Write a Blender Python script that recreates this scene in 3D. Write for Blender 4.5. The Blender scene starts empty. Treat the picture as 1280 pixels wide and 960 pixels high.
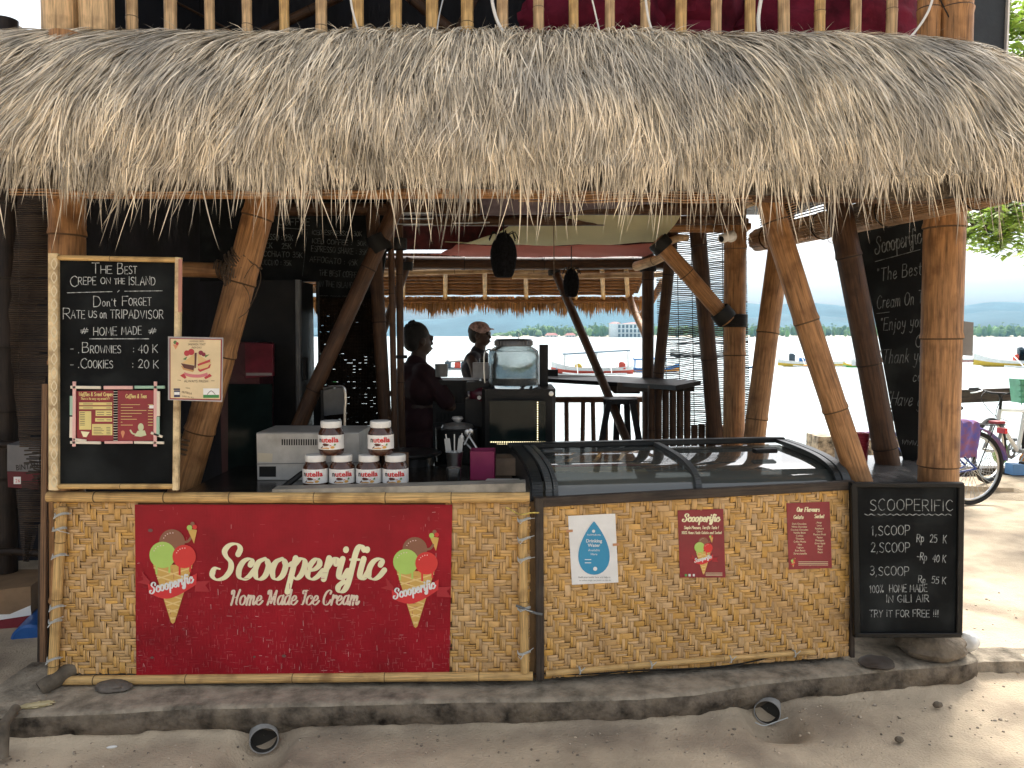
import bpy, math, random
from mathutils import Vector, Matrix, noise
R = random.Random(7)
rad = math.radians
SC = bpy.context.scene
COL = SC.collection

# ------------------------------------------------------------------ camera, light, exposure
FPX, EYE = 960.0, 1.77
PIT = math.atan(61 / 960)
CP, SP = math.cos(PIT), math.sin(PIT)
cam = bpy.data.cameras.new('camera')
cam.sensor_width = 36; cam.lens = 36 * FPX / 1280; cam.clip_start = .05; cam.clip_end = 30000
co = bpy.data.objects.new('camera', cam); COL.objects.link(co)
co.location = (0, 0, EYE); co.rotation_euler = (math.pi / 2 - PIT, 0, 0)
SC.camera = co

SUN_EL, SUN_AZ = rad(56), rad(24)      # azimuth clockwise from +Y (the view direction): over the sea, so the kiosk front stands in open shade
w = bpy.data.worlds.new('World'); SC.world = w; w.use_nodes = True
nt = w.node_tree; bg = nt.nodes['Background']
sky = nt.nodes.new('ShaderNodeTexSky'); sky.sky_type = 'NISHITA'; sky.sun_disc = False
sky.sun_elevation = SUN_EL; sky.sun_rotation = SUN_AZ
sky.air_density = 1.0; sky.dust_density = 6.0; sky.ozone_density = 1.0; sky.altitude = 0
hs = nt.nodes.new('ShaderNodeHueSaturation'); hs.inputs['Saturation'].default_value = .28
nt.links.new(sky.outputs[0], hs.inputs['Color']); nt.links.new(hs.outputs[0], bg.inputs['Color'])
bg.inputs['Strength'].default_value = 0.15
sl = bpy.data.lights.new('sun', 'SUN'); sl.energy = 2.7; sl.angle = rad(18); sl.color = (1, .95, .87)
so = bpy.data.objects.new('sun', sl); COL.objects.link(so)
sd = Vector((math.sin(SUN_AZ) * math.cos(SUN_EL), math.cos(SUN_AZ) * math.cos(SUN_EL), math.sin(SUN_EL)))
so.rotation_euler = sd.to_track_quat('Z', 'Y').to_euler(); so.location = (0, 0, 12)
SC.view_settings.view_transform = 'Standard'; SC.view_settings.look = 'None'
SC.view_settings.exposure = 1.25; SC.view_settings.gamma = 1
SC.cycles.max_bounces = 7; SC.cycles.diffuse_bounces = 3; SC.cycles.glossy_bounces = 3
SC.cycles.transmission_bounces = 6; SC.cycles.transparent_max_bounces = 12; SC.cycles.volume_bounces = 0

# ------------------------------------------------------------------ where a pixel of the 1280x960 photograph lies in the world
def ray(px, py):
    dx = (px - 640) / FPX; dy = (480 - py) / FPX
    return Vector((dx, CP + dy * SP, -SP + dy * CP))
E0 = Vector((0, 0, EYE))
def P(px, py, D):
    d = ray(px, py); return E0 + d * (D / d.y)
def G(px, py, z):
    d = ray(px, py); return E0 + d * ((z - EYE) / d.z)
class Plane:                                   # a flat board standing in the world; at() lays print on it
    def __init__(s, p, n=(0, -1, 0)):
        s.p = Vector(p); s.n = Vector(n).normalized()
    def at(s, px, py, h=0):
        d = ray(px, py); q = s.p + s.n * h
        return E0 + d * ((q - E0).dot(s.n) / d.dot(s.n))
def YP(D): return Plane((0, D, 0))

# ------------------------------------------------------------------ mesh building
WL = {}
def wl(o): return WL.get(o.name, Vector((0, 0, 0))) if o else Vector((0, 0, 0))
class MB:
    def __init__(s): s.v = []; s.f = []; s.m = []; s.uv = []
    def add(s, vs, fs, m=0, uvs=None):
        b = len(s.v); s.v.extend([tuple(v) for v in vs])
        for k, f in enumerate(fs):
            s.f.append([b + i for i in f]); s.m.append(m if isinstance(m, int) else m[k])
            s.uv.append(uvs[k] if uvs else None)
    def build(s, name, mats, parent=None, origin=None, smooth=True, ang=38, kind=None):
        if not isinstance(mats, (list, tuple)): mats = [mats]
        xs = [v[0] for v in s.v]; ys = [v[1] for v in s.v]; zs = [v[2] for v in s.v]
        if origin is None:
            origin = Vector(((min(xs) + max(xs)) / 2, (min(ys) + max(ys)) / 2, min(zs) if parent is None else (min(zs) + max(zs)) / 2))
        else: origin = Vector(origin)
        me = bpy.data.meshes.new(name)
        ox, oy, oz = origin
        me.from_pydata([(v[0] - ox, v[1] - oy, v[2] - oz) for v in s.v], [], s.f)
        for m in mats: me.materials.append(m)
        me.polygons.foreach_set('material_index', s.m)
        if any(u is not None for u in s.uv):
            ul = me.uv_layers.new(name='UVMap'); flat = []
            for f, u in zip(s.f, s.uv):
                if u is None: flat.extend([0.0, 0.0] * len(f))
                else:
                    for a in u: flat.extend((a[0], a[1]))
            ul.data.foreach_set('uv', flat)
        if smooth:
            me.polygons.foreach_set('use_smooth', [True] * len(s.f)); me.set_sharp_from_angle(angle=rad(ang))
        me.update()
        o = bpy.data.objects.new(name, me); COL.objects.link(o)
        WL[o.name] = origin
        if parent: o.parent = parent; o.location = origin - wl(parent)
        else: o.location = origin
        if kind: o['kind'] = kind
        return o
def thing(name, label, cat, loc, group=None):
    o = bpy.data.objects.new(name, None); o.empty_display_size = .1; COL.objects.link(o)
    o.location = loc; WL[o.name] = Vector(loc); o['label'] = label; o['category'] = cat
    if group: o['group'] = group
    return o
def tag(o, label, cat, group=None, kind=None):
    o['label'] = label; o['category'] = cat
    if group: o['group'] = group
    if kind: o['kind'] = kind
    return o
def copy_tree(o, loc=None, label=None, parent=None):
    c = o.copy(); COL.objects.link(c)
    if parent: c.parent = parent
    if loc is not None: c.location = loc
    if label: c['label'] = label
    for ch in list(o.children): copy_tree(ch, parent=c)
    return c

BOXF = [(0, 3, 2, 1), (4, 5, 6, 7), (0, 1, 5, 4), (1, 2, 6, 5), (2, 3, 7, 6), (3, 0, 4, 7)]
def box(mb, c, s, m=0, M=None):
    c = Vector(c); x, y, z = s[0] / 2, s[1] / 2, s[2] / 2
    vs = [Vector(p) for p in ((-x, -y, -z), (x, -y, -z), (x, y, -z), (-x, y, -z), (-x, -y, z), (x, -y, z), (x, y, z), (-x, y, z))]
    if M: vs = [M @ v for v in vs]
    L = max(s); a = 1
    uvs = []
    for f in BOXF:
        us = []
        for i in f:
            v = (vs[i]); k = max(range(3), key=lambda q: s[q])
            w3 = [v[q] for q in range(3) if q != k]
            us.append((w3[0] + w3[1], v[k]))
        uvs.append(us)
    mb.add([c + v for v in vs], BOXF, m, uvs)
def bx2(mb, x0, x1, y0, y1, z0, z1, m=0):
    box(mb, ((x0 + x1) / 2, (y0 + y1) / 2, (z0 + z1) / 2), (x1 - x0, y1 - y0, z1 - z0), m)
def perp(d, up=None):
    d = Vector(d).normalized()
    a = Vector(up) if up else (Vector((0, 0, 1)) if abs(d.z) < .9 else Vector((0, 1, 0)))
    u = d.cross(a).normalized(); return u, u.cross(d).normalized()
def beam(mb, p, q, wd, ht, m=0, up=None, bev=0):         # rectangular bar p-q
    p, q = Vector(p), Vector(q); u, v = perp(q - p, up); L = (q - p).length
    cs = [(-1, -1), (1, -1), (1, 1), (-1, 1)]
    if bev:
        bw, bh = 1 - 2 * bev / wd, 1 - 2 * bev / ht
        cs = [(-bw, -1), (bw, -1), (1, -bh), (1, bh), (bw, 1), (-bw, 1), (-1, bh), (-1, -bh)]
    n = len(cs)
    vs = [p + u * (a * wd / 2) + v * (b * ht / 2) for a, b in cs] + [q + u * (a * wd / 2) + v * (b * ht / 2) for a, b in cs]
    fs = [(i, (i + 1) % n, n + (i + 1) % n, n + i) for i in range(n)] + [tuple(range(n))[::-1], tuple(range(n, 2 * n))]
    uv = [[(i * .1, 0), (i * .1 + .1, 0), (i * .1 + .1, L), (i * .1, L)] for i in range(n)] + [[(0, 0)] * n, [(0, 0)] * n]
    mb.add(vs, fs, m, uv)
def tube(mb, pts, rs, seg=8, m=0, caps=True, mcap=None, ringm=None, up=None):
    pts = [Vector(p) for p in pts]; n = len(pts)
    if not isinstance(rs, (list, tuple)): rs = [rs] * n
    vs = []; fs = []; ms = []; uvs = []; L = 0; Ls = []
    u = None
    for i, p in enumerate(pts):
        if i: L += (p - pts[i - 1]).length
        Ls.append(L)
        d = (pts[min(i + 1, n - 1)] - pts[max(i - 1, 0)]).normalized()
        if u is None: u, v = perp(d, up)
        else:
            u = (u - d * u.dot(d)).normalized(); v = u.cross(d).normalized()
        for k in range(seg):
            a = 2 * math.pi * k / seg; vs.append(p + u * (rs[i] * math.cos(a)) + v * (rs[i] * math.sin(a)))
    for i in range(n - 1):
        for k in range(seg):
            k2 = (k + 1) % seg
            fs.append((i * seg + k, (i + 1) * seg + k, (i + 1) * seg + k2, i * seg + k2))
            ms.append(ringm[i] if ringm else m)
            uvs.append([(k / seg, Ls[i]), (k / seg, Ls[i + 1]), ((k + 1) / seg, Ls[i + 1]), ((k + 1) / seg, Ls[i])])
    if caps:
        mc = m if mcap is None else mcap
        fs.append(tuple(range(seg))); ms.append(mc); uvs.append([(0, 0)] * seg)
        fs.append(tuple(range((n - 1) * seg, n * seg))[::-1]); ms.append(mc); uvs.append([(0, 0)] * seg)
    mb.add(vs, fs, ms, uvs)
def lathe(mb, prof, c, seg=20, m=0, axis=(0, 0, 1), ms=None):   # prof: (radius, height)
    c = Vector(c); ax = Vector(axis).normalized(); u, v = perp(ax)
    vs = []; fs = []; mm = []
    for r, h in prof:
        for k in range(seg):
            a = 2 * math.pi * k / seg
            vs.append(c + ax * h + (u * math.cos(a) + v * math.sin(a)) * max(r, 1e-4))
    for i in range(len(prof) - 1):
        for k in range(seg):
            k2 = (k + 1) % seg
            fs.append((i * seg + k, i * seg + k2, (i + 1) * seg + k2, (i + 1) * seg + k)); mm.append(ms[i] if ms else m)
    fs = [tuple(reversed(f)) for f in fs]
    mb.add(vs, fs, mm)
def ell(mb, c, r, seg=14, rings=9, m=0, M=None, fn=None):
    c = Vector(c)
    if not isinstance(r, (list, tuple)): r = (r, r, r)
    vs = []; fs = []
    for i in range(rings + 1):
        t = math.pi * i / rings
        for k in range(seg):
            a = 2 * math.pi * k / seg
            d = Vector((math.sin(t) * math.cos(a), math.sin(t) * math.sin(a), math.cos(t)))
            s = fn(d) if fn else 1
            q = Vector((d.x * r[0], d.y * r[1], d.z * r[2])) * s
            vs.append(c + (M @ q if M else q))
    for i in range(rings):
        for k in range(seg):
            k2 = (k + 1) % seg; fs.append((i * seg + k, (i + 1) * seg + k, (i + 1) * seg + k2, i * seg + k2))
    mb.add(vs, fs, m)
def prism(mb, poly, off, m=0):      # polygon (list of world points) pushed along off
    n = len(poly); off = Vector(off); poly = [Vector(p) for p in poly]
    vs = poly + [p + off for p in poly]
    fs = [tuple(range(n)), tuple(range(n, 2 * n))[::-1]] + [(i, i + n, (i + 1) % n + n, (i + 1) % n) for i in range(n)]
    mb.add(vs, fs, m)
def slab_px(mb, pl, quad, th, m=0, h=0):       # board from pixel corners on a Plane; front face at height h
    prism(mb, [pl.at(x, y, h) for x, y in quad], -pl.n * th, m)
def cr(pts, n=5, closed=False):    # Catmull-Rom
    out = []; L = len(pts)
    for i in range(L if closed else L - 1):
        g = (lambda k: pts[k % L]) if closed else (lambda k: pts[min(max(k, 0), L - 1)])
        a, b, c, d = g(i - 1), g(i), g(i + 1), g(i + 2)
        for j in range(n):
            t = j / n
            out.append(tuple(.5 * (2 * b[q] + (c[q] - a[q]) * t + (2 * a[q] - 5 * b[q] + 4 * c[q] - d[q]) * t * t + (3 * b[q] - a[q] - 3 * c[q] + d[q]) * t ** 3) for q in range(len(b))))
    if not closed: out.append(tuple(pts[-1]))
    return out
def bamboo(mb, p, q, r, r2=None, seg=14, node=.3, bend=0, first=None, rr=None, k0=0):
    # material slots: k0 skin, k0+1 dark node line, k0+2 cut end
    p, q = Vector(p), Vector(q); r2 = r2 or r; L = (q - p).length; d = (q - p) / L
    rr = rr or R; u, v = perp(d); ba = rr.random() * 6.28; bd = u * math.cos(ba) + v * math.sin(ba)
    at = []; s = first if first is not None else node * rr.uniform(.3, .9)
    e = min(.016, r * .4)
    st = [(0, 1, 0)]
    while s < L - .03:
        st += [(s - 2.2 * e, 1, 0), (s - e * .8, 1.06, 0), (s - e * .25, 1.065, 1), (s + e * .25, .985, 0), (s + 1.2 * e, 1.0, 0)]
        s += node * rr.uniform(.85, 1.15)
    st.append((L, 1, 0))
    st = [x for x in st if 0 <= x[0] <= L]; st.sort(key=lambda x: x[0])
    pts = []; rs = []; rm = []
    for a, k, mm in st:
        t = a / L; pts.append(p + d * a + bd * (bend * math.sin(t * math.pi))); rs.append((r + (r2 - r) * t) * k); rm.append(k0 + mm)
    tube(mb, pts, rs, seg, k0, True, k0 + 2, rm)

# ------------------------------------------------------------------ materials (procedural)
MC = {}
def pm(name, col, rough=.7, var=.18, sc=6, stretch=(1, 1, 1), bump=.15, bsc=40, metal=0, uv=False, isl=0, col2=None, spec=.5,
       fac=None, emit=None, trans=0, ior=1.45, alpha=None, coat=0, dirt=None, hue=0):
    if name in MC: return MC[name]
    m = bpy.data.materials.new(name); m.use_nodes = True; t = m.node_tree; N = t.nodes; Lk = t.links.new
    b = N['Principled BSDF']; b.inputs['Roughness'].default_value = rough; b.inputs['Metallic'].default_value = metal
    b.inputs['Specular IOR Level'].default_value = spec; b.inputs['Coat Weight'].default_value = coat
    tc = N.new('ShaderNodeTexCoord'); mp = N.new('ShaderNodeMapping'); mp.inputs['Scale'].default_value = stretch
    Lk(tc.outputs['UV' if uv else 'Object'], mp.inputs['Vector'])
    nz = N.new('ShaderNodeTexNoise'); nz.inputs['Scale'].default_value = sc; nz.inputs['Detail'].default_value = 5; nz.inputs['Roughness'].default_value = .62
    Lk(mp.outputs[0], nz.inputs['Vector'])
    rp = N.new('ShaderNodeValToRGB'); c2 = col2 or tuple(c * (1 - 2.2 * var) if c * (1 - 2.2 * var) > 0 else 0 for c in col)
    hi = tuple(min(1, c * (1 + var)) for c in col)
    rp.color_ramp.elements[0].position = .3; rp.color_ramp.elements[0].color = (*c2, 1)
    rp.color_ramp.elements[1].position = .62; rp.color_ramp.elements[1].color = (*hi, 1)
    Lk(nz.outputs['Fac'], rp.inputs['Fac']); out = rp.outputs['Color']
    if isl:
        ge = N.new('ShaderNodeNewGeometry'); hsn = N.new('ShaderNodeHueSaturation'); mr = N.new('ShaderNodeMapRange')
        Lk(ge.outputs['Random Per Island'], mr.inputs['Value']); mr.inputs['To Min'].default_value = 1 - isl; mr.inputs['To Max'].default_value = 1 + isl
        Lk(mr.outputs[0], hsn.inputs['Value']); Lk(out, hsn.inputs['Color'])
        mr2 = N.new('ShaderNodeMath'); mr2.operation = 'MULTIPLY'; mr2.inputs[1].default_value = 37.7; Lk(ge.outputs['Random Per Island'], mr2.inputs[0])
        fr = N.new('ShaderNodeMath'); fr.operation = 'FRACT'; Lk(mr2.outputs[0], fr.inputs[0])
        m3 = N.new('ShaderNodeMapRange'); m3.inputs['To Min'].default_value = .85; m3.inputs['To Max'].default_value = 1.12; Lk(fr.outputs[0], m3.inputs['Value'])
        Lk(m3.outputs[0], hsn.inputs['Saturation']); out = hsn.outputs['Color']
    if dirt:                                        # dirt = (colour, scale, amount)
        dn = N.new('ShaderNodeTexNoise'); dn.inputs['Scale'].default_value = dirt[1]; dn.inputs['Detail'].default_value = 6
        Lk(tc.outputs['Object'], dn.inputs['Vector'])
        dr = N.new('ShaderNodeMapRange'); dr.inputs['From Min'].default_value = .5; dr.inputs['From Max'].default_value = .72; dr.inputs['To Max'].default_value = dirt[2]
        Lk(dn.outputs['Fac'], dr.inputs['Value']); mx = N.new('ShaderNodeMix'); mx.data_type = 'RGBA'
        Lk(dr.outputs[0], mx.inputs[0]); Lk(out, mx.inputs[6]); mx.inputs[7].default_value = (*dirt[0], 1); out = mx.outputs[2]
    Lk(out, b.inputs['Base Color'])
    if bump:
        n2 = N.new('ShaderNodeTexNoise'); n2.inputs['Scale'].default_value = bsc; n2.inputs['Detail'].default_value = 4; Lk(mp.outputs[0], n2.inputs['Vector'])
        bp = N.new('ShaderNodeBump'); bp.inputs['Strength'].default_value = bump; bp.inputs['Distance'].default_value = .01
        Lk(n2.outputs['Fac'], bp.inputs['Height']); Lk(bp.outputs[0], b.inputs['Normal'])
    if emit: b.inputs['Emission Color'].default_value = (*emit[0], 1); b.inputs['Emission Strength'].default_value = emit[1]
    if trans: b.inputs['Transmission Weight'].default_value = trans; b.inputs['IOR'].default_value = ior
    MC[name] = m; return m
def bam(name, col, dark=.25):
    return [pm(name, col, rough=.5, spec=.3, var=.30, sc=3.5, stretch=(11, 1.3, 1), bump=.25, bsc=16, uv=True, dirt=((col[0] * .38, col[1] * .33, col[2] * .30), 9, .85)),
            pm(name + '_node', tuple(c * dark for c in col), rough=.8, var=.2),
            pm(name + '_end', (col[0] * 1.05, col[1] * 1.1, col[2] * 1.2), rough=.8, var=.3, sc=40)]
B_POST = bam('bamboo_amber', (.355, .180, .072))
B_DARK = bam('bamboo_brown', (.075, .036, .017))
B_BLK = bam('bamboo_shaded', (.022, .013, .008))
B_PALE = bam('bamboo_pale', (.60, .41, .22))
B_RAIL = bam('bamboo_straw', (.62, .40, .16))
m_black = pm('black_board', (.0065, .0075, .008), rough=.75, var=.3, sc=3, bump=.05, spec=.12, dirt=((.034, .038, .038), 3.2, .6))
m_blackp = pm('black_paint', (.006, .006, .006), rough=.45, var=.2, bump=.08, spec=.25, dirt=((.02, .018, .016), 6, .4))
m_dkwood = pm('dark_wood', (.045, .03, .02), rough=.7, var=.4, sc=4, stretch=(10, 1, 1), uv=True, bump=.4, bsc=20, dirt=((.09, .075, .055), 9, .5))
m_wood = pm('brown_wood', (.22, .12, .06), rough=.7, var=.35, sc=4, stretch=(10, 1, 1), uv=True, bump=.3, bsc=20)
m_rope = pm('rope', (.10, .065, .04), rough=.9, var=.3, sc=30, bump=.5, bsc=120)
m_rubber = pm('black_rubber', (.008, .008, .008), spec=.3, rough=.6, var=.2, bump=.2)
m_chalk = pm('chalk', (.46, .48, .47), rough=.95, var=.35, sc=60, bump=0)
m_chalkd = pm('chalk_faint', (.075, .085, .085), rough=.95, var=.5, sc=40, bump=0)
m_cream = pm('cream_vinyl', (.84, .78, .50), rough=.45, var=.05, bump=.02)
m_white = pm('white_paper', (.78, .78, .76), rough=.5, var=.05, bump=.03)
m_whitep = pm('white_plastic', (.75, .74, .70), rough=.35, var=.06, bump=.02)
m_red = pm('poster_red', (.235, .012, .022), rough=.4, var=.1, bump=.03)
m_metal = pm('brushed_steel', (.55, .55, .53), rough=.3, metal=1, var=.1, bump=.05)
m_grey = pm('grey_plastic', (.16, .165, .165), rough=.4, var=.1, bump=.05)
def flat(name, col, rough=.5): return pm('flat_' + name, col, rough=rough, var=.04, bump=0)

# ------------------------------------------------------------------ stroke lettering
def _g(s):
    wd, st = s.split('|'); out = []
    for q in st.split(';'):
        sm = q[0] == '~'; q = q.lstrip('~')
        out.append((sm, [tuple(float(a) for a in t.split(',')) for t in q.split()]))
    return float(wd), out
GL = {
'A': '.66|0,0 .33,1 .66,0;.12,.36 .54,.36', 'B': '.56|0,0 0,1;~0,1 .4,.97 .44,.75 .32,.55 0,.52;~0,.52 .42,.5 .54,.26 .4,.03 0,0',
'C': '.6|~.56,.85 .36,1 .1,.82 0,.5 .1,.16 .36,0 .58,.14', 'D': '.6|0,0 0,1;~0,1 .4,.92 .58,.5 .4,.08 0,0', 'E': '.52|.5,1 0,1 0,0 .52,0;0,.52 .42,.52',
'F': '.5|.5,1 0,1 0,0;0,.5 .4,.5', 'G': '.62|~.56,.85 .36,1 .1,.82 0,.5 .1,.16 .36,0 .58,.16 .6,.42;.36,.42 .62,.42', 'H': '.58|0,0 0,1;.58,0 .58,1;0,.5 .58,.5',
'I': '.12|.06,0 .06,1', 'J': '.45|~.42,1 .42,.2 .25,0 .05,.08 0,.25', 'K': '.55|0,0 0,1;.52,1 0,.42;.14,.55 .55,0', 'L': '.48|0,1 0,0 .48,0',
'M': '.72|0,0 .08,1 .36,.3 .64,1 .72,0', 'N': '.6|0,0 0,1 .6,0 .6,1', 'O': '.64|~.32,1 .08,.84 0,.5 .08,.16 .32,0 .56,.16 .64,.5 .56,.84 .32,1',
'P': '.52|0,0 0,1;~0,1 .42,.96 .52,.72 .4,.5 0,.46', 'R': '.56|0,0 0,1;~0,1 .42,.96 .5,.74 .38,.52 0,.48;.2,.48 .56,0', 'S': '.52|~.48,.88 .28,1 .06,.88 .06,.66 .28,.52 .48,.36 .48,.12 .26,0 0,.1',
'T': '.6|0,1 .6,1;.3,1 .3,0', 'U': '.58|~0,1 0,.3 .12,.03 .29,0 .46,.03 .58,.3 .58,1', 'V': '.6|0,1 .3,0 .6,1', 'W': '.8|0,1 .2,0 .4,.8 .6,0 .8,1', 'X': '.55|0,0 .55,1;0,1 .55,0',
'Y': '.58|0,1 .3,.5;.58,1 .3,.5 .24,0', 'Z': '.5|0,1 .5,1 0,0 .5,0', '0': '.5|~.25,1 .05,.8 0,.5 .05,.2 .25,0 .45,.2 .5,.5 .45,.8 .25,1', '1': '.3|.05,.8 .2,1 .2,0',
'2': '.48|~.02,.8 .2,1 .44,.85 .4,.55 .02,.02;.0,.02 .48,.02', '3': '.46|~.02,.9 .25,1 .44,.8 .35,.58 .15,.52;~.15,.52 .42,.45 .46,.2 .22,0 0,.12', '4': '.5|.4,0 .4,1 0,.35 .5,.35',
'5': '.48|.46,1 .08,1 .04,.58;~.04,.58 .3,.66 .48,.4 .35,.05 0,.06', ':': '.14|.07,.15 .07,.22;.07,.6 .07,.67', '.': '.14|.05,0 .07,.05', ',': '.18|.1,.06 .02,-.15', '!': '.14|.07,1 .05,.3;.05,.02 .07,.06',
'-': '.4|.02,.45 .38,.45', '%': '.62|.5,1 .1,0;~.1,1 .0,.88 .1,.76 .2,.88 .1,1;~.5,.24 .4,.12 .5,0 .6,.12 .5,.24', '#': '.6|.1,.1 .3,.95;.32,.1 .5,.95;.0,.62 .6,.68;.0,.34 .58,.4', "'": '.12|.06,1 .04,.82', '"': '.25|.06,1 .04,.84;.18,1 .16,.84',
'&': '.6|~.58,.3 .35,0 .05,.1 .08,.4 .38,.7 .3,.98 .12,.85 .3,.45 .58,.02', '~': '.8|~0,.5 .1,.6 .2,.45 .3,.6 .4,.45 .5,.6 .6,.45 .7,.6 .8,.5',
'a': '.46|~.4,.5 .2,.6 .02,.42 .04,.08 .22,0 .4,.2;.42,.6 .4,.12 .48,0', 'b': '.42|.02,1 .02,0;~.02,.45 .22,.6 .4,.4 .36,.08 .18,0 .02,.12', 'c': '.38|~.34,.5 .18,.6 .02,.4 .04,.1 .2,0 .38,.12',
'd': '.46|~.4,.5 .2,.6 .02,.42 .04,.08 .22,0 .4,.2;.42,1 .4,.1 .48,0', 'e': '.4|~.04,.28 .3,.34 .34,.5 .2,.62 .04,.45 .04,.12 .2,0 .4,.14', 'f': '.34|~.4,.9 .28,1.02 .16,.85 .12,.1 .04,-.2;.0,.56 .3,.58',
'g': '.44|~.38,.5 .2,.6 .02,.42 .06,.1 .22,.04 .38,.2;~.4,.6 .38,-.1 .25,-.35 .04,-.25', 'h': '.42|.02,1 .02,0;~.02,.35 .18,.6 .34,.5 .36,.2 .36,0', 'i': '.18|.06,.58 .06,.1 .16,0;.08,.8 .1,.84',
'j': '.2|~.1,.58 .1,-.1 -.02,-.32;.12,.8 .13,.84', 'k': '.4|.02,1 .02,0;.34,.58 .04,.25;.12,.33 .4,0', 'l': '.2|~.06,1 .05,.2 .1,.02 .2,.04', 'm': '.62|.02,.6 .02,0;~.02,.38 .14,.6 .28,.5 .3,0;~.3,.38 .42,.6 .56,.5 .58,.1 .62,0',
'n': '.42|.02,.6 .02,0;~.02,.36 .18,.6 .34,.5 .36,.1 .42,0', 'o': '.42|~.2,.6 .03,.45 .03,.14 .2,0 .37,.14 .37,.45 .2,.6', 'p': '.42|.02,.6 -.02,-.38;~.02,.42 .2,.6 .38,.42 .36,.12 .2,0 .02,.12',
'r': '.32|.04,.6 .02,0;~.03,.32 .14,.56 .32,.56', 's': '.34|~.3,.5 .16,.6 .04,.48 .16,.32 .32,.18 .2,0 0,.06', 't': '.3|.12,.9 .1,.1 .24,.0;.0,.62 .28,.64', 'u': '.44|~.02,.6 .03,.1 .18,0 .36,.2;.38,.6 .38,.08 .46,0',
'v': '.38|.0,.6 .17,0 .36,.6', 'w': '.56|.0,.6 .14,0 .28,.5 .42,0 .56,.6', 'x': '.38|0,.6 .36,0;.36,.6 0,0', 'y': '.42|~.02,.6 .08,.22 .3,.2;~.4,.6 .34,-.1 .2,-.36 .02,-.28', 'z': '.38|0,.58 .34,.58 0,.02 .38,.02',
}
# a heavy brush script: x-height 1
SCRIPT = {
'S': '1.12|~1.0,1.22 1.04,1.5 .84,1.72 .52,1.68 .34,1.4 .46,1.12 .74,.82 .8,.44 .6,.08 .25,-.02 .0,.2 .06,.52 .3,.5',
'c': '.76|~.56,.7 .6,.9 .44,1.0 .2,.86 .08,.5 .16,.12 .4,0 .62,.14 .8,.45', 'o': '.8|~.42,1 .16,.84 .08,.45 .2,.08 .4,0 .6,.18 .66,.6 .56,.9 .42,1;~.56,.84 .64,.7 .78,.68 .92,.78',
'p': '.86|.24,1.04 .2,-.62;~.24,.68 .44,.98 .64,.96 .74,.7 .68,.25 .5,.02 .32,.1', 'e': '.74|~.12,.42 .4,.5 .56,.72 .46,.96 .28,.94 .1,.6 .12,.18 .34,0 .58,.12 .78,.42', 'r': '.66|.2,1.04 .16,0;~.2,.55 .36,.9 .54,1.02 .64,.88 .58,.74',
'i': '.46|~.18,1.0 .15,.3 .24,.04 .4,.08 .54,.42;.24,1.42 .24,1.47', 'f': '.52|~.62,1.42 .5,1.62 .36,1.6 .27,1.3 .25,.6 .22,-.2 .1,-.56 -.12,-.6 -.2,-.36 0,-.12;.08,.96 .5,.96',
'H': '1.15|~.1,1.2 .1,1.5 .34,1.5 .36,.8 .28,0;~.36,.78 .6,.8 .82,.82;~.98,1.6 .84,.9 .82,.2 .95,.02', 'M': '1.3|~.1,1.2 .1,1.5 .32,1.5 .36,.8 .25,0;.38,1.5 .6,.2;.62,.2 1.0,1.5;~1.02,1.5 1.0,.8 1.02,.1 1.16,.02',
'I': '.6|~.1,1.25 .1,1.5 .4,1.55 .6,1.55;~.4,1.5 .38,.8 .3,.1 .1,.05', 'C': '.95|~.76,1.2 .8,1.45 .58,1.58 .26,1.3 .1,.7 .2,.14 .5,-.02 .8,.2 .92,.5', 'm': '1.15|.16,1.0 .12,0;~.15,.6 .32,.96 .48,.9 .48,0;~.5,.6 .68,.96 .84,.9 .84,.3 .9,.02 1.05,.1 1.15,.35',
'a': '.8|~.6,.85 .44,1 .18,.86 .08,.45 .2,.05 .42,.1 .58,.45;~.62,1.0 .58,.4 .62,.06 .74,.06 .84,.34', 'd': '.8|~.6,.85 .44,1 .18,.86 .08,.45 .2,.05 .42,.1 .58,.45;~.66,1.6 .6,.4 .64,.06 .74,.06 .84,.34', ' ': '.45|0,0 0,0'}
G1 = {k: _g(v) for k, v in GL.items()}
G2 = {k: _g(v) for k, v in SCRIPT.items()}
def write(txt, x, y, h, wd=None, sp=.2, script=False, shear=0.0, rot=0, jit=0, rr=R, scl=1):
    """strokes in photo pixels; (x,y) = start of the baseline; h = height of a capital (or of an x in script)"""
    tab = G2 if script else G1; cx = 0; out = []
    for ch in txt:
        if ch == ' ' and not script: cx += .45; continue
        g = tab.get(ch) or tab.get(ch.upper()) or tab.get(ch.lower())
        if g is None: cx += .4; continue
        jy = rr.uniform(-jit, jit); js = 1 + rr.uniform(-jit, jit)
        for sm, pts in g[1]:
            q = [(cx + a, (b * js + jy)) for a, b in pts]
            if len(set(q)) < 2: continue
            out.append(cr(q, 5) if sm and len(q) > 2 else q)
        cx += g[0] + (0 if script else sp)
    W = cx - (0 if script else sp); sx = (wd / W) if wd else h
    ca, sa = math.cos(rad(rot)), math.sin(rad(rot)); res = []
    for s in out:
        q = []
        for a, b in s:
            X = a * sx + shear * b * h; Y = b * h; q.append((x + X * ca + Y * sa, y - Y * ca + X * sa))
        res.append(q)
    return res
LAY = [0]
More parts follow.
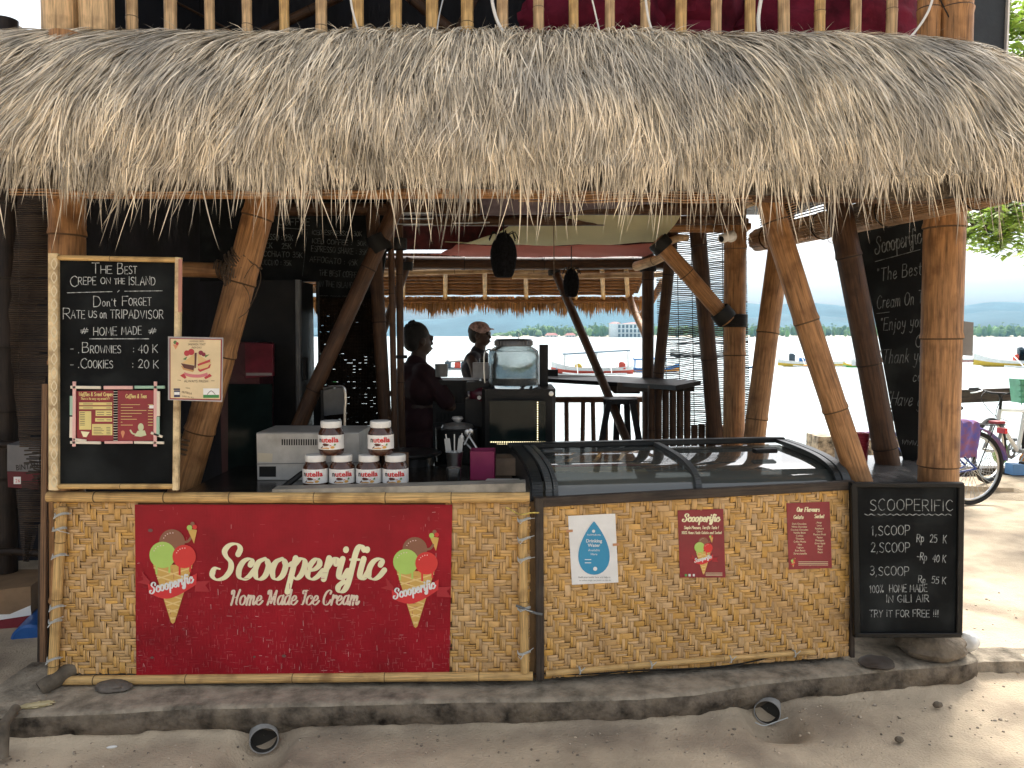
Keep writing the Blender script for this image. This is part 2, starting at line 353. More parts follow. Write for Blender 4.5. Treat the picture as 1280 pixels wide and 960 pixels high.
def ink(mb, pl, strokes, wd, thin=None, h=.001, m=0):   # ribbons laid on a plane, pen thick on down-strokes
    for s in strokes:
        LAY[0] = (LAY[0] + 1) % 9; hb = h + LAY[0] * 6e-5
        pts = [s[0]]
        for q in s[1:]:
            if abs(q[0] - pts[-1][0]) + abs(q[1] - pts[-1][1]) > 1e-4: pts.append(q)
        if len(pts) < 2: continue
        n = len(pts); Ls = []; Rs = []; W = []
        for i in range(n):
            a = pts[max(i - 1, 0)]; b = pts[min(i + 1, n - 1)]; dx, dy = b[0] - a[0], b[1] - a[1]; L = math.hypot(dx, dy) or 1
            dx /= L; dy /= L
            ww = wd if thin is None else thin + (wd - thin) * min(1, abs(dy * .97 - dx * .25) ** 1.3 + .02)
            W.append((ww, dx, dy))
        for i in range(n):
            ww = sum(W[min(max(i + k, 0), n - 1)][0] for k in (-1, 0, 1)) / 3; dx, dy = W[i][1:]
            Ls.append((pts[i][0] - dy * ww / 2, pts[i][1] + dx * ww / 2)); Rs.append((pts[i][0] + dy * ww / 2, pts[i][1] - dx * ww / 2))
        vs = [pl.at(*a, hb + i * 2e-6) for i, a in enumerate(Ls)] + [pl.at(*a, hb + i * 2e-6) for i, a in enumerate(Rs)]
        fs = [(i, i + 1, n + i + 1, n + i) for i in range(n - 1)]
        for e in (0, n - 1):
            ww, dx, dy = W[e]; sg = -1 if e == 0 else 1; b = len(vs); a0 = math.atan2(dy, dx); cp = []
            for k in range(1, 5):
                t = -math.pi / 2 + math.pi * k / 5; aa = a0 + t + (math.pi if e == 0 else 0)
                cp.append(pl.at(pts[e][0] + math.cos(aa) * ww / 2, pts[e][1] + math.sin(aa) * ww / 2, hb + e * 2e-6))
            vs += cp
            fs.append(tuple([n + e if e else e] + list(range(b, b + 4)) + [e if e else n + e]))
        mb.add(vs, fs, m)
def liner(pl, parent, mat, wd, rr_jit=.05, h=.002):      # every written line is a part of its board
    def go(*a, **k):
        mb = MB(); ink(mb, pl, write(*a, jit=rr_jit, **k), wd, None, h); return mb.build('chalk_line', mat, parent, smooth=False)
    return go
def poly_px(mb, pl, pts, h, m=0): mb.add([pl.at(x, y, h) for x, y in pts], [tuple(range(len(pts)))], m)
def disc_px(mb, pl, x, y, r, h, m=0, ry=None, n=24): poly_px(mb, pl, [(x + r * math.cos(6.2832 * k / n), y + (ry or r) * math.sin(6.2832 * k / n)) for k in range(n)], h, m)
def rect_px(mb, pl, x0, y0, x1, y1, h, m=0): poly_px(mb, pl, [(x0, y0), (x1, y0), (x1, y1), (x0, y1)], h, m)
def font_px(mb, pl, txt, x, y, h, wd=None, m=0, lay=.001, bold=0, rot=0, center=False):
    cu = bpy.data.curves.new('t', 'FONT'); cu.body = txt; cu.size = 1; cu.offset = bold; cu.resolution_u = 2
    ob = bpy.data.objects.new('t', cu); COL.objects.link(ob)
    me = bpy.data.meshes.new_from_object(ob)
    vs = [tuple(v.co) for v in me.vertices]; fs = [tuple(p.vertices) for p in me.polygons]
    COL.objects.unlink(ob); bpy.data.objects.remove(ob); bpy.data.curves.remove(cu); bpy.data.meshes.remove(me)
    if not vs: return
    W = max(v[0] for v in vs); s = h / .73; sx = (wd / W) if wd else s
    if center: x -= W * sx / 2
    ca, sa = math.cos(rad(rot)), math.sin(rad(rot))
    mb.add([pl.at(x + a * sx * ca + b * s * sa, y - b * s * ca + a * sx * sa, lay) for a, b, _ in vs], fs, m)

m_chalkm = pm('chalk_worn', (.27, .285, .28), rough=.95, var=.45, sc=50, bump=0)

# ================================================================== THE SETTING
ZP = .14            # top of the concrete plinth
front_px = [(-60, 896, 946), (15, 894, 939), (90, 891, 937), (150, 888, 933), (230, 884, 929), (330, 881, 925), (420, 879, 918), (500, 877, 912), (560, 875, 909), (640, 875, 906),
            (730, 874, 904), (800, 871, 902), (860, 866, 899), (955, 853, 896), (1040, 843, 886), (1130, 835, 876), (1231, 826, 867)]
edge = [(G(x, y, ZP), G(x, yb, .015)) for x, y, yb in front_px]
def front_y(x):     # depth of the plinth's front edge at world x
    if x <= edge[0][0].x: return edge[0][0].y
    for (a, _), (b, _) in zip(edge, edge[1:]):
        if a.x <= x <= b.x: return a.y + (b.y - a.y) * (x - a.x) / (b.x - a.x)
    a, b = edge[-2][0], edge[-1][0]
    return b.y + .10 + (x - b.x) * .05
XR = edge[-1][0].x
PIPES = [(P(330, 926, 3.24).x, 3.20), (P(959, 894, 3.5).x, 3.43)]
def ground_z(x, y):
    n = noise.noise(Vector((x * 1.3, y * 1.3, 3))) * .018 + noise.noise(Vector((x * 5, y * 5, 9))) * .007 + noise.noise(Vector((x * 16, y * 16, 2))) * .003
    fy = front_y(x); lo = 0.0; hi = .085 if x > XR else .06
    if x < -1.9: hi = .10
    t = max(0, min(1, (y - fy + .02) / .07))
    if x < -2.12 and x > -2.5: t *= 1
    base = lo + (hi - lo) * t * t * (3 - 2 * t)
    if y < fy: base += .012 * max(0, 1 - (fy - y) / .12)            # sand drifted against the plinth
    for qx, qy in PIPES: base -= .10 * math.exp(-(((x - qx) / .11) ** 4 + ((y - qy) / .15) ** 4))
    if y > 9.0: base -= min(1, (y - 9.0) / 1.5) * 2.6
    return base + n
def grid(name, xs, ys, zf, mat, smooth=True):
    mb = MB(); nx = len(xs)
    vs = [(x, y, zf(x, y)) for y in ys for x in xs]
    mb.add(vs, [(j * nx + i, j * nx + i + 1, (j + 1) * nx + i + 1, (j + 1) * nx + i) for j in range(len(ys) - 1) for i in range(nx - 1)])
    return mb.build(name, mat, smooth=smooth, ang=80)
def steps(a, b, d):
    n = max(1, round((b - a) / d)); return [a + (b - a) * i / n for i in range(n + 1)]
m_sand = pm('sandy_ground', (.53, .425, .30), rough=.95, var=.14, sc=1.6, bump=.9, bsc=90, dirt=((.17, .13, .095), 2.1, .8), col2=(.33, .265, .185))
g = grid('sandy_ground', steps(-60, -6, 6)[:-1] + steps(-6, -3, .3)[:-1] + steps(-3, 3.6, .035)[:-1] + steps(3.6, 8, .3)[:-1] + steps(8, 60, 8),
         steps(-30, 1, 3)[:-1] + steps(1, 2.6, .12)[:-1] + steps(2.6, 4.6, .03)[:-1] + steps(4.6, 11, .16), ground_z, m_sand)
g['kind'] = 'structure'
# pebbles and litter on the sand: uncountable
mb = MB()
for i in range(900):
    x = R.uniform(-2.4, 3.2); y = R.uniform(2.4, 5.5) if x > XR else R.uniform(2.4, front_y(x) - .02)
    s = R.uniform(.002, .007) * (1.7 if R.random() < .05 else 1)
    ell(mb, (x, y, ground_z(x, y) + s * .3), (s * R.uniform(.8, 1.6), s * R.uniform(.8, 1.4), s * .7), 6, 4)
o = mb.build('pebbles', pm('pebble', (.36, .29, .21), var=.4, isl=.6)); o['kind'] = 'stuff'

# sea
m_sea = bpy.data.materials.new('sea_water'); m_sea.use_nodes = True
N = m_sea.node_tree.nodes; b = N['Principled BSDF']; b.inputs['Base Color'].default_value = (.42, .50, .50, 1); b.inputs['Roughness'].default_value = .22
nz = N.new('ShaderNodeTexNoise'); nz.inputs['Scale'].default_value = 1.4; nz.inputs['Detail'].default_value = 4
mp = N.new('ShaderNodeMapping'); mp.inputs['Scale'].default_value = (.5, 1.6, 1); tc = N.new('ShaderNodeTexCoord'); bp = N.new('ShaderNodeBump'); bp.inputs['Strength'].default_value = .5
bp.inputs['Distance'].default_value = .12
for a, c in ((tc.outputs['Object'], mp.inputs['Vector']), (mp.outputs[0], nz.inputs['Vector']), (nz.outputs['Fac'], bp.inputs['Height']), (bp.outputs[0], b.inputs['Normal'])): m_sea.node_tree.links.new(a, c)
ZS = -1.6
mb = MB(); mb.add([(-6000, 9.2, ZS), (6000, 9.2, ZS), (6000, 3450, ZS), (-6000, 3450, ZS)], [(0, 1, 2, 3)])
o = mb.build('sea', m_sea, smooth=False); o['kind'] = 'structure'

# far hills and the wooded shore
def ridge(name, D, pts, depth, col, rough_amp):
    xs = []; mb = MB(); pts = [(P(px, 421, D).x, P(px, py, D).z) for px, py in pts]
    n = 220; vs = []
    x0, x1 = pts[0][0], pts[-1][0]
    for r in range(7):
        t = r / 6
        for i in range(n + 1):
            x = x0 + (x1 - x0) * i / n
            for a, b in zip(pts, pts[1:]):
                if a[0] <= x <= b[0] + 1e-3: q = (x - a[0]) / (b[0] - a[0]); q = q * q * (3 - 2 * q); z = a[1] + (b[1] - a[1]) * q; break
            z += noise.fractal(Vector((x / D * 9, t * 2, D)), 1, 2, 5) * rough_amp * D * .004
            prof = math.sin(t * math.pi / 2)
            zz = ZS - 1 + (z - ZS) * prof + noise.fractal(Vector((x / D * 14, t * 5, 4)), 1, 2, 4) * rough_amp * D * .004 * (1 - t)
            vs.append((x, D - depth * (1 - t), zz))
    fs = [(r * (n + 1) + i, r * (n + 1) + i + 1, (r + 1) * (n + 1) + i + 1, (r + 1) * (n + 1) + i) for r in range(6) for i in range(n)]
    mb.add(vs, fs); o = mb.build(name, col, ang=80); o['kind'] = 'structure'; return o
m_hill = pm('forested_hill', (.032, .07, .085), rough=.95, var=.3, sc=.004, bump=0)
ridge('distant_hills', 3300, [(-900, 414), (100, 412), (440, 408), (560, 398), (620, 384), (760, 372), (900, 376), (960, 381), (1000, 378), (1060, 388), (1120, 394), (1190, 382), (1240, 377), (1330, 380), (1500, 392), (2200, 408)], 700, m_hill, 1.2)
ridge('near_hills', 2400, [(-900, 424), (860, 421), (930, 398), (980, 392), (1060, 399), (1180, 394), (1240, 388), (1300, 392), (1500, 400), (2200, 416)], 500, m_hill, 1.0)
m_shore = pm('shore_sand', (.50, .44, .33), rough=.9, var=.1, sc=.05, bump=0)
def shore_z(x, y): return ZS - .5 + min(1, (y - 1150) / 60) * 3 + (y - 1150) * .004
def shore_px(x): return 640 + x / 1180 * 960
g = grid('far_shore', steps(-60, 1900, 60), steps(1150, 1600, 45), lambda x, y: shore_z(x, y) if x > 0 else shore_z(x, y) - (0 - x) * .06, m_shore); g['kind'] = 'structure'
# the palm grove on the far shore, one mass of crowns and fronds
rr = random.Random(3); mb = MB()
m_far = pm('far_foliage', (.11, .19, .05), rough=.9, var=.3, sc=.05, bump=0, isl=.45)
for i in range(1500):
    x = rr.uniform(-30, 1500); y = 1175 + rr.random() ** 1.4 * 260; px = shore_px(x)
    hgt = rr.uniform(9, 17) * (1 + .35 * noise.noise(Vector((x / 60, 1, 0)))) * min(1, max(.15, (px - 600) / 90))
    z = shore_z(x, y); palm = rr.random() < .3
    if palm:
        tube(mb, [(x, y, z), (x + rr.uniform(-1, 1), y, z + hgt * 1.12)], [.35, .25], 4, 0, False)
        for k in range(8):
            a = rr.random() * 6.28; L = 3.6; c = Vector((x, y, z + hgt * 1.12)); d = Vector((math.cos(a), math.sin(a), 0)); s = Vector((-d.y, d.x, 0)) * .7
            q = [c, c + d * L * .55 + Vector((0, 0, .9)), c + d * L + Vector((0, 0, -1.3))]
            mb.add([q[0] - s * .3, q[0] + s * .3, q[1] + s, q[1] - s, q[2]], [(0, 1, 2, 3), (3, 2, 4)])
    else:
        rx = rr.uniform(3, 6.5)
        ell(mb, (x, y, z + hgt * .5), (rx, rx, hgt * .52), 7, 5, 0, None, lambda d, k=i: 1 + .35 * noise.noise(d * 2.3 + Vector((k, 0, 0))))
o = mb.build('palm_grove', m_far, smooth=False); tag(o, 'low green line of palms and trees along the far shore', 'trees', kind='stuff')
# hotel and red roofed houses on the far shore
m_hw = pm('white_render', (.72, .72, .70), var=.05, bump=0, sc=.1); m_roofr = pm('red_roof_tile', (.36, .10, .07), var=.2, sc=.3, bump=0); m_win = pm('dark_window', (.10, .12, .14), var=.2, rough=.2, bump=0)
def hotel(px0, px1, ytop, D, label, n):
    x0, x1 = P(px0, 420, D).x, P(px1, 420, D).x; zt = P(px0, ytop, D).z; zb = shore_z(x0, 1168)
    t = thing('hotel', label, 'building', ((x0 + x1) / 2, D, zb))
    mb = MB(); bx2(mb, x0, x1, D, D + 14, zb, zt - 2.2); bx2(mb, x0 - .8, x0 + (x1 - x0) * .18, D - 2, D + 14, zb, zt - 1.5); mb.build('wall', m_hw, t, smooth=False)
    mb = MB(); fl = 3; hh = (zt - 2.2 - zb) / fl
    for f in range(fl):
        m2 = MB(); bx2(m2, x0, x1 + .3, D - 1.8, D + .2, zb + f * hh + hh - .45, zb + f * hh + hh - .1); m2.build('balcony', m_hw, t, smooth=False)
        for k in range(n):
            a = x0 + (x1 - x0) * (.2 + .8 * (k + .2) / n); m2 = MB(); bx2(m2, a, a + (x1 - x0) * .8 / n * .6, D - .06, D + .05, zb + f * hh + .3, zb + f * hh + hh * .78); m2.build('window', m_win, t, smooth=False)
    for a, bb, zz in ((x0 - 1.5, x0 + (x1 - x0) * .3, zt - 1.5), (x0 + (x1 - x0) * .3, x1 + 1.5, zt - 2.2)):
        mb = MB(); mid = (a + bb) / 2; y0, y1 = D - 3, D + 15
        mb.add([(a, y0, zz), (bb, y0, zz), (bb, y1, zz), (a, y1, zz), (mid - 2, D + 6, zz + 2.4), (mid + 2, D + 6, zz + 2.4)], [(0, 1, 5, 4), (1, 2, 5), (2, 3, 4, 5), (3, 0, 4), (3, 2, 1, 0)])
        mb.build('roof', m_roofr, t, smooth=False)
hotel(763, 806, 403, 1165, 'white three storey hotel with red roofs and rows of balconies on the far shore', 7)
for i, (a, bb, lab) in enumerate(((681, 698, 'low red roofed house by the far shore, larger and further from the hotel'), (706, 720, 'small low red roofed house nearest to the white hotel on the far shore'))):
    D = 1164; x0, x1 = P(a, 420, D).x, P(bb, 420, D).x; zb = shore_z(x0, D)
    t = thing('shore_house', lab, 'house', ((x0 + x1) / 2, D, zb), 'red roofed houses on the far shore')
    mb = MB(); bx2(mb, x0 + 1, x1 - 1, D + 1, D + 10, zb, zb + 3); mb.build('wall', m_hw, t, smooth=False)
    mb = MB(); z = zb + 3; mb.add([(x0, D, z), (x1, D, z), (x1, D + 11, z), (x0, D + 11, z), (x0 + 4, D + 5, z + 3.6), (x1 - 4, D + 5, z + 3.6)], [(0, 1, 5, 4), (1, 2, 5), (2, 3, 4, 5), (3, 0, 4), (3, 2, 1, 0)])
    mb.build('roof', m_roofr, t, smooth=False)
    for k in range(3):
        mb = MB(); c = x0 + 2 + (x1 - x0 - 4) * (k + .5) / 3; bx2(mb, c - .9, c + .9, D + .9, D + 1.05, zb + .8, zb + 2.2); mb.build('window', m_win, t, smooth=False)

# haze over the strait
mb = MB(); bx2(mb, -6500, 6500, -120, 3500, -3.9, 230)
m = bpy.data.materials.new('haze'); m.use_nodes = True; N = m.node_tree.nodes; N.remove(N['Principled BSDF'])
pv = N.new('ShaderNodeVolumePrincipled'); pv.inputs['Color'].default_value = (.34, .72, 1, 1); pv.inputs['Density'].default_value = 1.25e-4; pv.inputs['Anisotropy'].default_value = 0
m.node_tree.links.new(pv.outputs[0], N['Material Output'].inputs['Volume'])
o = mb.build('haze', m, smooth=False); o['kind'] = 'stuff'

# concrete plinth
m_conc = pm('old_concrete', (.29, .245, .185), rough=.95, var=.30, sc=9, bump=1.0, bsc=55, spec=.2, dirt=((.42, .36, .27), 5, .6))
mb = MB(); SUB = 14; rows = []; cols = []
for (a, c), (a2, c2) in zip(edge, edge[1:]):
    for k in range(SUB): cols.append((a.lerp(a2, k / SUB), c.lerp(c2, k / SUB)))
cols.append(edge[-1])
def nn(x, s, z=0): return noise.noise(Vector((x * s, z, 1.7)))
prof = 12; vs = []
for i, (a, c) in enumerate(cols):
    x = a.x; fy = a.y; jj = nn(x, 3) * .012 + nn(x, 11) * .006; botj = nn(x, 6, 5) * .02 + nn(x, 25, 5) * .008
    back = 4.2 if x > -2.0 else 3.75
    pr = [(back, ZP - .01), (fy + .55, ZP), (fy + .3, ZP + .004 * nn(x, 4)), (fy + .13, ZP + .006 * nn(x, 8)), (fy + .03, ZP + nn(x, 20) * .003), (fy + .009, ZP - .003 + nn(x, 30) * .003), (fy + .001, ZP - .013), (fy - .002 + nn(x, 14, 2) * .005, ZP - .045),
          (fy - .002 + nn(x, 12, 4) * .008, ZP * .55), (fy + .004 + nn(x, 18, 6) * .008, .045), (fy + .02, .018 + botj), (fy + .06, -.05 + botj)]
    if i > len(cols) - 5: k = (i - len(cols) + 5) / 4; pr = [(y + k * k * .05, z - k * k * .012) for y, z in pr]
    vs += [(x, y + jj, z) for y, z in pr]
fs = [(i * prof + j, i * prof + j + 1, (i + 1) * prof + j + 1, (i + 1) * prof + j) for i in range(len(cols) - 1) for j in range(prof - 1)]
fs += [tuple(range(prof)), tuple((len(cols) - 1) * prof + j for j in range(prof))[::-1]]
m_face = pm('dark_concrete', (.15, .122, .092), rough=.95, var=.4, sc=10, bump=1.0, bsc=55, spec=.15, dirt=((.28, .225, .16), 6, .6))  # darker concrete for the front face and the two ends
mb.add(vs, fs, [0 if (k < (len(cols) - 1) * (prof - 1) and k % (prof - 1) < 6) else 1 for k in range(len(fs))]); o = mb.build('concrete_plinth', [m_conc, m_face], ang=60); tag(o, 'long low weathered concrete plinth under the kiosk counter', 'plinth'); o['kind'] = 'structure'
# low kerb running on to the right
mb = MB(); x = XR + .02
pts = [(XR + .02 + i * .06, front_y(XR + .02 + i * .06) - .005) for i in range(60)]
for i, ((xa, ya), (xb, yb)) in enumerate(zip(pts, pts[1:])):
    za, zb2 = .083 + nn(xa, 9) * .012, .083 + nn(xb, 9) * .012
    mb.add([(xa, ya + nn(xa, 14) * .01, -.03), (xb, yb + nn(xb, 14) * .01, -.03), (xb, yb + .01, zb2), (xa, ya + .01, za), (xb, yb + .16, zb2 + .012), (xa, ya + .16, za + .012)], [(0, 1, 2, 3), (3, 2, 4, 5)])
o = mb.build('low_kerb', m_conc, ang=60); o['kind'] = 'structure'
# kiosk floor behind the counter
mb = MB()
for i in range(26):
    bx2(mb, -2.35 + i * .16, -2.195 + i * .16, 3.95, 8.0, .06, .13)
o = mb.build('wooden_floor', m_dkwood, smooth=False); o['kind'] = 'structure'

# ================================================================== FRONT COUNTER
m_strip = [pm('woven_bamboo', (.60, .365, .140), rough=.5, var=.18, sc=3, stretch=(14, 1.2, 1), bump=.15, bsc=20, uv=True, spec=.3, isl=.12, dirt=((.36, .20, .075), 4, .5))]
m_back = pm('panel_shadow', (.16, .095, .04), rough=.95, var=.2)
U = .0276
def weave_mode(i, j, zig):
    k = i + (zig(j, i)); return (k % 4) < 2        # True: the horizontal bundle is on top
def weave(name, org, ud, nrm, L, Ht, parent, zig, skip=None, rs=1, mat=m_strip):
    rr = random.Random(rs); mb = MB(); nx = int(L / U); nz = int(Ht / U); ux = L / nx; uz = Ht / nz; ud = Vector(ud); nrm = Vector(nrm); up = Vector((0, 0, 1)); org = Vector(org)
    on = [[weave_mode(i, j, zig) for j in range(nz)] for i in range(nx)]
    def strip(c0, along, la, across, wa):
        ns = rr.choice((2, 2, 2, 2, 3, 1)); edges = [0] + sorted((k + rr.uniform(-.12, .12)) / ns for k in range(1, ns)) + [1]
        for k in range(ns):
            a0 = wa * edges[k] + .0005; a1 = wa * edges[k + 1] - .0005; l0 = rr.uniform(-.005, .002); l1 = la + rr.uniform(-.002, .005)
            hh = rr.uniform(.0028, .005); vs = []; tl = rr.uniform(-.0012, .0012); sk = rr.uniform(-.001, .001); off = rr.random() * 5
            T = (0, .12, .5, .88, 1); hz = (-.004, .7 * hh, hh, .7 * hh, -.004)
            for t, h in zip(T, hz):
                for q, e in ((0, -.0014), (.25, 0), (.75, 0), (1, -.0014)):
                    vs.append(c0 + along * (l0 + (l1 - l0) * t) + across * (a0 + (a1 - a0) * q + sk * (t - .5)) + nrm * (h + e + tl * (q - .5) + .002))
            fs = [(r * 4 + c, r * 4 + c + 1, (r + 1) * 4 + c + 1, (r + 1) * 4 + c) for r in range(4) for c in range(3)]
            uvs = [[(off + q * .004, off + t * la) for q, t in ((c, T[r]), (c + 1, T[r]), (c + 1, T[r + 1]), (c, T[r + 1]))] for r in range(4) for c in range(3)]
            if along is ud: fs = fs
            mb.add(vs, fs, 0, uvs)
    for j in range(nz):
        i = 0
        while i < nx:
            if on[i][j]:
                e = i
                while e < nx and on[e][j] and e - i < 3: e += 1
                if not (skip and skip((i + e) / 2 * ux, (j + .5) * uz)): strip(org + ud * (i * ux) + up * (j * uz), ud, (e - i) * ux, up, uz)
                i = e
            else: i += 1
    for i in range(nx):
        j = 0
        while j < nz:
            if not on[i][j]:
                e = j
                while e < nz and not on[i][e] and e - j < 3: e += 1
                if not (skip and skip((i + .5) * ux, (j + e) / 2 * uz)): strip(org + up * (j * uz) + ud * (i * ux), up, (e - j) * uz, ud, ux)
                j = e
            else: j += 1
    return mb.build(name, mat, parent, smooth=True, ang=50, kind='stuff')
D0 = 3.5
xl = P(72, 740, D0).x; xr = P(662, 740, D0).x; zt = P(400, 628, D0).z; zb = P(400, 842, D0).z
ct = thing('front_counter', 'left half of the kiosk front, woven bamboo counter behind the large red banner', 'counter', ((xl + xr) / 2, D0, ZP), 'woven bamboo counter fronts')
mb = MB(); bx2(mb, xl - .01, xr + .03, D0 + .004, D0 + .03, zb, zt); mb.build('backing_panel', m_back, ct, smooth=False)
bx0, bx1 = P(178, 740, D0).x, P(560, 740, D0).x
def zigL(j, i): return j if (i // 17) % 3 != 1 else j
def zigA(j, i):
    p = j % 22; return p if p < 15 else 30 - p
weave('woven_strips', (xl, D0, zb), (1, 0, 0), (0, -1, 0), xr - xl, zt - zb, ct, zigA, lambda x, z: bx0 < xl + x < bx1, 3)
def pole_px(parent, name, a, b, r, mats, D, node=.3, bend=.004, **k):
    mb = MB(); bamboo(mb, P(a[0], a[1], D), P(b[0], b[1], D), r, node=node, bend=bend, **k); return mb.build(name, mats, parent)
pole_px(ct, 'top_rail', (60, 621), (662, 622), .024, B_RAIL, D0 - .025, .34)
pole_px(ct, 'bottom_rail', (58, 851), (666, 845), .021, B_RAIL, D0 - .02, .45, .006)
pole_px(ct, 'upright', (78, 634), (66, 845), .022, B_RAIL, D0 - .03, .3)
pole_px(ct, 'upright', (654, 634), (656, 840), .02, B_RAIL, D0 - .028, .3)
def wire_tie(parent, px, py, D, ang=20, L=.05, mat=None):
    mb = MB(); c = P(px, py, D); rr = R
    for k in range(3):
        pts = [c + Vector((math.cos(t) * .03, -abs(math.sin(t)) * .028 - .002, .004 * k + .006 * math.sin(t * 2))) for t in [i * math.pi / 8 for i in range(9)]]
        tube(mb, pts, .0018, 5)
    d = Vector((math.cos(rad(ang)), -.3, math.sin(rad(ang)))) * L
    tube(mb, [c + Vector((0, -.03, .005)), c + Vector((0, -.04, 0)) + d * .5 + Vector((0, 0, .01)), c + d], .0018, 5)
    tube(mb, [c + Vector((0, -.03, .005)), c + Vector((0, -.045, 0)) - d * .35 + Vector((0, 0, -.008)), c - d * .6 + Vector((0, -.02, 0))], .0018, 5)
    return mb.build('wire_tie', mat or m_wire, parent)
m_wire = pm('pale_wire', (.5, .52, .5), rough=.4, var=.2)
for px, py, an in ((78, 643, 10), (76, 661, -20), (75, 694, 5), (72, 758, 10), (70, 776, 30), (68, 823, 15)): wire_tie(ct, px, py, D0 - .03, an)
for px, py, an in ((655, 649, 10), (655, 673, 20), (655, 698, 12), (655, 760, -15), (655, 815, 30)): wire_tie(ct, px, py, D0 - .028, an)
# right half
A3 = Vector((P(668, 850, D0).x, D0, 0)); B3 = Vector((P(1064, 822, 3.76).x, 3.76, 0)); ud = (B3 - A3).normalized(); n3 = Vector((ud.y, -ud.x, 0)); RP = Plane(A3, n3); LR = (B3 - A3).length
cr2 = thing('front_counter', 'right half of the kiosk front, plain woven bamboo counter with three small posters', 'counter', ((A3.x + B3.x) / 2, 3.63, ZP), 'woven bamboo counter fronts')
zb3, zt3 = .165, RP.at(800, 618).z
mb = MB(); prism(mb, [A3 + Vector((0, 0, zb3)), B3 + Vector((0, 0, zb3)), B3 + Vector((0, 0, zt3)), A3 + Vector((0, 0, zt3))], -n3 * .03); mb.build('backing_panel', m_back, cr2, smooth=False)
weave('woven_strips', A3 + ud * .03 + Vector((0, 0, zb3)) + n3 * .004, ud, n3, LR - .05, zt3 - zb3, cr2, lambda j, i: (j if (i // 1000) == 0 else -j), None, 9)
def rp(px, py, h=0): return RP.at(px, py, h)
mb = MB(); beam(mb, rp(668, 628, .012), rp(1066, 606, .012), .03, .045, 0, (0, 0, 1), .004); mb.build('top_rail', m_dkwood, cr2, smooth=False)
mb = MB(); beam(mb, rp(674, 622, .012), rp(675, 848, .012), .038, .04, 0, (0, 1, 0), .004); mb.build('upright', m_dkwood, cr2, smooth=False)
mb = MB(); beam(mb, rp(1063, 612, .002), rp(1064, 820, .002), .022, .04, 0, (0, 1, 0), .003); mb.build('upright', m_dkwood, cr2, smooth=False)
mb = MB(); bamboo(mb, rp(682, 842, .022), rp(1018, 815, .022), .014, .013, node=.5, bend=.006); mb.build('bottom_rail', B_RAIL, cr2)
for px, py in ((724, 838), (813, 831), (912, 824), (992, 817)):
    mb = MB(); c = rp(px, py, .022)
    for k in range(2): tube(mb, [c + ud * (.003 * k) + Vector((0, 0, 1)) * math.sin(t) * .017 + n3 * math.cos(t) * .018 for t in [i * .785 - 1.57 for i in range(6)]], .002, 5)
    tube(mb, [c + n3 * .018, c + n3 * .03 + ud * .02 + Vector((0, 0, .025))], .002, 4); tube(mb, [c + n3 * .018, c + n3 * .03 - ud * .01 + Vector((0, 0, .03))], .002, 4)
    mb.build('wire_tie', m_wire, cr2)
mb = MB(); pts = [rp(x, y, .012) for x, y in cr([(640, 846), (676, 842), (730, 843), (800, 838), (880, 835), (935, 828), (975, 818)], 6)]; tube(mb, pts, .0035, 6)
o = mb.build('cable', m_rubber); tag(o, 'thin black cable sagging along the bottom of the right counter front', 'cable')
# black strap tying the two halves together, colored wires at the top of the join
mb = MB(); pts = [P(*q, D0 - .055) for q in cr([(645, 757), (656, 761), (668, 766), (678, 768)], 4)]; tube(mb, pts, [.006] * len(pts), 6); o = mb.build('strap', pm('grey_strap', (.12, .13, .13), rough=.6)); tag(o, 'grey rubber strap tying the two counter fronts together', 'strap')
mb = MB(); pts = [P(*q, D0 - .06) for q in cr([(632, 634), (640, 638), (650, 643), (664, 641), (674, 641)], 4)]; tube(mb, pts, .0035, 6); o = mb.build('wire', pm('yellow_wire', (.5, .38, .08), rough=.5, var=.5, sc=60)); tag(o, 'twisted yellow wire across the top of the counter join', 'wire')

# red banner with the logo
FP = YP(D0)
def weave_h(x, z, zig):
    fi, fj = x / U, z / U; i, j = math.floor(fi), math.floor(fj); a, c = fi - i, fj - j
    if weave_mode(i, j, zig): s = (c * 2) % 1
    else: s = (a * 2) % 1
    return (1 - abs(2 * s - 1) ** 3) * (.7 if weave_mode(i, j, zig) else 1)
mb = MB(); x0, x1 = P(172, 700, D0).x, P(566, 700, D0).x; zt1, zb1 = P(172, 630, D0).z, P(172, 843, D0).z
nx, nz2 = 360, 190; vs = []
for j in range(nz2 + 1):
    tz = j / nz2; z = zb1 + (zt1 - zb1) * tz
    for i in range(nx + 1):
        tx = i / nx; x = x0 + (x1 - x0) * tx - (1 - tz) * .018 * (1 if tx > .5 else 1)
        am = .0007 + .0016 * max(0, 1 - tz * 1.5)
        y = D0 - .0095 - weave_h(x - xl, z - zb, zigA) * am - .0015 * noise.noise(Vector((x * 3, z * 3, 0)))
        vs.append((x, y, z + .003 * nn(x, 4) * (tz > .97)))
nb = nx + 1
fs = [(j * nb + i, j * nb + i + 1, (j + 1) * nb + i + 1, (j + 1) * nb + i) for j in range(nz2) for i in range(nx)]
mb.add(vs, fs)
bn = thing('banner', 'large red vinyl banner with Scooperific lettering and two ice cream cones', 'banner', ((x0 + x1) / 2, D0 - .01, zb1))
m_ban = pm('banner_vinyl', (.31, .007, .017), rough=.42, spec=.22, var=.14, sc=3, bump=.03)
mb.build('vinyl_sheet', m_ban, bn, ang=80)
mb = MB(); HB = .0136
ink(mb, FP, write('Scooperific', 264, 724, 25.5, 213, script=True, shear=.22, rot=0), 7.3, 2.0, HB)
mb.build('lettering', m_cream, bn, smooth=False)
mb = MB(); ink(mb, FP, write('Home Made Ice Cream', 286, 756, 11.6, 162, script=True, shear=.2), 2.7, .8, HB); mb.build('lettering', pm('pale_pink_print', (.78, .62, .48), rough=.45, var=.04, bump=0), bn, smooth=False)
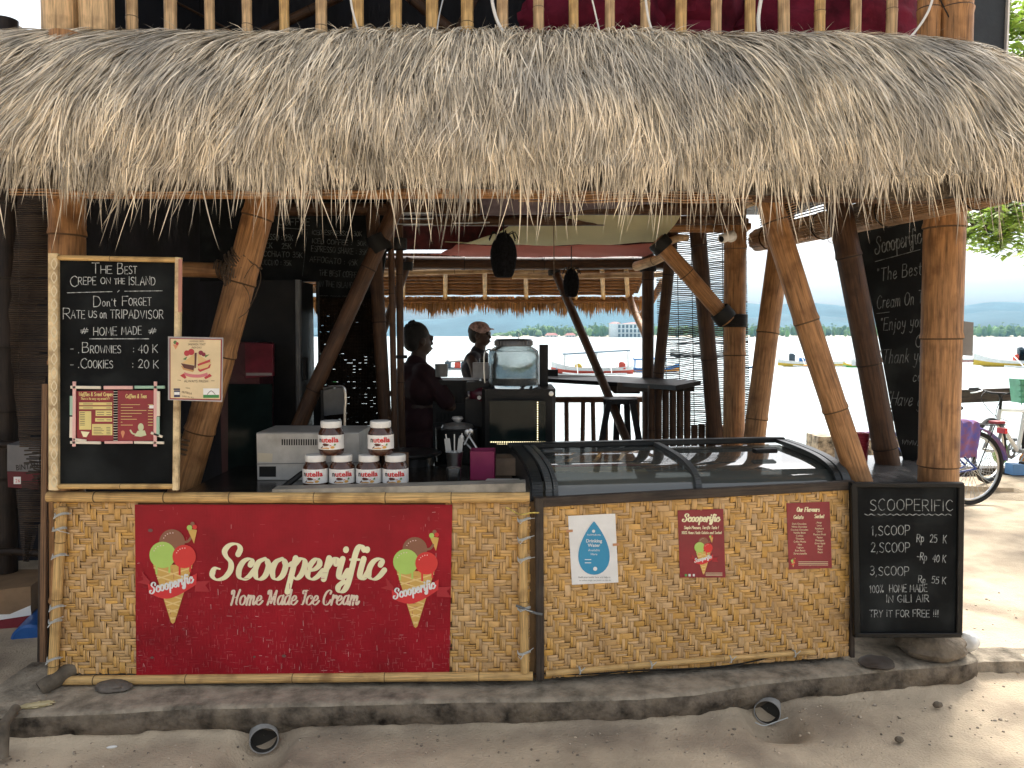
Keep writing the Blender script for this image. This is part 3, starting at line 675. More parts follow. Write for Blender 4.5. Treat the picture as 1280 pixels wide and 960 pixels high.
mb = MB(); rr = random.Random(77); n_ = 0           # scuffs where the vinyl rubs on the weave below
while n_ < 900:
    px, py = rr.uniform(170, 563), rr.uniform(633, 840); f = (py - 633) / 207
    if rr.random() > .05 + .95 * max(0, f - .3) ** 1.1 * 1.4 and not (520 < px < 556 and 640 < py < 665 and rr.random() < .5): continue
    n_ += 1; L = rr.uniform(2, 7); v = rr.random() < .6; dx, dy = (rr.uniform(-.4, .4), L) if v else (L, rr.uniform(-.4, .4))
    ink(mb, FP, [[(px - dx / 2, py - dy / 2), (px, py), (px + dx / 2, py + dy / 2)]], rr.uniform(.3, .62), None, .0137, 0 if rr.random() < .9 else 1)
mb.build('scuff_marks', [pm('scuffed_red', (.42, .065, .075), rough=.5, var=.2), pm('scuffed_pale', (.62, .34, .33), rough=.5, var=.2)], bn, smooth=False, kind='stuff')
for (px, py, rx_) in ((188, 663, 3.2), (318, 821, 1.8), (355, 820, 2.8), (190, 822, 2.2)):
    mb = MB(); disc_px(mb, FP, px, py, rx_, .0142, ry=rx_ * .7, n=9); mb.build('dirt_spot', flat('spot_grey', (.16, .07, .06)), bn, smooth=False)
def logo(pl, parent, cx, ty, w_, h0, name=True, letter=True):     # ice cream cone with three scoops and a ribbon; (cx,ty) = top of cone, w_ = its width
    s = w_ / 55.0; f = lambda a, c: (cx + a * s, ty + c * s); dd = .00025
    def part(nm, mats, fn):
        mb = MB(); fn(mb)
        return mb.build(nm, mats, parent, smooth=False) if parent else mb
    c_cone, c_lat = flat('cone_gold', (.66, .40, .10)), flat('cone_line', (.80, .58, .24))
    def cone(mb):
        poly_px(mb, pl, [f(-26, 0), f(26, 0), f(2.5, 76), f(0, 78), f(-2.5, 76)], h0)
        hw = lambda yy: 26 * (1 - yy / 78)
        for k in range(7):
            y0 = 4 + k * 11
            a, c = (-hw(y0), y0), (hw(min(y0 + 15 * hw(y0) / 26, 74)), min(y0 + 15 * hw(y0) / 26, 74)); ink(mb, pl, [[f(*a), f(*c)]], 1.7 * s, None, h0 + dd, 1)
            a, c = (hw(y0), y0), (-hw(min(y0 + 15 * hw(y0) / 26, 74)), min(y0 + 15 * hw(y0) / 26, 74)); ink(mb, pl, [[f(*a), f(*c)]], 1.7 * s, None, h0 + dd * 1.4, 1)
    part('cone', [c_cone, c_lat], cone)
    def scoop(x, y, r, col, drips, hh):
        def go(mb):
            disc_px(mb, pl, *f(x, y), r * s, hh)
            for dx, L in drips: rect_px(mb, pl, *f(x + dx - 1.3, y + r * .5), *f(x + dx + 1.3, y + r + L), hh + dd * .4)
            if r > 9:
                for k in range(5): a = 3.6 + k * .3; disc_px(mb, pl, *f(x + r * .72 * math.cos(a), y + r * .72 * math.sin(a)), .8 * s, hh + dd * .8, 1, n=8)
        part('scoop', [flat('scoop_' + col[0], col[1]), flat('sparkle', (.8, .6, .55))], go)
    ch = ('chocolate', (.26, .11, .06)); gr = ('lime', (.42, .62, .13)); rd = ('strawberry', (.68, .035, .03))
    scoop(-1, -30, 17, ch, (), h0 + dd * 2); scoop(-13.5, -13, 17.5, gr, ((-8, 8), (9, 6)), h0 + dd * 4); scoop(15, -11, 15.5, rd, ((-6, 9), (8, 5)), h0 + dd * 5.6)
    def mini(mb):
        ink(mb, pl, [cr([f(14, -30), f(20, -31), f(24, -36)], 4)], 3.2 * s, None, h0 + dd, 2)
        poly_px(mb, pl, [f(19, -48), f(32, -46), f(28, -28)], h0 + dd * 2, 0)
        disc_px(mb, pl, *f(22, -49), 3.6 * s, h0 + dd * 3, 1, n=10); disc_px(mb, pl, *f(29, -50), 3.2 * s, h0 + dd * 4, 3, n=10); disc_px(mb, pl, *f(26, -54), 3 * s, h0 + dd * 2.5, 2, n=10)
    part('small_cone', [c_cone, flat('scoop_lime', (.42, .62, .13)), flat('scoop_chocolate', (.19, .065, .035)), flat('scoop_strawberry', (.68, .035, .03))], mini)
    def rib(mb):
        up_ = cr([f(-33, 25), f(-14, 31), f(8, 24), f(32, 11)], 5); lo = cr([f(-32, 38), f(-10, 45), f(10, 39), f(31, 26)], 5)
        vs = [pl.at(*q, h0 + dd * 9) for q in up_] + [pl.at(*q, h0 + dd * 9) for q in lo]; n = len(up_)
        mb.add(vs, [(i, i + 1, n + i + 1, n + i) for i in range(n - 1)], 0)
        poly_px(mb, pl, [f(-30, 22), f(-41, 9), f(-39, 20), f(-48, 23), f(-32, 27)], h0 + dd * 7, 1); poly_px(mb, pl, [f(30, 22), f(50, 21), f(43, 27), f(49, 36), f(29, 35)], h0 + dd * 7, 1)
    part('ribbon', [flat('ribbon_red', (.66, .03, .035)), flat('ribbon_dark', (.40, .015, .025))], rib)
    if letter:
        mb = MB(); ink(mb, pl, write('Scooperific', *f(-30, 38.5), 7.8 * s, 59 * s, script=True, shear=.2, rot=-15), 2.4 * s, 1.0 * s, h0 + dd * 11)
        mb.build('lettering', m_white, parent, smooth=False)
logo(FP, bn, 216, 706, 52, HB); logo(FP, bn, 519.5, 714, 50, HB)

# posters on the right counter
def poster(label, quad, mat, h=.011, pl=None, edge=None):
    pl = pl or RP; mb = MB(); slab_px(mb, pl, quad, .0012, 0, h); t = thing('poster', label, 'poster', pl.at(sum(q[0] for q in quad) / 4, max(q[1] for q in quad), h), None)
    mb.build('sheet', mat, t, smooth=False); return t
HP = .0125
t = poster('white poster with a big blue water drop on the woven counter', [(710, 645), (769, 642), (773, 728), (715, 731)], m_white)
mb = MB(); cx, cy = 742.5, 689; pts = []
for k in range(40):
    a = 2 * math.pi * k / 40; yy = -math.cos(a); xx = math.sin(a) * (math.sin(a / 2)) ** .9
    pts.append((cx + xx * 25 * (1 if yy > -.2 else 1), cy - 8 + yy * 33.5 + 4))
poly_px(mb, RP, pts[1:], HP); mb.build('water_drop', flat('drop_blue', (.03, .27, .47)), t, smooth=False)
mb = MB()
for s_, y_, h_ in (('RefillMyBottle', 669.5, 2.2), ('Drinking', 678, 4.2), ('Water', 683.5, 4.2), ('Available', 689, 3), ('Here', 694, 3)): font_px(mb, RP, s_, cx, y_, h_, lay=HP + .0006, center=True, bold=.02 if h_ > 4 else 0)
disc_px(mb, RP, 742, 664, 2, HP + .0006, n=10)
disc_px(mb, RP, 744, 711, 2.6, HP + .0006, n=12); rect_px(mb, RP, 731, 699, 739, 700, HP + .0006); rect_px(mb, RP, 731, 703, 739, 704, HP + .0006)
mb.build('lettering', m_white, t, smooth=False)
mb = MB(); font_px(mb, RP, 'Refill your bottle here and help us', 723, 722.5, 2.2, 40, lay=HP); font_px(mb, RP, 'to reduce single use plastic on Gili Air', 724, 726.3, 2.0, 40, lay=HP); mb.build('lettering', flat('grey_print', (.2, .2, .2)), t, smooth=False)
for x_, y_ in ((712, 664), (770, 681)):
    mb = MB(); slab_px(mb, RP, [(x_ - 4, y_ - 1.5), (x_ + 4, y_ - 2), (x_ + 4, y_ + 1), (x_ - 4, y_ + 1.5)], .0008, 0, .0135); mb.build('tape', flat('tape_tan', (.55, .27, .13)), t, smooth=False)
t = poster('red poster with an ice cream cone under a script heading, middle of the counter', [(847, 638), (904, 636), (907, 722), (850, 722)], m_red)
mb = MB(); ink(mb, RP, write('Scooperific', 853, 652, 5.6, 46, script=True, shear=.2), 2.1, .8, HP)
ink(mb, RP, write('Simple Pleasure, Terrific Taste !', 855, 661.2, 3.6, 43, shear=.15), .62, .4, HP); ink(mb, RP, write('100% Home Made Gelato and Sorbet', 852, 667.4, 3.4, 50, shear=.1), .55, .4, HP)
for k in range(3): rect_px(mb, RP, 882, 716 + k * 1.6, 903, 716.5 + k * 1.6, HP)
mb.build('lettering', m_cream, t, smooth=False); logo(RP, t, 879.5, 689, 20.5, HP)
mb = MB(); rect_px(mb, RP, 856, 717.5, 859, 720.5, HP); mb.build('icon', flat('icon_green', (.1, .35, .08)), t, smooth=False)
mb = MB(); rect_px(mb, RP, 860.5, 717.5, 863.5, 720.5, HP); rect_px(mb, RP, 866, 717.5, 868.5, 720.5, HP); mb.build('icon', m_white, t, smooth=False)
t = poster('red flavour list poster with two columns of names, right end of the counter', [(983, 629), (1037, 627), (1040, 710), (986, 712)], m_red)
mb = MB(); ink(mb, RP, write('Our Flavours', 996, 639.5, 5.4, 28, shear=.15), 1.2, .6, HP)
ink(mb, RP, write('Gelato', 992, 648.5, 4.6, 12, shear=.15), .9, .5, HP); ink(mb, RP, write('Sorbet', 1018, 647.5, 4.6, 12, shear=.15), .9, .5, HP)
for k, s_ in enumerate(('Dark Chocolate', 'White Chocolate', 'Coconut Chocolate', 'Vanilla Bean', 'Cookies', 'Tiramisu', 'Coffee Mocha', 'Mint', 'Yoghurt', 'Rum Raisin', 'Stracciatella')): font_px(mb, RP, s_, 999 + k * .12, 655.8 + k * 3.72, 2.4, len(s_) * 1.28, lay=HP, center=True)
for k, s_ in enumerate(('Mango', 'Lemon', 'Raspberry', 'Cherry', 'Passion Fruit', 'Papaya', 'Pineapple', 'Green Apple', 'Basil', 'Melon', 'Peach')): font_px(mb, RP, s_, 1024 + k * .12, 654.2 + k * 3.72, 2.4, len(s_) * 1.2, lay=HP, center=True)
for k in range(3): rect_px(mb, RP, 998, 702 + k * 2, 1035, 702.5 + k * 2, HP)
mb.build('lettering', m_cream, t, smooth=False); logo(RP, t, 991.5, 702, 5, HP, letter=False)

# chalkboard at the right end, hung in front of the big post
CB = Plane(P(1130, 700, 3.70), (0.04, -1, .0))
t = thing('chalkboard', 'black price board at the right end of the counter with scoop prices in chalk', 'chalkboard', CB.at(1130, 798))
mb = MB(); slab_px(mb, CB, [(1063, 603), (1204, 603), (1201, 797), (1068, 797)], .02); mb.build('board', m_black, t, smooth=False)
for nm, a, c in (('frame', (1064, 606), (1203, 606)), ('frame', (1069, 793), (1200, 793)), ('frame', (1067, 606), (1071, 793)), ('frame', (1201, 606), (1198, 793))):
    mb = MB(); beam(mb, CB.at(*a, .004), CB.at(*c, .004), .026 if a[1] == c[1] else .03, .022 if a[1] == c[1] else .022, 0, (0, 0, 1) if a[1] == c[1] else (0, 1, 0), .003); mb.build(nm, m_blackp, t, smooth=False)
mb = MB(); W_ = liner(CB, t, m_chalkm, .95)
W_('SCOOPERIFIC', 1088, 638, 14, 103); ink(mb, CB, [cr([(1081 + k * 4, 642.5 + (k % 2) * 1.6) for k in range(28)], 3)], 1, None, .002)
W_('1,SCOOP', 1089, 669, 12, 48); W_('Rp  25  K', 1146, 677, 10, 37, rot=3); W_('2,SCOOP', 1089, 690, 12, 48); W_('-Rp  40 K', 1146, 700, 9, 36, rot=6)
W_('3,SCOOP', 1088, 719, 11, 48); W_('Rp  55 K', 1148, 728, 8.5, 34, rot=4); W_('100%  HOME MADE', 1087, 741, 9, 72, rot=-1); W_('IN GILI AIR', 1108, 753, 9, 53, rot=-1); W_('TRY IT FOR FREE !!!', 1087, 771, 8.5, 86)
mb.build('wavy_underline', m_chalkm, t, smooth=False)

# ================================================================== KIOSK FRAME
ks = thing('bamboo_kiosk', 'open two storey bamboo beach kiosk of amber posts, slanting braces and beams', 'kiosk', (0, 5, ZP))
def post(name, a, b, Da, Db, wpx, mats=B_POST, parent=ks, node=.42, bend=.01, ext0=0, ext1=0, seg=18, taper=.96, first=None, w2=None):
    p, q = P(a[0], a[1], Da), P(b[0], b[1], Db); d = (q - p).normalized()
    p, q = p - d * ext0, q + d * ext1; r = wpx / 2 / FPX * (Da + Db) / 2; r2 = w2 / 2 / FPX * (Da + Db) / 2 if w2 else r * taper
    mb = MB(); bamboo(mb, p, q, r, r2, seg=seg, node=node, bend=bend, first=first); return mb.build(name, mats, parent)
def band(parent, px, py, D, wpx, hpx, mat, tilt=0, dirv=None, wraps=1):
    mb = MB(); c = P(px, py, D); r = wpx / 2 / FPX * D + .008; hh = hpx / FPX * D; ax = Vector(dirv) if dirv else Vector((math.sin(rad(tilt)), 0, math.cos(rad(tilt))))
    prof = [(r * .97, -hh / 2)] + [(r * (1 + .03 * (k % 2)), -hh / 2 + hh * k / (4 * wraps)) for k in range(1, 4 * wraps)] + [(r * .97, hh / 2)]
    lathe(mb, prof, c, 14, 0, ax.normalized()); return mb.build('lashing', mat, parent)
def rope(parent, px, py, D, r, ax, n=9, sp=.012, mat=m_rope):
    mb = MB(); c = P(px, py, D); ax = Vector(ax).normalized(); u, v = perp(ax)
    pts = []
    for k in range(n * 10 + 1):
        t = k / 10; a = t * 6.2832; pts.append(c + ax * ((t - n / 2) * sp + math.sin(a * .5) * .006) + (u * math.cos(a) + v * math.sin(a)) * (r + .004 + .002 * math.sin(t * 5)))
    tube(mb, pts, .0042, 5); return mb.build('lashing', mat, parent)
# big right corner post
pR = post('post', (1183, 235), (1172, 640), 3.95, 3.95, 48, B_POST, node=.62, bend=.006, ext0=.75, ext1=.35, seg=26, first=.35)
pL = post('post', (85, 232), (85, 640), 3.72, 3.72, 42, B_POST, node=.55, ext0=.7, ext1=.7, seg=20)
# left brace with its rope joint
bL = post('brace', (330, 235), (226, 620), 3.95, 3.90, 37, B_POST, node=.36, bend=.012, ext0=.35, ext1=.35, seg=20)
hL = post('beam', (205, 336), (318, 338), 3.98, 3.98, 19, B_POST, node=.4)
rope(bL, 301, 340, 3.94, .076, (P(330, 235, 3.95) - P(226, 620, 3.9)), 11); rope(bL, 303, 328, 3.945, .08, (1, 0, .9), 7, .013); rope(bL, 293, 346, 3.935, .079, (1, 0, -.1), 6, .012); rope(bL, 280, 337, 3.965, .044, (1, 0, 0), 6, .012)
mb = MB(); tube(mb, [P(*q, 3.85) for q in cr([(305, 348), (318, 330), (326, 348), (312, 385), (298, 398)], 6)], .002, 5); tube(mb, [P(*q, 3.86) for q in cr([(300, 350), (310, 365), (313, 380)], 6)], .002, 5); mb.build('loose_cord', m_rope, bL)
rope(bL, 232, 556, 3.9, .076, (P(330, 235, 3.95) - P(226, 620, 3.9)), 8)
# right slanting braces at the end of the ice cream freezer
b1 = post('brace', (955, 225), (1078, 610), 3.98, 3.86, 31, B_POST, node=.5, bend=.012, ext0=.4, ext1=.15, seg=20, first=.62)
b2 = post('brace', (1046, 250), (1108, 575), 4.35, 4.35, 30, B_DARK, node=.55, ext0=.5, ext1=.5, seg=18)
b3 = post('brace', (985, 230), (944, 548), 5.45, 5.35, 27, B_POST, node=.62, ext0=.2, ext1=.7, seg=16)
# middle and rear posts
p4 = post('post', (919, 250), (917, 550), 5.6, 5.6, 27, B_POST, node=.85, ext0=.4, ext1=.7, seg=18); band(p4, 918, 401, 5.58, 29, 16, m_rubber, 0, None, 3)
b5 = post('brace', (824, 304), (908, 399), 5.5, 5.52, 20, B_POST, node=.55, ext0=.03, ext1=.02, seg=16); band(b5, 904, 394, 5.5, 24, 16, m_rubber, 0, (P(908, 399, 5.5) - P(824, 304, 5.5))); band(b5, 826, 306, 5.5, 24, 14, m_rubber, 0, (P(908, 399, 5.5) - P(824, 304, 5.5)))
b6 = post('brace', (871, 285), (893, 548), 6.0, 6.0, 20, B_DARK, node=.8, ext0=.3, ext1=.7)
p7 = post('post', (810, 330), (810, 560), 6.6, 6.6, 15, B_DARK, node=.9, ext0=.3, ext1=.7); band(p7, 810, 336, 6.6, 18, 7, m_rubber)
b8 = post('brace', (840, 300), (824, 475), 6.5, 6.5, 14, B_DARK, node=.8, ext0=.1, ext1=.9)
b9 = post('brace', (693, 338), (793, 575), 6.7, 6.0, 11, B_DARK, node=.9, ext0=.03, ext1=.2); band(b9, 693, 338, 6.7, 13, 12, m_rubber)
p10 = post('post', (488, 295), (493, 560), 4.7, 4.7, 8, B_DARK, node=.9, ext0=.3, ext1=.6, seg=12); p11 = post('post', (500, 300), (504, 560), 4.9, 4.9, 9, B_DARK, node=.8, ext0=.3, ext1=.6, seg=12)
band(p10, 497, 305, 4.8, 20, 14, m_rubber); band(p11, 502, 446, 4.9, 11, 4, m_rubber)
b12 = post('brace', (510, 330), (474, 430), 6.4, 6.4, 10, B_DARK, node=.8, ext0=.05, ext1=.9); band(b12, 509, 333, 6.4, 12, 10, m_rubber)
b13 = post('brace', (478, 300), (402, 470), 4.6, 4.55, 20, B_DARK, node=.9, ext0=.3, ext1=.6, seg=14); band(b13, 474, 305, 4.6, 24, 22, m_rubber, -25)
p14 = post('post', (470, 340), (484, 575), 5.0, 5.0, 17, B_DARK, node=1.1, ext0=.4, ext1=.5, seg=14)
b15 = post('brace', (787, 372), (812, 430), 7.7, 6.8, 9, B_POST, node=.5, ext0=.05); 
b16 = post('beam', (828, 352), (800, 398), 7.3, 7.7, 8, B_POST, node=.4)
# beams under the upper floor
def bm(a, b, Da, Db, wpx, mats=B_DARK, **k): return post('beam', a, b, Da, Db, wpx, mats, **k)
bm((60, 241), (760, 241), 3.62, 3.62, 14, B_POST, node=.7, seg=12); bm((760, 246), (1210, 250), 3.62, 3.75, 13, B_DARK, node=.7, seg=12)
bm((330, 262), (925, 262), 5.0, 5.0, 16, node=.9); bm((480, 276), (930, 275), 5.4, 5.4, 12, node=.9)
bm((800, 284), (935, 284), 5.65, 5.65, 11, B_POST, node=.6, seg=12); bm((828, 274), (935, 277), 5.72, 5.72, 9, B_POST, node=.6, seg=12)
bm((480, 328), (835, 328), 6.65, 6.65, 16, B_DARK, node=.8); bm((480, 342), (700, 337), 6.75, 6.75, 7, B_PALE, node=.8); bm((640, 345), (830, 343), 6.8, 6.8, 7, B_PALE, node=.9)
bm((795, 333), (838, 316), 6.4, 6.0, 12, B_PALE, node=.4); bm((832, 303), (858, 297), 5.6, 5.8, 9, B_PALE, node=.3)
bm((910, 262), (950, 246), 5.4, 5.0, 13, B_PALE, node=.4); bm((858, 262), (900, 246), 5.4, 5.1, 8, B_PALE, node=.5); bm((905, 283), (938, 283), 5.6, 5.6, 9, B_POST, node=.4)
bm((470, 265), (560, 420), 8.4, 8.4, 5, ext0=0) if False else None
mb = MB(); box(mb, P(883, 267, 5.9), (.16, .05, .28)); mb.build('bracket', m_wood, ks, smooth=False)
# underside of the upper floor: joists and boards
dk = thing('upper_floor', 'dark boarded upper floor of the kiosk seen from below over the counter', 'floor', (0, 5, 2.78))
zF = 2.80
for i in range(13):
    y = 3.62 + i * .235; mb = MB(); bx2(mb, -2.3, 2.28, y, y + .228, zF, zF + .035); mb.build('floor_board', m_dkwood, dk, smooth=False)
for i in range(8):
    x = -2.2 + i * .63; mb = MB(); bamboo(mb, (x, 3.66, zF - .05), (x, 6.6, zF - .05), .04, node=.6); mb.build('joist', B_DARK, dk)
# seaward lean-to roof with battens, rafters and fringe
sr = thing('seaward_roof', 'sloping thatched roof strip over the seaward terrace behind the counter', 'roof', P(640, 345, 6.8))
zA, zB = P(640, 338, 6.8).z, P(640, 374, 7.75).z
xa, xb = P(370, 350, 6.8).x, P(812, 350, 6.8).x; xa2, xb2 = P(350, 374, 7.75).x, P(798, 374, 7.75).x
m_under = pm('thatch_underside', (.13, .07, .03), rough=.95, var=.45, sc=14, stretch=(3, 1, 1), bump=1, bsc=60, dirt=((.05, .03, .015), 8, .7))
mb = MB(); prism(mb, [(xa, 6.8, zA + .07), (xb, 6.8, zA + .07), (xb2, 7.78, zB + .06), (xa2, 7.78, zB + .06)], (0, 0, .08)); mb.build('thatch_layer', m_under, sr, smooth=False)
for k in range(9):
    t = (k + .4) / 9; z = zA + (zB - zA) * t + .035; y = 6.8 + .95 * t; mb = MB()
    pts = [(xa + (xb - xa) * i / 24, y, z + R.uniform(-.006, .006)) for i in range(25)]; tube(mb, pts, [.014 + R.uniform(-.003, .003) for _ in pts], 6); mb.build('batten', B_POST[0], sr)
for px in (450, 505, 557, 606, 657, 718, 752, 782):
    mb = MB(); x1, x2 = P(px, 342, 6.8).x, P(px + (606 - px) * -.02, 372, 7.72).x; bamboo(mb, (x1, 6.78, zA + .01), (x2, 7.76, zB + .005), .021, node=.3); mb.build('rafter', B_RAIL, sr)
mb = MB(); bamboo(mb, (xa2 - .1, 7.74, zB - .02), (xb2 + .05, 7.74, zB - .02), .022, node=.6); mb.build('eave_pole', B_POST, sr)
def fringe(name, xs0, xs1, yy, z0, n, lmin, lmax, mats, parent, wdt=.006):
    mb = MB(); rr = random.Random(5)
    for i in range(n):
        x = rr.uniform(xs0, xs1); L = rr.uniform(lmin, lmax) * (.75 + .5 * noise.noise(Vector((x * 7, 0, 3)))) ; y = yy + rr.uniform(-.04, .06); lean = rr.uniform(-.12, .12) * L + .1 * L * noise.noise(Vector((x * 9, 4, 3)))
        w_ = wdt * rr.uniform(.6, 1.5); z = z0 + rr.uniform(0, .04)
        mb.add([(x - w_, y, z), (x + w_, y, z), (x + lean * .5 + w_ * .7, y, z - L * .55), (x + lean * .5 - w_ * .7, y, z - L * .55), (x + lean, y, z - L)], [(3, 2, 1, 0), (4, 2, 3)])
    return mb.build(name, mats, parent, smooth=False, kind='stuff')
m_fr = pm('fringe_straw', (.50, .29, .12), rough=.9, var=.2, isl=.45, bump=0)
fringe('fringe', xa2 - .1, xb2 + .08, 7.76, zB - .01, 3800, .05, .24, m_fr, sr)
# dark red tarpaulin strip and rail over the seaward opening
mb = MB(); prism(mb, [P(395, 250, 6.55), P(842, 252, 6.55), P(842, 311, 6.6), P(395, 312, 6.6)], (0, .03, 0)); o = mb.build('roof_tarpaulin', pm('maroon_tarp', (.10, .012, .014), rough=.7, var=.4)); tag(o, 'dark maroon tarpaulin strip hung above the seaward beam', 'tarpaulin')
for (a, b) in (((505, 284), (560, 272)), ((700, 303), (712, 286)), ((735, 303), (752, 286)), ((790, 300), (806, 286))):
    pass
# shade sails
def sail(name, pts, mat, label, sag=.06, n=14):
    A, B, C_, D_ = [P(x, y, d) for x, y, d in pts]; mb = MB(); vs = []
    for j in range(n + 1):
        v = j / n
        for i in range(n + 1):
            u = i / n; p = A.lerp(B, u).lerp(D_.lerp(C_, u), v); s = 4 * u * (1 - u) * sag + 4 * v * (1 - v) * sag * .5
            p = p + Vector((0, 0, -s + .006 * math.sin(u * 13 + v * 22))); vs.append(p)
    mb.add(vs, [(j * (n + 1) + i, j * (n + 1) + i + 1, (j + 1) * (n + 1) + i + 1, (j + 1) * (n + 1) + i) for j in range(n) for i in range(n)])
    o = mb.build(name, mat); so_ = o.modifiers.new('s', 'SOLIDIFY'); so_.thickness = .004; tag(o, label, 'shade sail'); return o
def cloth(name, col):       # thin sunlit cloth lets light through
    m = pm(name, col, rough=.85, var=.06, sc=5, bump=.1, bsc=30); t = m.node_tree; N = t.nodes; tr = N.new('ShaderNodeBsdfTranslucent'); tr.inputs['Color'].default_value = (*[min(1, c * 1.2) for c in col], 1)
    mxs = N.new('ShaderNodeMixShader'); mxs.inputs[0].default_value = .5; t.links.new(N['Principled BSDF'].outputs[0], mxs.inputs[1]); t.links.new(tr.outputs[0], mxs.inputs[2]); t.links.new(mxs.outputs[0], N['Material Output'].inputs['Surface']); return m
sail('shade_sail', [(556, 302, 6.3), (640, 280, 5.6), (866, 238, 4.9), (822, 302, 5.9)], cloth('cream_cloth', (.66, .63, .42)), 'cream shade sail stretched under the ceiling of the kiosk', .05)
sail('shade_sail', [(538, 318, 6.5), (570, 306, 6.2), (842, 304, 6.0), (800, 320, 6.45)], cloth('pink_cloth', (.66, .26, .23)), 'narrow pink shade sail below the cream one', .02)
sail('shade_sail', [(600, 268, 4.6), (600, 244, 4.4), (900, 238, 4.4), (740, 256, 4.6)], pm('mauve_cloth', (.11, .085, .10), rough=.9, var=.15), 'grey mauve cloth strip gathered above the cream sail', .03)
# lamp tubes and rods under the ceiling at left of centre
for k, (x0, y0, x1, y1) in enumerate(((500, 266, 542, 266), (500, 273, 542, 272), (502, 280, 541, 279), (566, 279, 610, 278))):
    pass
rk = thing('wire_rack', 'thin pale metal rack hanging under the dark ceiling left of the lantern', 'rack', P(520, 282, 4.6))
for (x0, y0, x1, y1) in ((494, 266, 542, 266), (494, 273, 542, 273), (494, 280, 541, 280), (566, 279, 612, 278), (541, 262, 541, 272)):
    mb = MB(); tube(mb, [P(x0, y0, 4.6), P(x1, y1, 4.6)], .004, 6); mb.build('rod', m_metal, rk)

# ---- upper storey
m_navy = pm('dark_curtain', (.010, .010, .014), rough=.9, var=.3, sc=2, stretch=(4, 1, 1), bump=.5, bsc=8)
ub = thing('upper_room', 'dark shaded upper room behind the bamboo balustrade', 'room', (0, 5.6, 2.84))
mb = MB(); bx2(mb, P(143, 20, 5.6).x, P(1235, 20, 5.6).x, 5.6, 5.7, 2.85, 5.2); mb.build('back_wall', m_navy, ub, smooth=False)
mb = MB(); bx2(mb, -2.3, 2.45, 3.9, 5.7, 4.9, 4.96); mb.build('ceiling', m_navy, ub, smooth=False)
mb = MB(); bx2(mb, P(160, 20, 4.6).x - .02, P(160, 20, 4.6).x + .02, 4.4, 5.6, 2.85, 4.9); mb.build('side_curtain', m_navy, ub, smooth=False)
for a, b, D, wd in (((330, 40), (480, -30), 5.3, 12), ((215, 0), (330, 60), 5.2, 3), ((470, -40), (590, 60), 5.2, 14), ((920, 60), (1000, -40), 5.3, 12), ((600, -20), (560, 70), 5.1, 12)):
    mb = MB(); bamboo(mb, P(*a, D), P(*b, D), wd / 2 / FPX * D, node=.4); mb.build('roof_pole', B_DARK, ub)
rl = thing('balcony_railing', 'upstairs railing of upright pale bamboo balusters above the thatch', 'railing', P(640, 60, 3.95))
for i, (px, wd, kind) in enumerate(((134, 7, 1), (166, 14, 1), (213, 15, 1), (262, 12, 0), (309, 12, 0), (356, 12, 0), (402, 14, 0), (448, 14, 1), (494, 14, 0), (539, 15, 0), (584, 15, 0), (629, 14, 1), (674, 13, 0), (718, 12, 0), (762, 12, 0), (807, 12, 1),
                              (850, 14, 0), (895, 13, 1), (938, 13, 0), (981, 14, 0), (1025, 13, 1), (1069, 13, 1), (1113, 13, 0))):
    mb = MB(); r = wd / 2 / FPX * 3.97; tx = R.uniform(-2.5, 2.5)
    a = P(px, 72, 3.95) - Vector((0, 0, .12)); b = P(px + tx, -60, 3.95) + Vector((0, 0, .12)); bamboo(mb, a, b, r, r * .98, 12, node=.5, bend=.004); mb.build('baluster', B_RAIL if i in (5, 7, 8, 9, 10, 13, 16, 18, 20) else B_PALE, rl)
mb = MB(); z = P(640, -60, 3.95).z + .1; bamboo(mb, (-2.3, 3.95, z), (2.3, 3.95, z), .035, node=.5); mb.build('top_rail', B_RAIL, rl)
for px, wd in ((78, 44), (122, 40), (1160, 26), (1193, 40)):
    mb = MB(); r = wd / 2 / FPX * 3.85; a = P(px, 80, 3.85) - Vector((0, 0, .1)); b = P(px, -60, 3.85) + Vector((0, 0, .9)); bamboo(mb, a, b, r, r * .97, 20, node=.5, first=.36 if px > 1000 else .9); mb.build('post', B_PALE if px < 600 else B_POST, ks)
mb = MB(); bx2(mb, P(1212, 30, 4.3).x, P(1256, 30, 4.3).x, 4.3, 4.34, 2.75, 4.2); o = mb.build('side_panel', pm('black_panel', (.018, .022, .026), rough=.5, var=.2), smooth=False); tag(o, 'plain black panel at the right end of the upper storey', 'panel'); o.name = 'black_screen'
mb = MB(); bx2(mb, P(1256, 30, 4.3).x + .002, P(1256, 30, 4.3).x + .012, 4.28, 4.34, 2.75, 4.2); mb.build('edge_strip', m_whitep, None, smooth=False)
bpy.data.objects['edge_strip'].parent = o; bpy.data.objects['edge_strip'].location -= o.location
# maroon bean bags upstairs
m_mar = pm('maroon_fabric', (.13, .010, .026), rough=.9, spec=.2, var=.3, sc=5, bump=.7, bsc=12)
for (px, py, rx, rz, D, lab) in ((742, 45, .42, .36, 4.6, 'crumpled maroon bean bag behind the upstairs railing, left of three'), (850, 30, .36, .40, 4.75, 'maroon bean bag upstairs between two others'), (1030, 55, .55, .36, 4.6, 'broad maroon bean bag at the right end of the upstairs railing')):
    mb = MB(); c = P(px, py, D); k = px
    ell(mb, c, (rx, .4, rz), 48, 30, 0, None, lambda d: 1 + .10 * noise.noise(d * 2 + Vector((k, 0, 0))) + .10 * abs(noise.noise(d * 3.2 + Vector((k, 3, 0)))) * 2 + .03 * noise.noise(d * 9 + Vector((k, 0, 4))))
    o = mb.build('bean_bag', m_mar); tag(o, lab, 'bean bag', 'maroon bean bags upstairs')
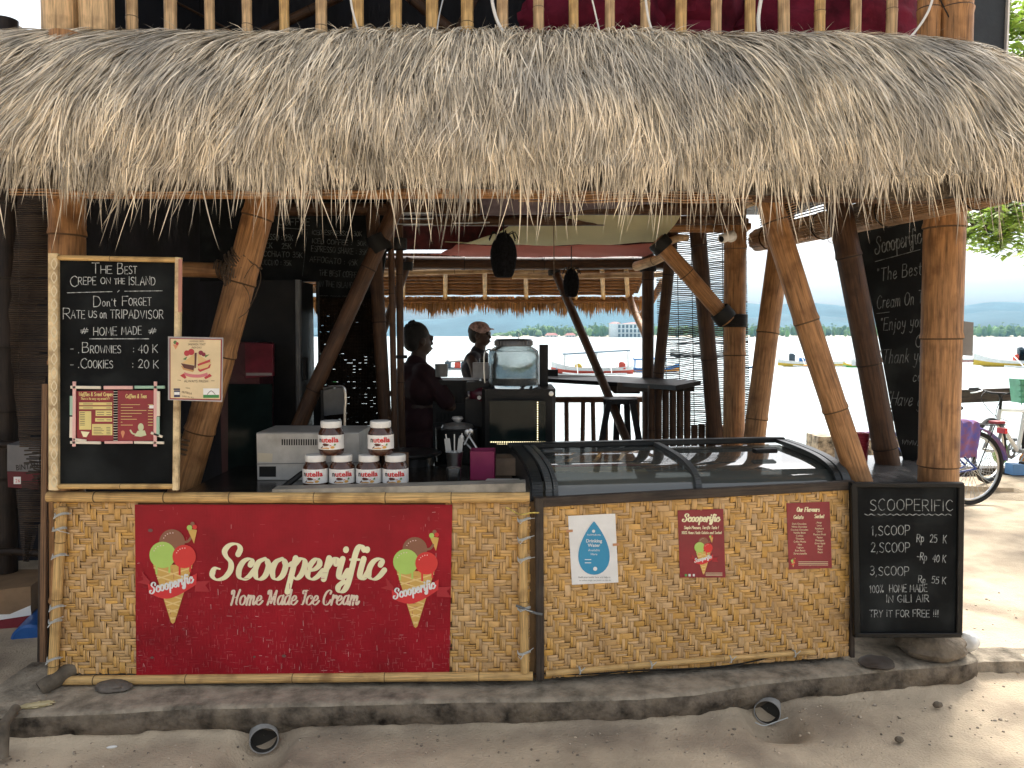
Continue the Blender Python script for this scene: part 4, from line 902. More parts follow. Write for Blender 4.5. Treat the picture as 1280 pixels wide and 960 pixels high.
# cables hanging in front of the upper room
for lab, pts, mt, r in (('white cable looping down onto the thatch left of the middle of the railing', [(436, -20), (440, 10), (447, 35), (455, 52)], 'w', .005), ('white hose curving onto the thatch right of the bright central baluster', [(612, -20), (618, 15), (628, 38), (645, 55), (652, 60)], 'w', .008),
                        ('thin grey wire running down steeply behind the left bamboo balusters', [(556, -10), (549, 20), (546, 42)], 'g', .004), ('thin white wire hanging in front of the left bean bag', [(738, -10), (745, 20), (753, 56)], 'w', .004),
                        ('white cable in front of the right edge of the middle bean bag', [(806, -10), (811, 25), (822, 58)], 'w', .006), ('thick white cable hanging beside the bright baluster over the freezer', [(953, -10), (948, 25), (952, 62)], 'w', .009),
                        ('white cable arching out to the right corner post', [(1168, -10), (1160, 15), (1142, 42), (1118, 64)], 'w', .006), ('thin black wire slanting across the right corner post', [(1170, -10), (1188, 25), (1208, 66)], 'k', .003),
                        ('black cable hanging beside the thick left posts', [(54, -10), (56, 20), (54, 50)], 'k', .009)):
    mb = MB(); tube(mb, [P(*q, 3.80) for q in cr(pts, 6)], r, 6); o = mb.build('cable', {'w': m_whitep, 'g': m_metal, 'k': m_rubber}[mt]); tag(o, lab, 'cable')

# ---- thatch canopy over the counter
th = thing('thatch_canopy', 'shaggy grey straw thatch canopy overhanging the whole kiosk counter', 'thatch', (0, 3.3, 2.4))
XL, XRt = -2.62, 2.62
def prof_t(t):      # t 0 top/back .. 1 bottom/front
    pts = [(4.02, 3.255), (3.72, 3.17), (3.48, 3.01), (3.30, 2.80), (3.21, 2.60), (3.19, 2.44)]
    k = t * 5; i = min(4, int(k)); f = k - i
    a, b, c, d = pts[max(i - 1, 0)], pts[i], pts[i + 1], pts[min(i + 2, 5)]
    return tuple(.5 * (2 * b[q] + (c[q] - a[q]) * f + (2 * a[q] - 5 * b[q] + 4 * c[q] - d[q]) * f * f + (3 * b[q] - a[q] - 3 * c[q] + d[q]) * f ** 3) for q in (0, 1))
def thp(x, t):
    y, z = prof_t(t); z -= .045 * (1 if x > 0 else .2) * (x / 2.2) ** 2 if x > 0 else .0
    e = max(0, (x - 1.95) / .5); z -= e * e * .13 * (1 - .7 * t); y += e * e * .05      # the right end rounds down and back
    e = max(0, (-x - 2.0) / .6); z -= e * e * .05
    b = .035 * noise.noise(Vector((x * 1.1, t * 2, 5))) + .02 * noise.noise(Vector((x * 4, t * 5, 8)))
    return Vector((x, y - b, z + b * .5))
mb = MB(); nX, nT = 90, 14; vs = [thp(XL + (XRt - XL) * i / nX, j / nT) + Vector((0, .07, -.055)) for j in range(nT + 1) for i in range(nX + 1)]
mb.add(vs, [(j * (nX + 1) + i, (j + 1) * (nX + 1) + i, (j + 1) * (nX + 1) + i + 1, j * (nX + 1) + i + 1) for j in range(nT) for i in range(nX)])
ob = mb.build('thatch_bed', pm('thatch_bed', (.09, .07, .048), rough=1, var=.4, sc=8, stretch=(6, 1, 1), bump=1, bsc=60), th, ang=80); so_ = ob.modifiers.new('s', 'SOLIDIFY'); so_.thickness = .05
rr = random.Random(11); V = []; F_ = []; MI = []
NS = 30000
def cell(x, k, off):       # centre of the tuft a straw belongs to
    w = .05; q = math.floor(x / w + off); h = math.sin(q * 127.1 + k * 311.7) * 43758.5; return (q - off + .5 + (h - math.floor(h) - .5) * .7) * w
for s in range(NS):
    x = rr.uniform(XL, XRt); t = rr.random() ** .92 * .97
    if rr.random() < .14: t = rr.uniform(0, .12)
    p = thp(x, t); tg = thp(x, min(1, t + .03)) - p; tg.normalize()
    nrm = Vector((0, tg.z, -tg.y))
    if nrm.y > 0: nrm = -nrm
    if t < .12: nrm = nrm + Vector((0, .3, .3))
    layer = int(t * 9); lift = (rr.random() ** 2 * .05 - .012) * (1 - .6 * t)
    clump = noise.noise(Vector((x * 3.2, t * 3, 1))) * .34 + noise.noise(Vector((x * 9, t * 5, 7))) * .22
    fan = (x / 2.2) * (.42 - .28 * t) if x < 0 else (x / 2.2) * (.36 - .14 * t)
    L = rr.uniform(.26, .50) * (1 + .3 * noise.noise(Vector((x * 2.1, 9, 2))) + .25 * noise.noise(Vector((x * 11, 5, 2))))
    lowz = 2.325 + .05 * noise.noise(Vector((x * 2.7, 3, 0))) + .08 * noise.noise(Vector((x * 13, 3, 0))) + rr.gauss(0, .03) 
    wisp = rr.random() < .14
    if wisp: lowz -= rr.uniform(.02, .22)
    if t > .4: L = min(L, max(.07, (p.z - lowz) * (1.0 if not wisp else 1.1)))
    if wisp and t > .75: L = max(.1, p.z - lowz)
    lean = fan + clump * .8 + rr.gauss(0, .12) + max(-.4, min(.4, (cell(x, layer, (layer * .37) % 1) - x) / max(L, .15) * .95))
    wd = rr.uniform(.0015, .0036) * (1.35 if rr.random() < .1 else 1)
    seg = 6; base = len(V); curl = rr.gauss(0, .12); tw = rr.uniform(-.8, .8); sl_ = L / seg; xc, tc_ = p.x, t; pos = p + nrm * lift; nv = nrm.normalized(); bow = rr.uniform(.0, .022)
    for k in range(seg + 1):
        f = k / seg; w_ = wd * (1 - f * f * .85); le = lean + curl * f; q = 1 / math.sqrt(1 + le * le)
        xn = xc + le * q * sl_; tn = tc_ + q * sl_ / 1.22
        if tn < 1: nx_ = thp(xn, tn) + nv * (lift + bow * math.sin(f * 2.6) + .012 * f)
        else: nx_ = pos + Vector((le * q * sl_, -.05 * sl_, -q * sl_))
        dd = (nx_ - pos).normalized(); sv = Vector((1, 0, 0)); sv = (sv - dd * sv.dot(dd)).normalized(); sv = (sv * math.cos(tw) + dd.cross(sv) * math.sin(tw))
        if k == seg: V.append(tuple(pos))
        else: V.append(tuple(pos - sv * w_)); V.append(tuple(pos + sv * w_))
        pos = nx_; xc = xn; tc_ = tn
    for k in range(seg - 1): b_ = base + 2 * k; F_.append((b_, b_ + 1, b_ + 3, b_ + 2))
    b_ = base + 2 * (seg - 1); F_.append((b_, b_ + 1, b_ + 2))
for s in range(2200):          # loose brown tangle along the ridge
    x = rr.uniform(XL, XRt); p = thp(x, rr.uniform(0, .10)) + Vector((0, 0, rr.uniform(.0, .03))); a = rr.gauss(0, 1.1); L = rr.uniform(.05, .16); d = Vector((math.sin(a + 1.3), -.35, rr.uniform(-.25, .22))).normalized() * L; b_ = len(V); w_ = Vector((0, .001, .0016))
    V += [tuple(p - w_), tuple(p + w_), tuple(p + d * .5 + Vector((0, 0, .012)) + w_), tuple(p + d * .5 + Vector((0, 0, .012)) - w_), tuple(p + d)]; F_ += [(b_, b_ + 1, b_ + 2, b_ + 3), (b_ + 3, b_ + 2, b_ + 4)]
mb = MB(); mb.v = V; mb.f = F_; mb.m = [0] * len(F_); mb.uv = [None] * len(F_)
m_th = pm('dry_straw', (.63, .535, .395), rough=.8, var=.2, sc=6, bump=0, isl=.62, dirt=((.33, .305, .27), 1.6, .65))
mb.build('straw', m_th, th, smooth=False, kind='stuff')
# slatted bamboo blinds rolled up behind the fringe
def blind(label, x0, x1, D, z0, z1, pitch, rad_, parent=None, colm=None, wav=.004, ends=.02):
    mb = MB(); n = int((z1 - z0) / pitch); rr = random.Random(int(x0 * 100 + 999))
    for k in range(n):
        z = z0 + k * pitch; a, b = x0 + rr.uniform(-ends, ends), x1 + rr.uniform(-ends, ends); m_ = 10
        tube(mb, [(a + (b - a) * i / m_, D + wav * math.sin(k * .6 + i), z + rr.uniform(-.0012, .0012) + wav * math.sin(i * 1.3 + 1)) for i in range(m_ + 1)], rad_, 5)
    m2 = MB()
    for i in range(max(2, int((x1 - x0) / .35))): xx = x0 + .1 + (x1 - x0 - .2) * i / max(1, int((x1 - x0) / .35) - 1); tube(m2, [(xx, D - .006, z0), (xx, D - .006, z1)], .0016, 4)
    t = thing('bamboo_blind', label, 'blind', ((x0 + x1) / 2, D, z0), 'slatted bamboo blinds'); mb.build('slats', colm or m_blind, t, kind='stuff'); m2.build('cords', m_rope, t, kind='stuff'); return t
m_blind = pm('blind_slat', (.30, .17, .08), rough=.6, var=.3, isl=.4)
blind('brown slatted blind behind the left half of the straw fringe', P(12, 220, 3.46).x, P(455, 220, 3.46).x, 3.46, P(0, 244, 3.46).z, P(0, 170, 3.46).z, .0115, .0042)
blind('brown slatted blind behind the middle and right of the straw fringe', P(645, 220, 3.47).x, P(940, 220, 3.47).x, 3.47, P(0, 252, 3.47).z, P(0, 180, 3.47).z, .0115, .0042)
# tall see-through blind on the seaward side and the rolled one along the right side
def vblind(label, top, bot, pitch, rad_, n2=12):
    # top: list of (px,py,D) left and right ends; bot likewise
    A, B = [P(*q) for q in top]; C_, D_ = [P(*q) for q in bot]; n = int((A.z - C_.z) / pitch); mb = MB(); rr = random.Random(4)
    for k in range(n):
        t = k / n; a = A.lerp(C_, t); b = B.lerp(D_, t); pts = []
        for i in range(n2 + 1):
            u = i / n2; p = a.lerp(b, u); w_ = .012 * math.sin(u * 5 + t * 7) + .02 * math.sin(t * 3 + u * 2); pts.append(p + Vector((0, w_, .010 * math.sin(u * 9 + t * 5) + rr.uniform(-.002, .002))))
        tube(mb, pts, rad_ * rr.uniform(.7, 1.25), 4)
    m2 = MB()
    for i in range(6): u = (i + .5) / 6; tube(m2, [A.lerp(B, u) + Vector((0, -.02, 0)), C_.lerp(D_, u) + Vector((0, -.02, 0))], .003, 4)
    t_ = thing('bamboo_blind', label, 'blind', C_, 'slatted bamboo blinds'); mb.build('slats', m_bld, t_, kind='stuff'); m2.build('cords', m_rubber, t_, kind='stuff'); return t_
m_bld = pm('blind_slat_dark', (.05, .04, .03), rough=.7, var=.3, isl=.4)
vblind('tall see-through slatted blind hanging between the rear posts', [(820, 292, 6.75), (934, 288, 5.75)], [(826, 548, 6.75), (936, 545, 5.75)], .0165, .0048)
# side blind: slats run towards the sea, still partly down, ending in the thick roll
A, B = P(1252, 232, 3.45), P(948, 300, 5.75)
sb = thing('rolled_blind', 'thick rolled slatted blind running seaward along the right side under the thatch', 'blind', A.lerp(B, .5))
mb = MB(); d = (B - A).normalized(); u_, v_ = perp(d)
for k in range(44):
    a = k * 6.2832 / 44; r = .078 + R.uniform(-.001, .002)
    tube(mb, [A + (B - A) * (i / 6) + (u_ * math.cos(a) + v_ * math.sin(a)) * r + d * R.uniform(-.012, .012) * (i in (0, 6)) for i in range(7)], .0058, 5)
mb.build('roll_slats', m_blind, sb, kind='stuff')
mb = MB(); tube(mb, [A - d * .004, B + d * .004], .0745, 16); mb.build('roll_core', pm('blind_roll', (.16, .10, .055), rough=.8, var=.5, sc=3, stretch=(20, 1, 1), uv=True), sb)
mb = MB()
for k in range(26):
    h = .095 + k * .0175; tube(mb, [A + (B - A) * (i / 8) + Vector((.01 * math.sin(i), 0, h + .006 * math.sin(i * 1.4))) for i in range(9)], .0045, 4)
mb.build('slats', m_bld, sb, kind='stuff')
for f in (.06, .34, .62, .92):
    mb = MB(); c = A.lerp(B, f); tube(mb, [c + (u_ * math.cos(a) + v_ * math.sin(a)) * .088 for a in [i * .524 for i in range(13)]], .004, 5, 0, False); tube(mb, [c + Vector((0, 0, .08)), c + Vector((0, 0, .55))], .003, 4); mb.build('cord', m_rubber, sb)
mb = MB(); tube(mb, [P(*q, 4.2) for q in cr([(1048, 275), (1038, 290), (1035, 300), (1041, 304), (1046, 298), (1044, 285), (1049, 276)], 5)], .0022, 5); o = mb.build('cord_loop', m_rope); tag(o, 'small loop of cord hanging under the rolled side blind', 'cord')
# string and cloth ties below the fringe
for (px, y0, y1, lab) in ((692, 225, 345, 'thin dark cord hanging from the thatch in front of the pink sail'),):
    mb = MB(); tube(mb, [P(px, y0, 3.7), P(px + .5, y1, 3.7)], .0025, 5); o = mb.build('cord', m_rope); tag(o, lab, 'cord')

# ================================================================== INSIDE THE KIOSK
def ltag(mb, name, mat, label, cat, group=None, **k): return tag(mb.build(name, mat, **k), label, cat, group)
# worktop of the left counter, pale edge strip
mb = MB(); bx2(mb, P(232, 600, 3.6).x, P(640, 600, 3.6).x, 3.56, 4.3, 1.005, 1.035); bx2(mb, P(232, 600, 3.6).x, P(640, 600, 3.6).x, 3.60, 3.63, .15, 1.0, 0)
ltag(mb, 'worktop', pm('worktop_black', (.022, .017, .013), rough=.16, var=.5, sc=5, stretch=(1, 7, 1), bump=.1), 'dark worktop behind the bamboo counter carrying jars and utensils', 'worktop', smooth=False)
mb = MB(); prism(mb, [P(340, 617, 3.48), P(657, 615, 3.48), P(657, 604, 3.48), P(340, 612, 3.48)], (0, .09, 0)); ltag(mb, 'edge_strip', pm('pale_edge', (.27, .25, .21), rough=.5, var=.2, sc=10), 'pale wooden strip along the front edge of the worktop', 'shelf edge', smooth=False)
ZW = 1.037
# menu chalkboard, left
BP = YP(3.44)
t = thing('chalkboard', 'tall chalkboard in a patterned bamboo frame at the left end of the counter', 'chalkboard', BP.at(145, 612))
mb = MB(); slab_px(mb, BP, [(67, 322), (224, 324), (219, 608), (66, 608)], .02); mb.build('board', m_black, t, smooth=False)
m_pat = pm('patterned_cane', (.60, .47, .27), rough=.55, var=.35, sc=16, col2=(.33, .22, .11), bump=.1)
for nm, a, b, wd, mt in (('frame', (67.5, 317), (68, 612), .042, m_pat), ('frame', (223.5, 322), (220, 612), .026, m_pat), ('frame', (72, 322), (222, 325), .024, B_RAIL[0]), ('frame', (72, 608), (217, 608), .024, B_RAIL[0])):
    mb = MB(); bamboo(mb, BP.at(*a, .012), BP.at(*b, .012), wd / 2, wd / 2, 10, node=.42) if mt is not m_pat else beam(mb, BP.at(*a, .012), BP.at(*b, .012), wd * (1.0), .03, 0, (0, 1, 0), .006); mb.build(nm, B_RAIL if mt is not m_pat else m_pat, t)
mb = MB(); beam(mb, BP.at(225.5, 324, .029), BP.at(225, 390, .029), .016, .004, 0, (0, 1, 0)); mb.build('pink_facing', flat('faded_pink', (.42, .18, .13)), t, smooth=False)
# diamond pattern on the left cane
mb = MB()
for k in range(17):
    y = 330 + k * 17; ink(mb, BP, [cr([(67.5, y - 7), (71, y), (67.5, y + 7)], 4), cr([(67.5, y - 7), (64, y), (67.5, y + 7)], 4)], 1.3, None, .0285)
mb.build('diamond_pattern', flat('cane_light', (.72, .62, .42)), t, smooth=False, kind='stuff')
mb = MB(); W_ = liner(BP, t, m_chalk, .88)
W_('T', 115, 342, 13, 9); W_('HE', 126, 342, 9.5, 14, sp=.15); W_('B', 147, 342, 13, 7); W_('EST', 156, 342, 9.5, 15)
W_('C', 88, 358, 13, 9); W_('REPE', 98, 356, 9.5, 22); W_('ON', 126, 355, 7.5, 12); W_('THE', 143, 355, 7, 13); W_('ISLAND', 161, 356, 10, 33)
ink(mb, BP, [[(84, 366), (140, 364.5)], [(156, 364), (203, 363.5)], [(147, 365), (149, 363)]], .8, None, .002)
W_('D', 117, 383, 13, 9); W_("on't", 128, 383, 10, 17); W_('F', 153, 382, 12, 7); W_('ORGET', 161, 382, 9.5, 28)
W_('R', 79, 399, 13, 9); W_('ATE', 89, 398, 10, 17); W_('US', 111, 397, 8.5, 10); W_('on', 125, 398, 11, 8); W_('TRIPADVISOR', 138, 398, 10.5, 66)
W_('#', 101, 418, 8, 9); W_('HOME', 117, 419, 10, 29); W_('MADE', 152, 418, 10, 25); W_('#', 186, 418, 8, 9); ink(mb, BP, [[(112, 423.5), (186, 423.5)]], 1, None, .002)
W_('- .', 88, 441, 10, 11); W_('B', 103, 441, 12, 8); W_('ROWNIES', 113, 441, 9.5, 38); W_(':', 166, 441, 9, 2); W_('40', 173, 441, 10, 12); W_('K', 191, 441, 10, 6)
W_('- .', 88, 460, 10, 11); W_('C', 101, 460, 12, 8); W_('OOKIES', 110, 460, 9.5, 31); W_(':', 165, 460, 9, 2); W_('20', 173, 460, 10, 13); W_('K', 192, 460, 10, 6)
mb.build('chalk_rules', m_chalk, t, smooth=False)
# open menu pinned to the board between painted sticks
mn = thing('menu', 'opened spiral bound maroon menu held by pastel sticks on the left chalkboard', 'menu', BP.at(147, 553, .01))
mb = MB(); slab_px(mb, BP, [(95, 489), (142, 488), (142, 552), (96, 552)], .002, 0, .012); mb.build('page', m_red, mn, smooth=False)
mb = MB(); slab_px(mb, BP, [(147, 488), (194, 488), (194, 551), (147, 552)], .002, 0, .012); mb.build('page', m_red, mn, smooth=False)
mb = MB()
for k in range(20):
    y = 489.5 + k * 3.2; c = BP.at(144.5, y, .012); tube(mb, [c + Vector((math.cos(a) * .009, -abs(math.sin(a)) * .006, 0)) for a in [i * math.pi / 6 for i in range(7)]], .0022, 5)
mb.build('spiral_binding', m_metal, mn, kind='stuff')
pink, mint, bei = flat('stick_pink', (.72, .42, .38)), flat('stick_mint', (.32, .50, .38)), flat('stick_beige', (.72, .64, .52))
for a, b, wd, mt in (((93, 477), (92.5, 558), 4, pink), ((194.5, 477), (194, 558), 4, pink), ((88.5, 484), (126, 484.5), 3.6, bei), ((130, 484.5), (166, 484.5), 4.2, pink), ((168.5, 484), (206, 484), 3.6, mint), ((88, 553), (126, 553.5), 3.4, bei), ((131, 553), (166, 553), 3.2, pink), ((168, 553), (205, 553.5), 3.2, bei),
                     ((89.5, 495), (89.5, 519), 4, mint), ((89.5, 521), (89, 547), 4, bei), ((198, 489), (198, 520), 4, bei), ((197.5, 521), (197.5, 545), 4, mint), ((92, 549), (108, 551), 3, bei), ((189, 541), (203, 546), 3, bei)):
    mb = MB(); beam(mb, BP.at(*a, .018), BP.at(*b, .018), wd / FPX * 3.44, .006, 0, (0, 1, 0), .0012); mb.build('stick', mt, mn, smooth=False)
m_yel = flat('menu_yellow', (.70, .58, .22))
mb = MB()
for q in ((99, 503, 140, 506.5), (99, 508, 140, 511.5), (99, 514, 114, 537), (119.5, 513, 140, 520), (119, 522.5, 140, 527), (115, 530, 140.5, 544)): m2 = MB(); rect_px(m2, BP, *q, .0128); m2.build('menu_panel', m_yel, mn, smooth=False)
ink(mb, BP, write('Waffles & Sweet Crepes', 98.5, 495, 4.6, 42, shear=.1), .8, .5, .0128); ink(mb, BP, write('There is the easy way around it !', 101, 499.6, 2.8, 36, shear=.1), .4, None, .0128)
ink(mb, BP, write('Coffees & Teas', 157, 497.5, 4.8, 26, shear=.1), .8, .5, .0128)
for k, w_ in enumerate((24, 15, 32, 26, 14, 20, 2, 15)): rect_px(mb, BP, 151, 505.5 + k * 3.65, 151 + w_, 506.1 + k * 3.65, .0128); rect_px(mb, BP, 185, 505.5 + k * 3.65, 191, 506.2 + k * 3.65, .0128)
mb.build('menu_print', m_yel, mn, smooth=False)
mb = MB()
for k in range(8): rect_px(mb, BP, 100, 515.5 + k * 2.2, 106 + (k * 5) % 5, 516.2 + k * 2.2, .0131)
for k in range(5): rect_px(mb, BP, 117, 534 + k * 2, 126 + (k * 7) % 5, 534.6 + k * 2, .0131); rect_px(mb, BP, 133, 534 + k * 2, 138, 534.6 + k * 2, .0131)
for y in (504.6, 509.6, 515, 518, 524.5): rect_px(mb, BP, 121 if y > 512 else 104, y, 130 if y > 512 else 116, y + .7, .0131); rect_px(mb, BP, 133, y, 139, y + .7, .0131)
mb.build('menu_print', flat('menu_dark', (.06, .04, .03)), mn, smooth=False)
mb = MB(); poly_px(mb, BP, [(101, 539), (112, 540), (108, 546.5), (104, 546)], .0131); mb.build('cup_drawing', m_cream, mn, smooth=False)
mb = MB(); disc_px(mb, BP, 176, 534, 3.6, .0129, ry=5, n=14); poly_px(mb, BP, [(168, 545), (172, 538.5), (181, 538), (183, 544), (176, 546)], .0130); ink(mb, BP, [cr([(171, 543), (166, 542), (163, 538)], 4)], 2.4, 1.5, .0129); mb.build('retro_figure_drawing', flat('figure_sage', (.55, .58, .36)), mn, smooth=False)
mb = MB(); poly_px(mb, BP, [(151, 541), (156, 541), (153.5, 548)], .013); disc_px(mb, BP, 153.5, 540.5, 2.4, .0132, n=10); mb.build('cone_drawing', flat('drawing_orange', (.6, .25, .12)), mn, smooth=False)
mb = MB(); rect_px(mb, BP, 186.5, 506.5, 192, 510.5, .0133); mb.build('price_sticker', m_white, mn, smooth=False)
# clipped crepe poster
CP_ = Plane(P(244, 460, 3.36), (0.02, -1, 0))
t = thing('poster', 'cream laminated poster of sandwiches hanging between the chalkboard and the left brace', 'poster', CP_.at(244, 502))
mb = MB(); slab_px(mb, CP_, [(210, 420.5), (279, 422), (278, 502.5), (210, 500)], .002, 0, 0); mb.build('laminate', pm('laminate', (.35, .33, .33), rough=.15, var=.1, bump=0), t, smooth=False)
mb = MB(); poly_px(mb, CP_, [(212, 422.5), (277.5, 424), (276.5, 500.5), (212, 499)], .0006); mb.build('border', m_red, t, smooth=False)
mb = MB(); poly_px(mb, CP_, [(213.2, 423.5), (276, 425), (275, 499), (213.2, 497.6)], .0012); mb.build('sheet', pm('cream_paper', (.66, .52, .31), rough=.5, var=.06, bump=0), t, smooth=False)
mb = MB(); dk = flat('print_brown', (.09, .05, .03)); rdp = flat('print_red', (.42, .03, .04)); grp = flat('print_green', (.08, .18, .05))
font_px(mb, CP_, 'HOMEMADE CREPES', 246, 427.5, 2, 18, lay=.0018, center=True); font_px(mb, CP_, 'SANDWICH / TOAST', 246, 431.6, 2.6, 22, lay=.0018, center=True, bold=.01); font_px(mb, CP_, 'FRESH DAILY', 246, 435.6, 2.4, 13, lay=.0018, center=True)
font_px(mb, CP_, 'ALWAYS FRESH', 245, 478, 3.2, 30, lay=.0018, center=True); ink(mb, CP_, [[(222, 475), (226, 475.5)], [(264, 476), (268, 476)]], .5, None, .0018)
font_px(mb, CP_, 'REAL', 232, 485.5, 1.8, 6, rot=8, lay=.0018); font_px(mb, CP_, 'NUTELLA', 227, 491, 2.6, 13, bold=.02, rot=10, lay=.0018); font_px(mb, CP_, 'USED IN ALL', 227.5, 496, 2, 15, rot=8, lay=.0018)
mb.build('lettering', dk, t, smooth=False)
mb = MB(); ss = .0018
poly_px(mb, CP_, [(226, 457), (243, 463), (241, 465), (229, 462)], ss, 0); poly_px(mb, CP_, [(247, 462), (264, 455), (262, 460), (250, 465)], ss, 1)
poly_px(mb, CP_, [(232, 451), (243, 442), (243, 456), (227, 454)], ss + .0003, 2); poly_px(mb, CP_, [(247, 442), (258, 450), (261, 455), (248, 454)], ss + .0003, 2)
poly_px(mb, CP_, [(226, 454), (243, 457), (242, 463), (230, 460)], ss + .0006, 3); poly_px(mb, CP_, [(247, 455), (263, 449), (262, 456), (248, 462)], ss + .0006, 1); poly_px(mb, CP_, [(246, 458), (264, 452), (260, 459), (250, 462)], ss + .0009, 2)
poly_px(mb, CP_, [(243.3, 441), (246, 441), (244.8, 460), (243, 460)], ss + .001, 3)
mb.build('sandwich_picture', [flat('crust', (.50, .26, .10)), rdp, flat('bread', (.62, .42, .18)), flat('filling', (.10, .03, .02))], t, smooth=False)
mb = MB(); disc_px(mb, CP_, 233.5, 441.5, 3.6, .0021, n=12); disc_px(mb, CP_, 239, 440, 4, .0023, n=12); disc_px(mb, CP_, 251, 441, 3, .0021, 1, n=12); disc_px(mb, CP_, 254.5, 443, 2.6, .0023, 1, n=12)
poly_px(mb, CP_, [(228.5, 449), (234, 445.5), (232, 450)], .002, 2); poly_px(mb, CP_, [(255, 444), (262, 443), (257, 447)], .002, 2); mb.build('berries_picture', [rdp, flat('berry_dark', (.2, .01, .03)), grp], t, smooth=False)
mb = MB(); up_ = cr([(230, 465), (238, 467.5), (250, 468), (259, 465.5)], 4); lo = cr([(231, 469), (238, 471.5), (250, 472), (260, 469.5)], 4); n = len(up_); mb.add([CP_.at(*q, .0022) for q in up_] + [CP_.at(*q, .0022) for q in lo], [(i, i + 1, n + i + 1, n + i) for i in range(n - 1)], 0)
poly_px(mb, CP_, [(225, 469.5), (230, 466.5), (233, 472), (231, 473.5)], .0019, 1); poly_px(mb, CP_, [(255, 472), (262, 467), (265, 470), (257, 474)], .0019, 1); mb.build('ribbon_picture', [flat('ribbon_pink', (.55, .16, .18)), rdp], t, smooth=False)
mb = MB(); rect_px(mb, CP_, 254, 485.5, 274, 493.5, .0018, 0); rect_px(mb, CP_, 254, 493.5, 273.7, 497.3, .0018, 1); ink(mb, CP_, [cr([(259, 493), (264, 488.5), (269, 493)], 5)], .7, None, .0022, 2); mb.build('label_picture', [m_white, flat('label_green', (.03, .2, .05)), dk], t, smooth=False)
mb = MB(); rect_px(mb, CP_, 217.5, 488, 225, 496.5, .0018, 0); rect_px(mb, CP_, 217, 485.5, 225, 487.5, .0019, 0); rect_px(mb, CP_, 217.8, 490, 224.5, 493.5, .0021, 1); mb.build('jar_picture', [flat('ink_navy', (.03, .03, .08)), m_white], t, smooth=False)
mb = MB(); poly_px(mb, CP_, [(216, 430.5), (223, 431), (219.5, 437)], .0019, 0); disc_px(mb, CP_, 219, 428, 2.3, .0021, 1, n=10); disc_px(mb, CP_, 221.5, 429.5, 2, .0023, 2, n=10); mb.build('cone_picture', [flat('drawing_orange', (.6, .25, .12)), grp, rdp], t, smooth=False)

# ---- spread jars
m_choc = pm('chocolate_spread', (.055, .018, .008), rough=.18, var=.1, bump=0, coat=.6)
m_lab = pm('jar_label', (.80, .79, .76), rough=.35, var=.03, bump=0); m_redink = flat('label_red', (.62, .012, .015)); m_blk = flat('label_black', (.02, .015, .015))
def make_jar():
    c = Vector((0, 0, 0)); t = thing('spread_jar', 'x', 'jar', c, 'hazelnut spread jars stacked on the counter')
    r = .060
    mb = MB(); prof = [(.001, .0), (r * .82, .0), (r * .93, .008), (r * .96, .02), (r * 1.0, .045), (r * 1.0, .075), (r * .95, .092), (r * .80, .106), (r * .74, .112), (r * .72, .116), (.001, .116)]
    lathe(mb, prof, c, 28); mb.build('glass_jar', m_choc, t)
    mb = MB(); lathe(mb, [(.001, .112), (r * .78, .112), (r * .80, .114), (r * .80, .134), (r * .77, .138), (.001, .138)], c, 28); mb.build('lid', m_whitep, t)
    mb = MB(); vs = []; n = 22; a0, a1 = -2.35, -.79
    def cy(a, z, dr=0): rr_ = r * 1.0 * (1 if .03 < z < .08 else .985) + .0012 + dr; return Vector((rr_ * math.cos(a), rr_ * math.sin(a), z))
    for i in range(n + 1):
        a = -math.pi * .96 + (math.pi * .92) * i / n; vs += [cy(a, .026), cy(a, .084)]
    mb.add(vs, [(2 * i, 2 * i + 2, 2 * i + 3, 2 * i + 1) for i in range(n)]); lb = mb.build('label', m_lab, t)
    class Cyl:
        def at(s, x, y, h=0): a = -math.pi / 2 + x / .0612; return Vector(((r + .0016 + h) * math.cos(a), (r + .0016 + h) * math.sin(a), y))
    def bf(txt, x, y, h, wd, m, bold=.03):
        mb = MB(); cu = bpy.data.curves.new('t', 'FONT'); cu.body = txt; cu.offset = bold; cu.resolution_u = 2; ob = bpy.data.objects.new('t', cu); COL.objects.link(ob); me = bpy.data.meshes.new_from_object(ob)
        vs = [tuple(v.co) for v in me.vertices]; fs = [tuple(p.vertices) for p in me.polygons]; bpy.data.objects.remove(ob); bpy.data.curves.remove(cu); bpy.data.meshes.remove(me)
        W = max(v[0] for v in vs); mb.add([Cyl().at(x + a / W * wd, y + b_ * h / .73, .0004) for a, b_, _ in vs], fs); return mb.build('lettering', m, lb, smooth=False)
    bf('n', -.050, .056, .021, .0145, m_blk, .03); bf('utella', -.034, .056, .021, .080, m_redink, .03)
    def blob(pts, mt, hh=.0005):
        mb = MB(); mb.add([Cyl().at(x, y, hh) for x, y in pts], [tuple(range(len(pts)))]); mb.build('picture', mt, lb, smooth=False)
    blob([(-.030, .046), (-.022, .052), (-.008, .051), (.004, .046), (-.006, .041), (-.02, .040)], flat('spread_brown', (.10, .02, .01)))
    blob([(-.042, .031), (-.030, .040), (-.026, .038), (-.036, .030)], flat('spread_brown', (.10, .02, .01)), .0007)
    blob([(-.034, .032), (-.01, .036), (.006, .033), (.0, .029), (-.03, .029)], flat('bread_gold', (.62, .34, .12)), .0006)
    blob([(.008, .036), (.014, .041), (.024, .040), (.028, .034), (.020, .030), (.010, .031)], flat('nut_gold', (.70, .38, .08)))
    blob([(.022, .043), (.027, .051), (.033, .049), (.031, .042)], flat('leaf_green', (.10, .28, .06)))
    blob([(.004, .043), (.012, .045), (.013, .042), (.005, .041)], flat('label_red', (.62, .012, .015)))
    return t
jar0 = make_jar(); first = True
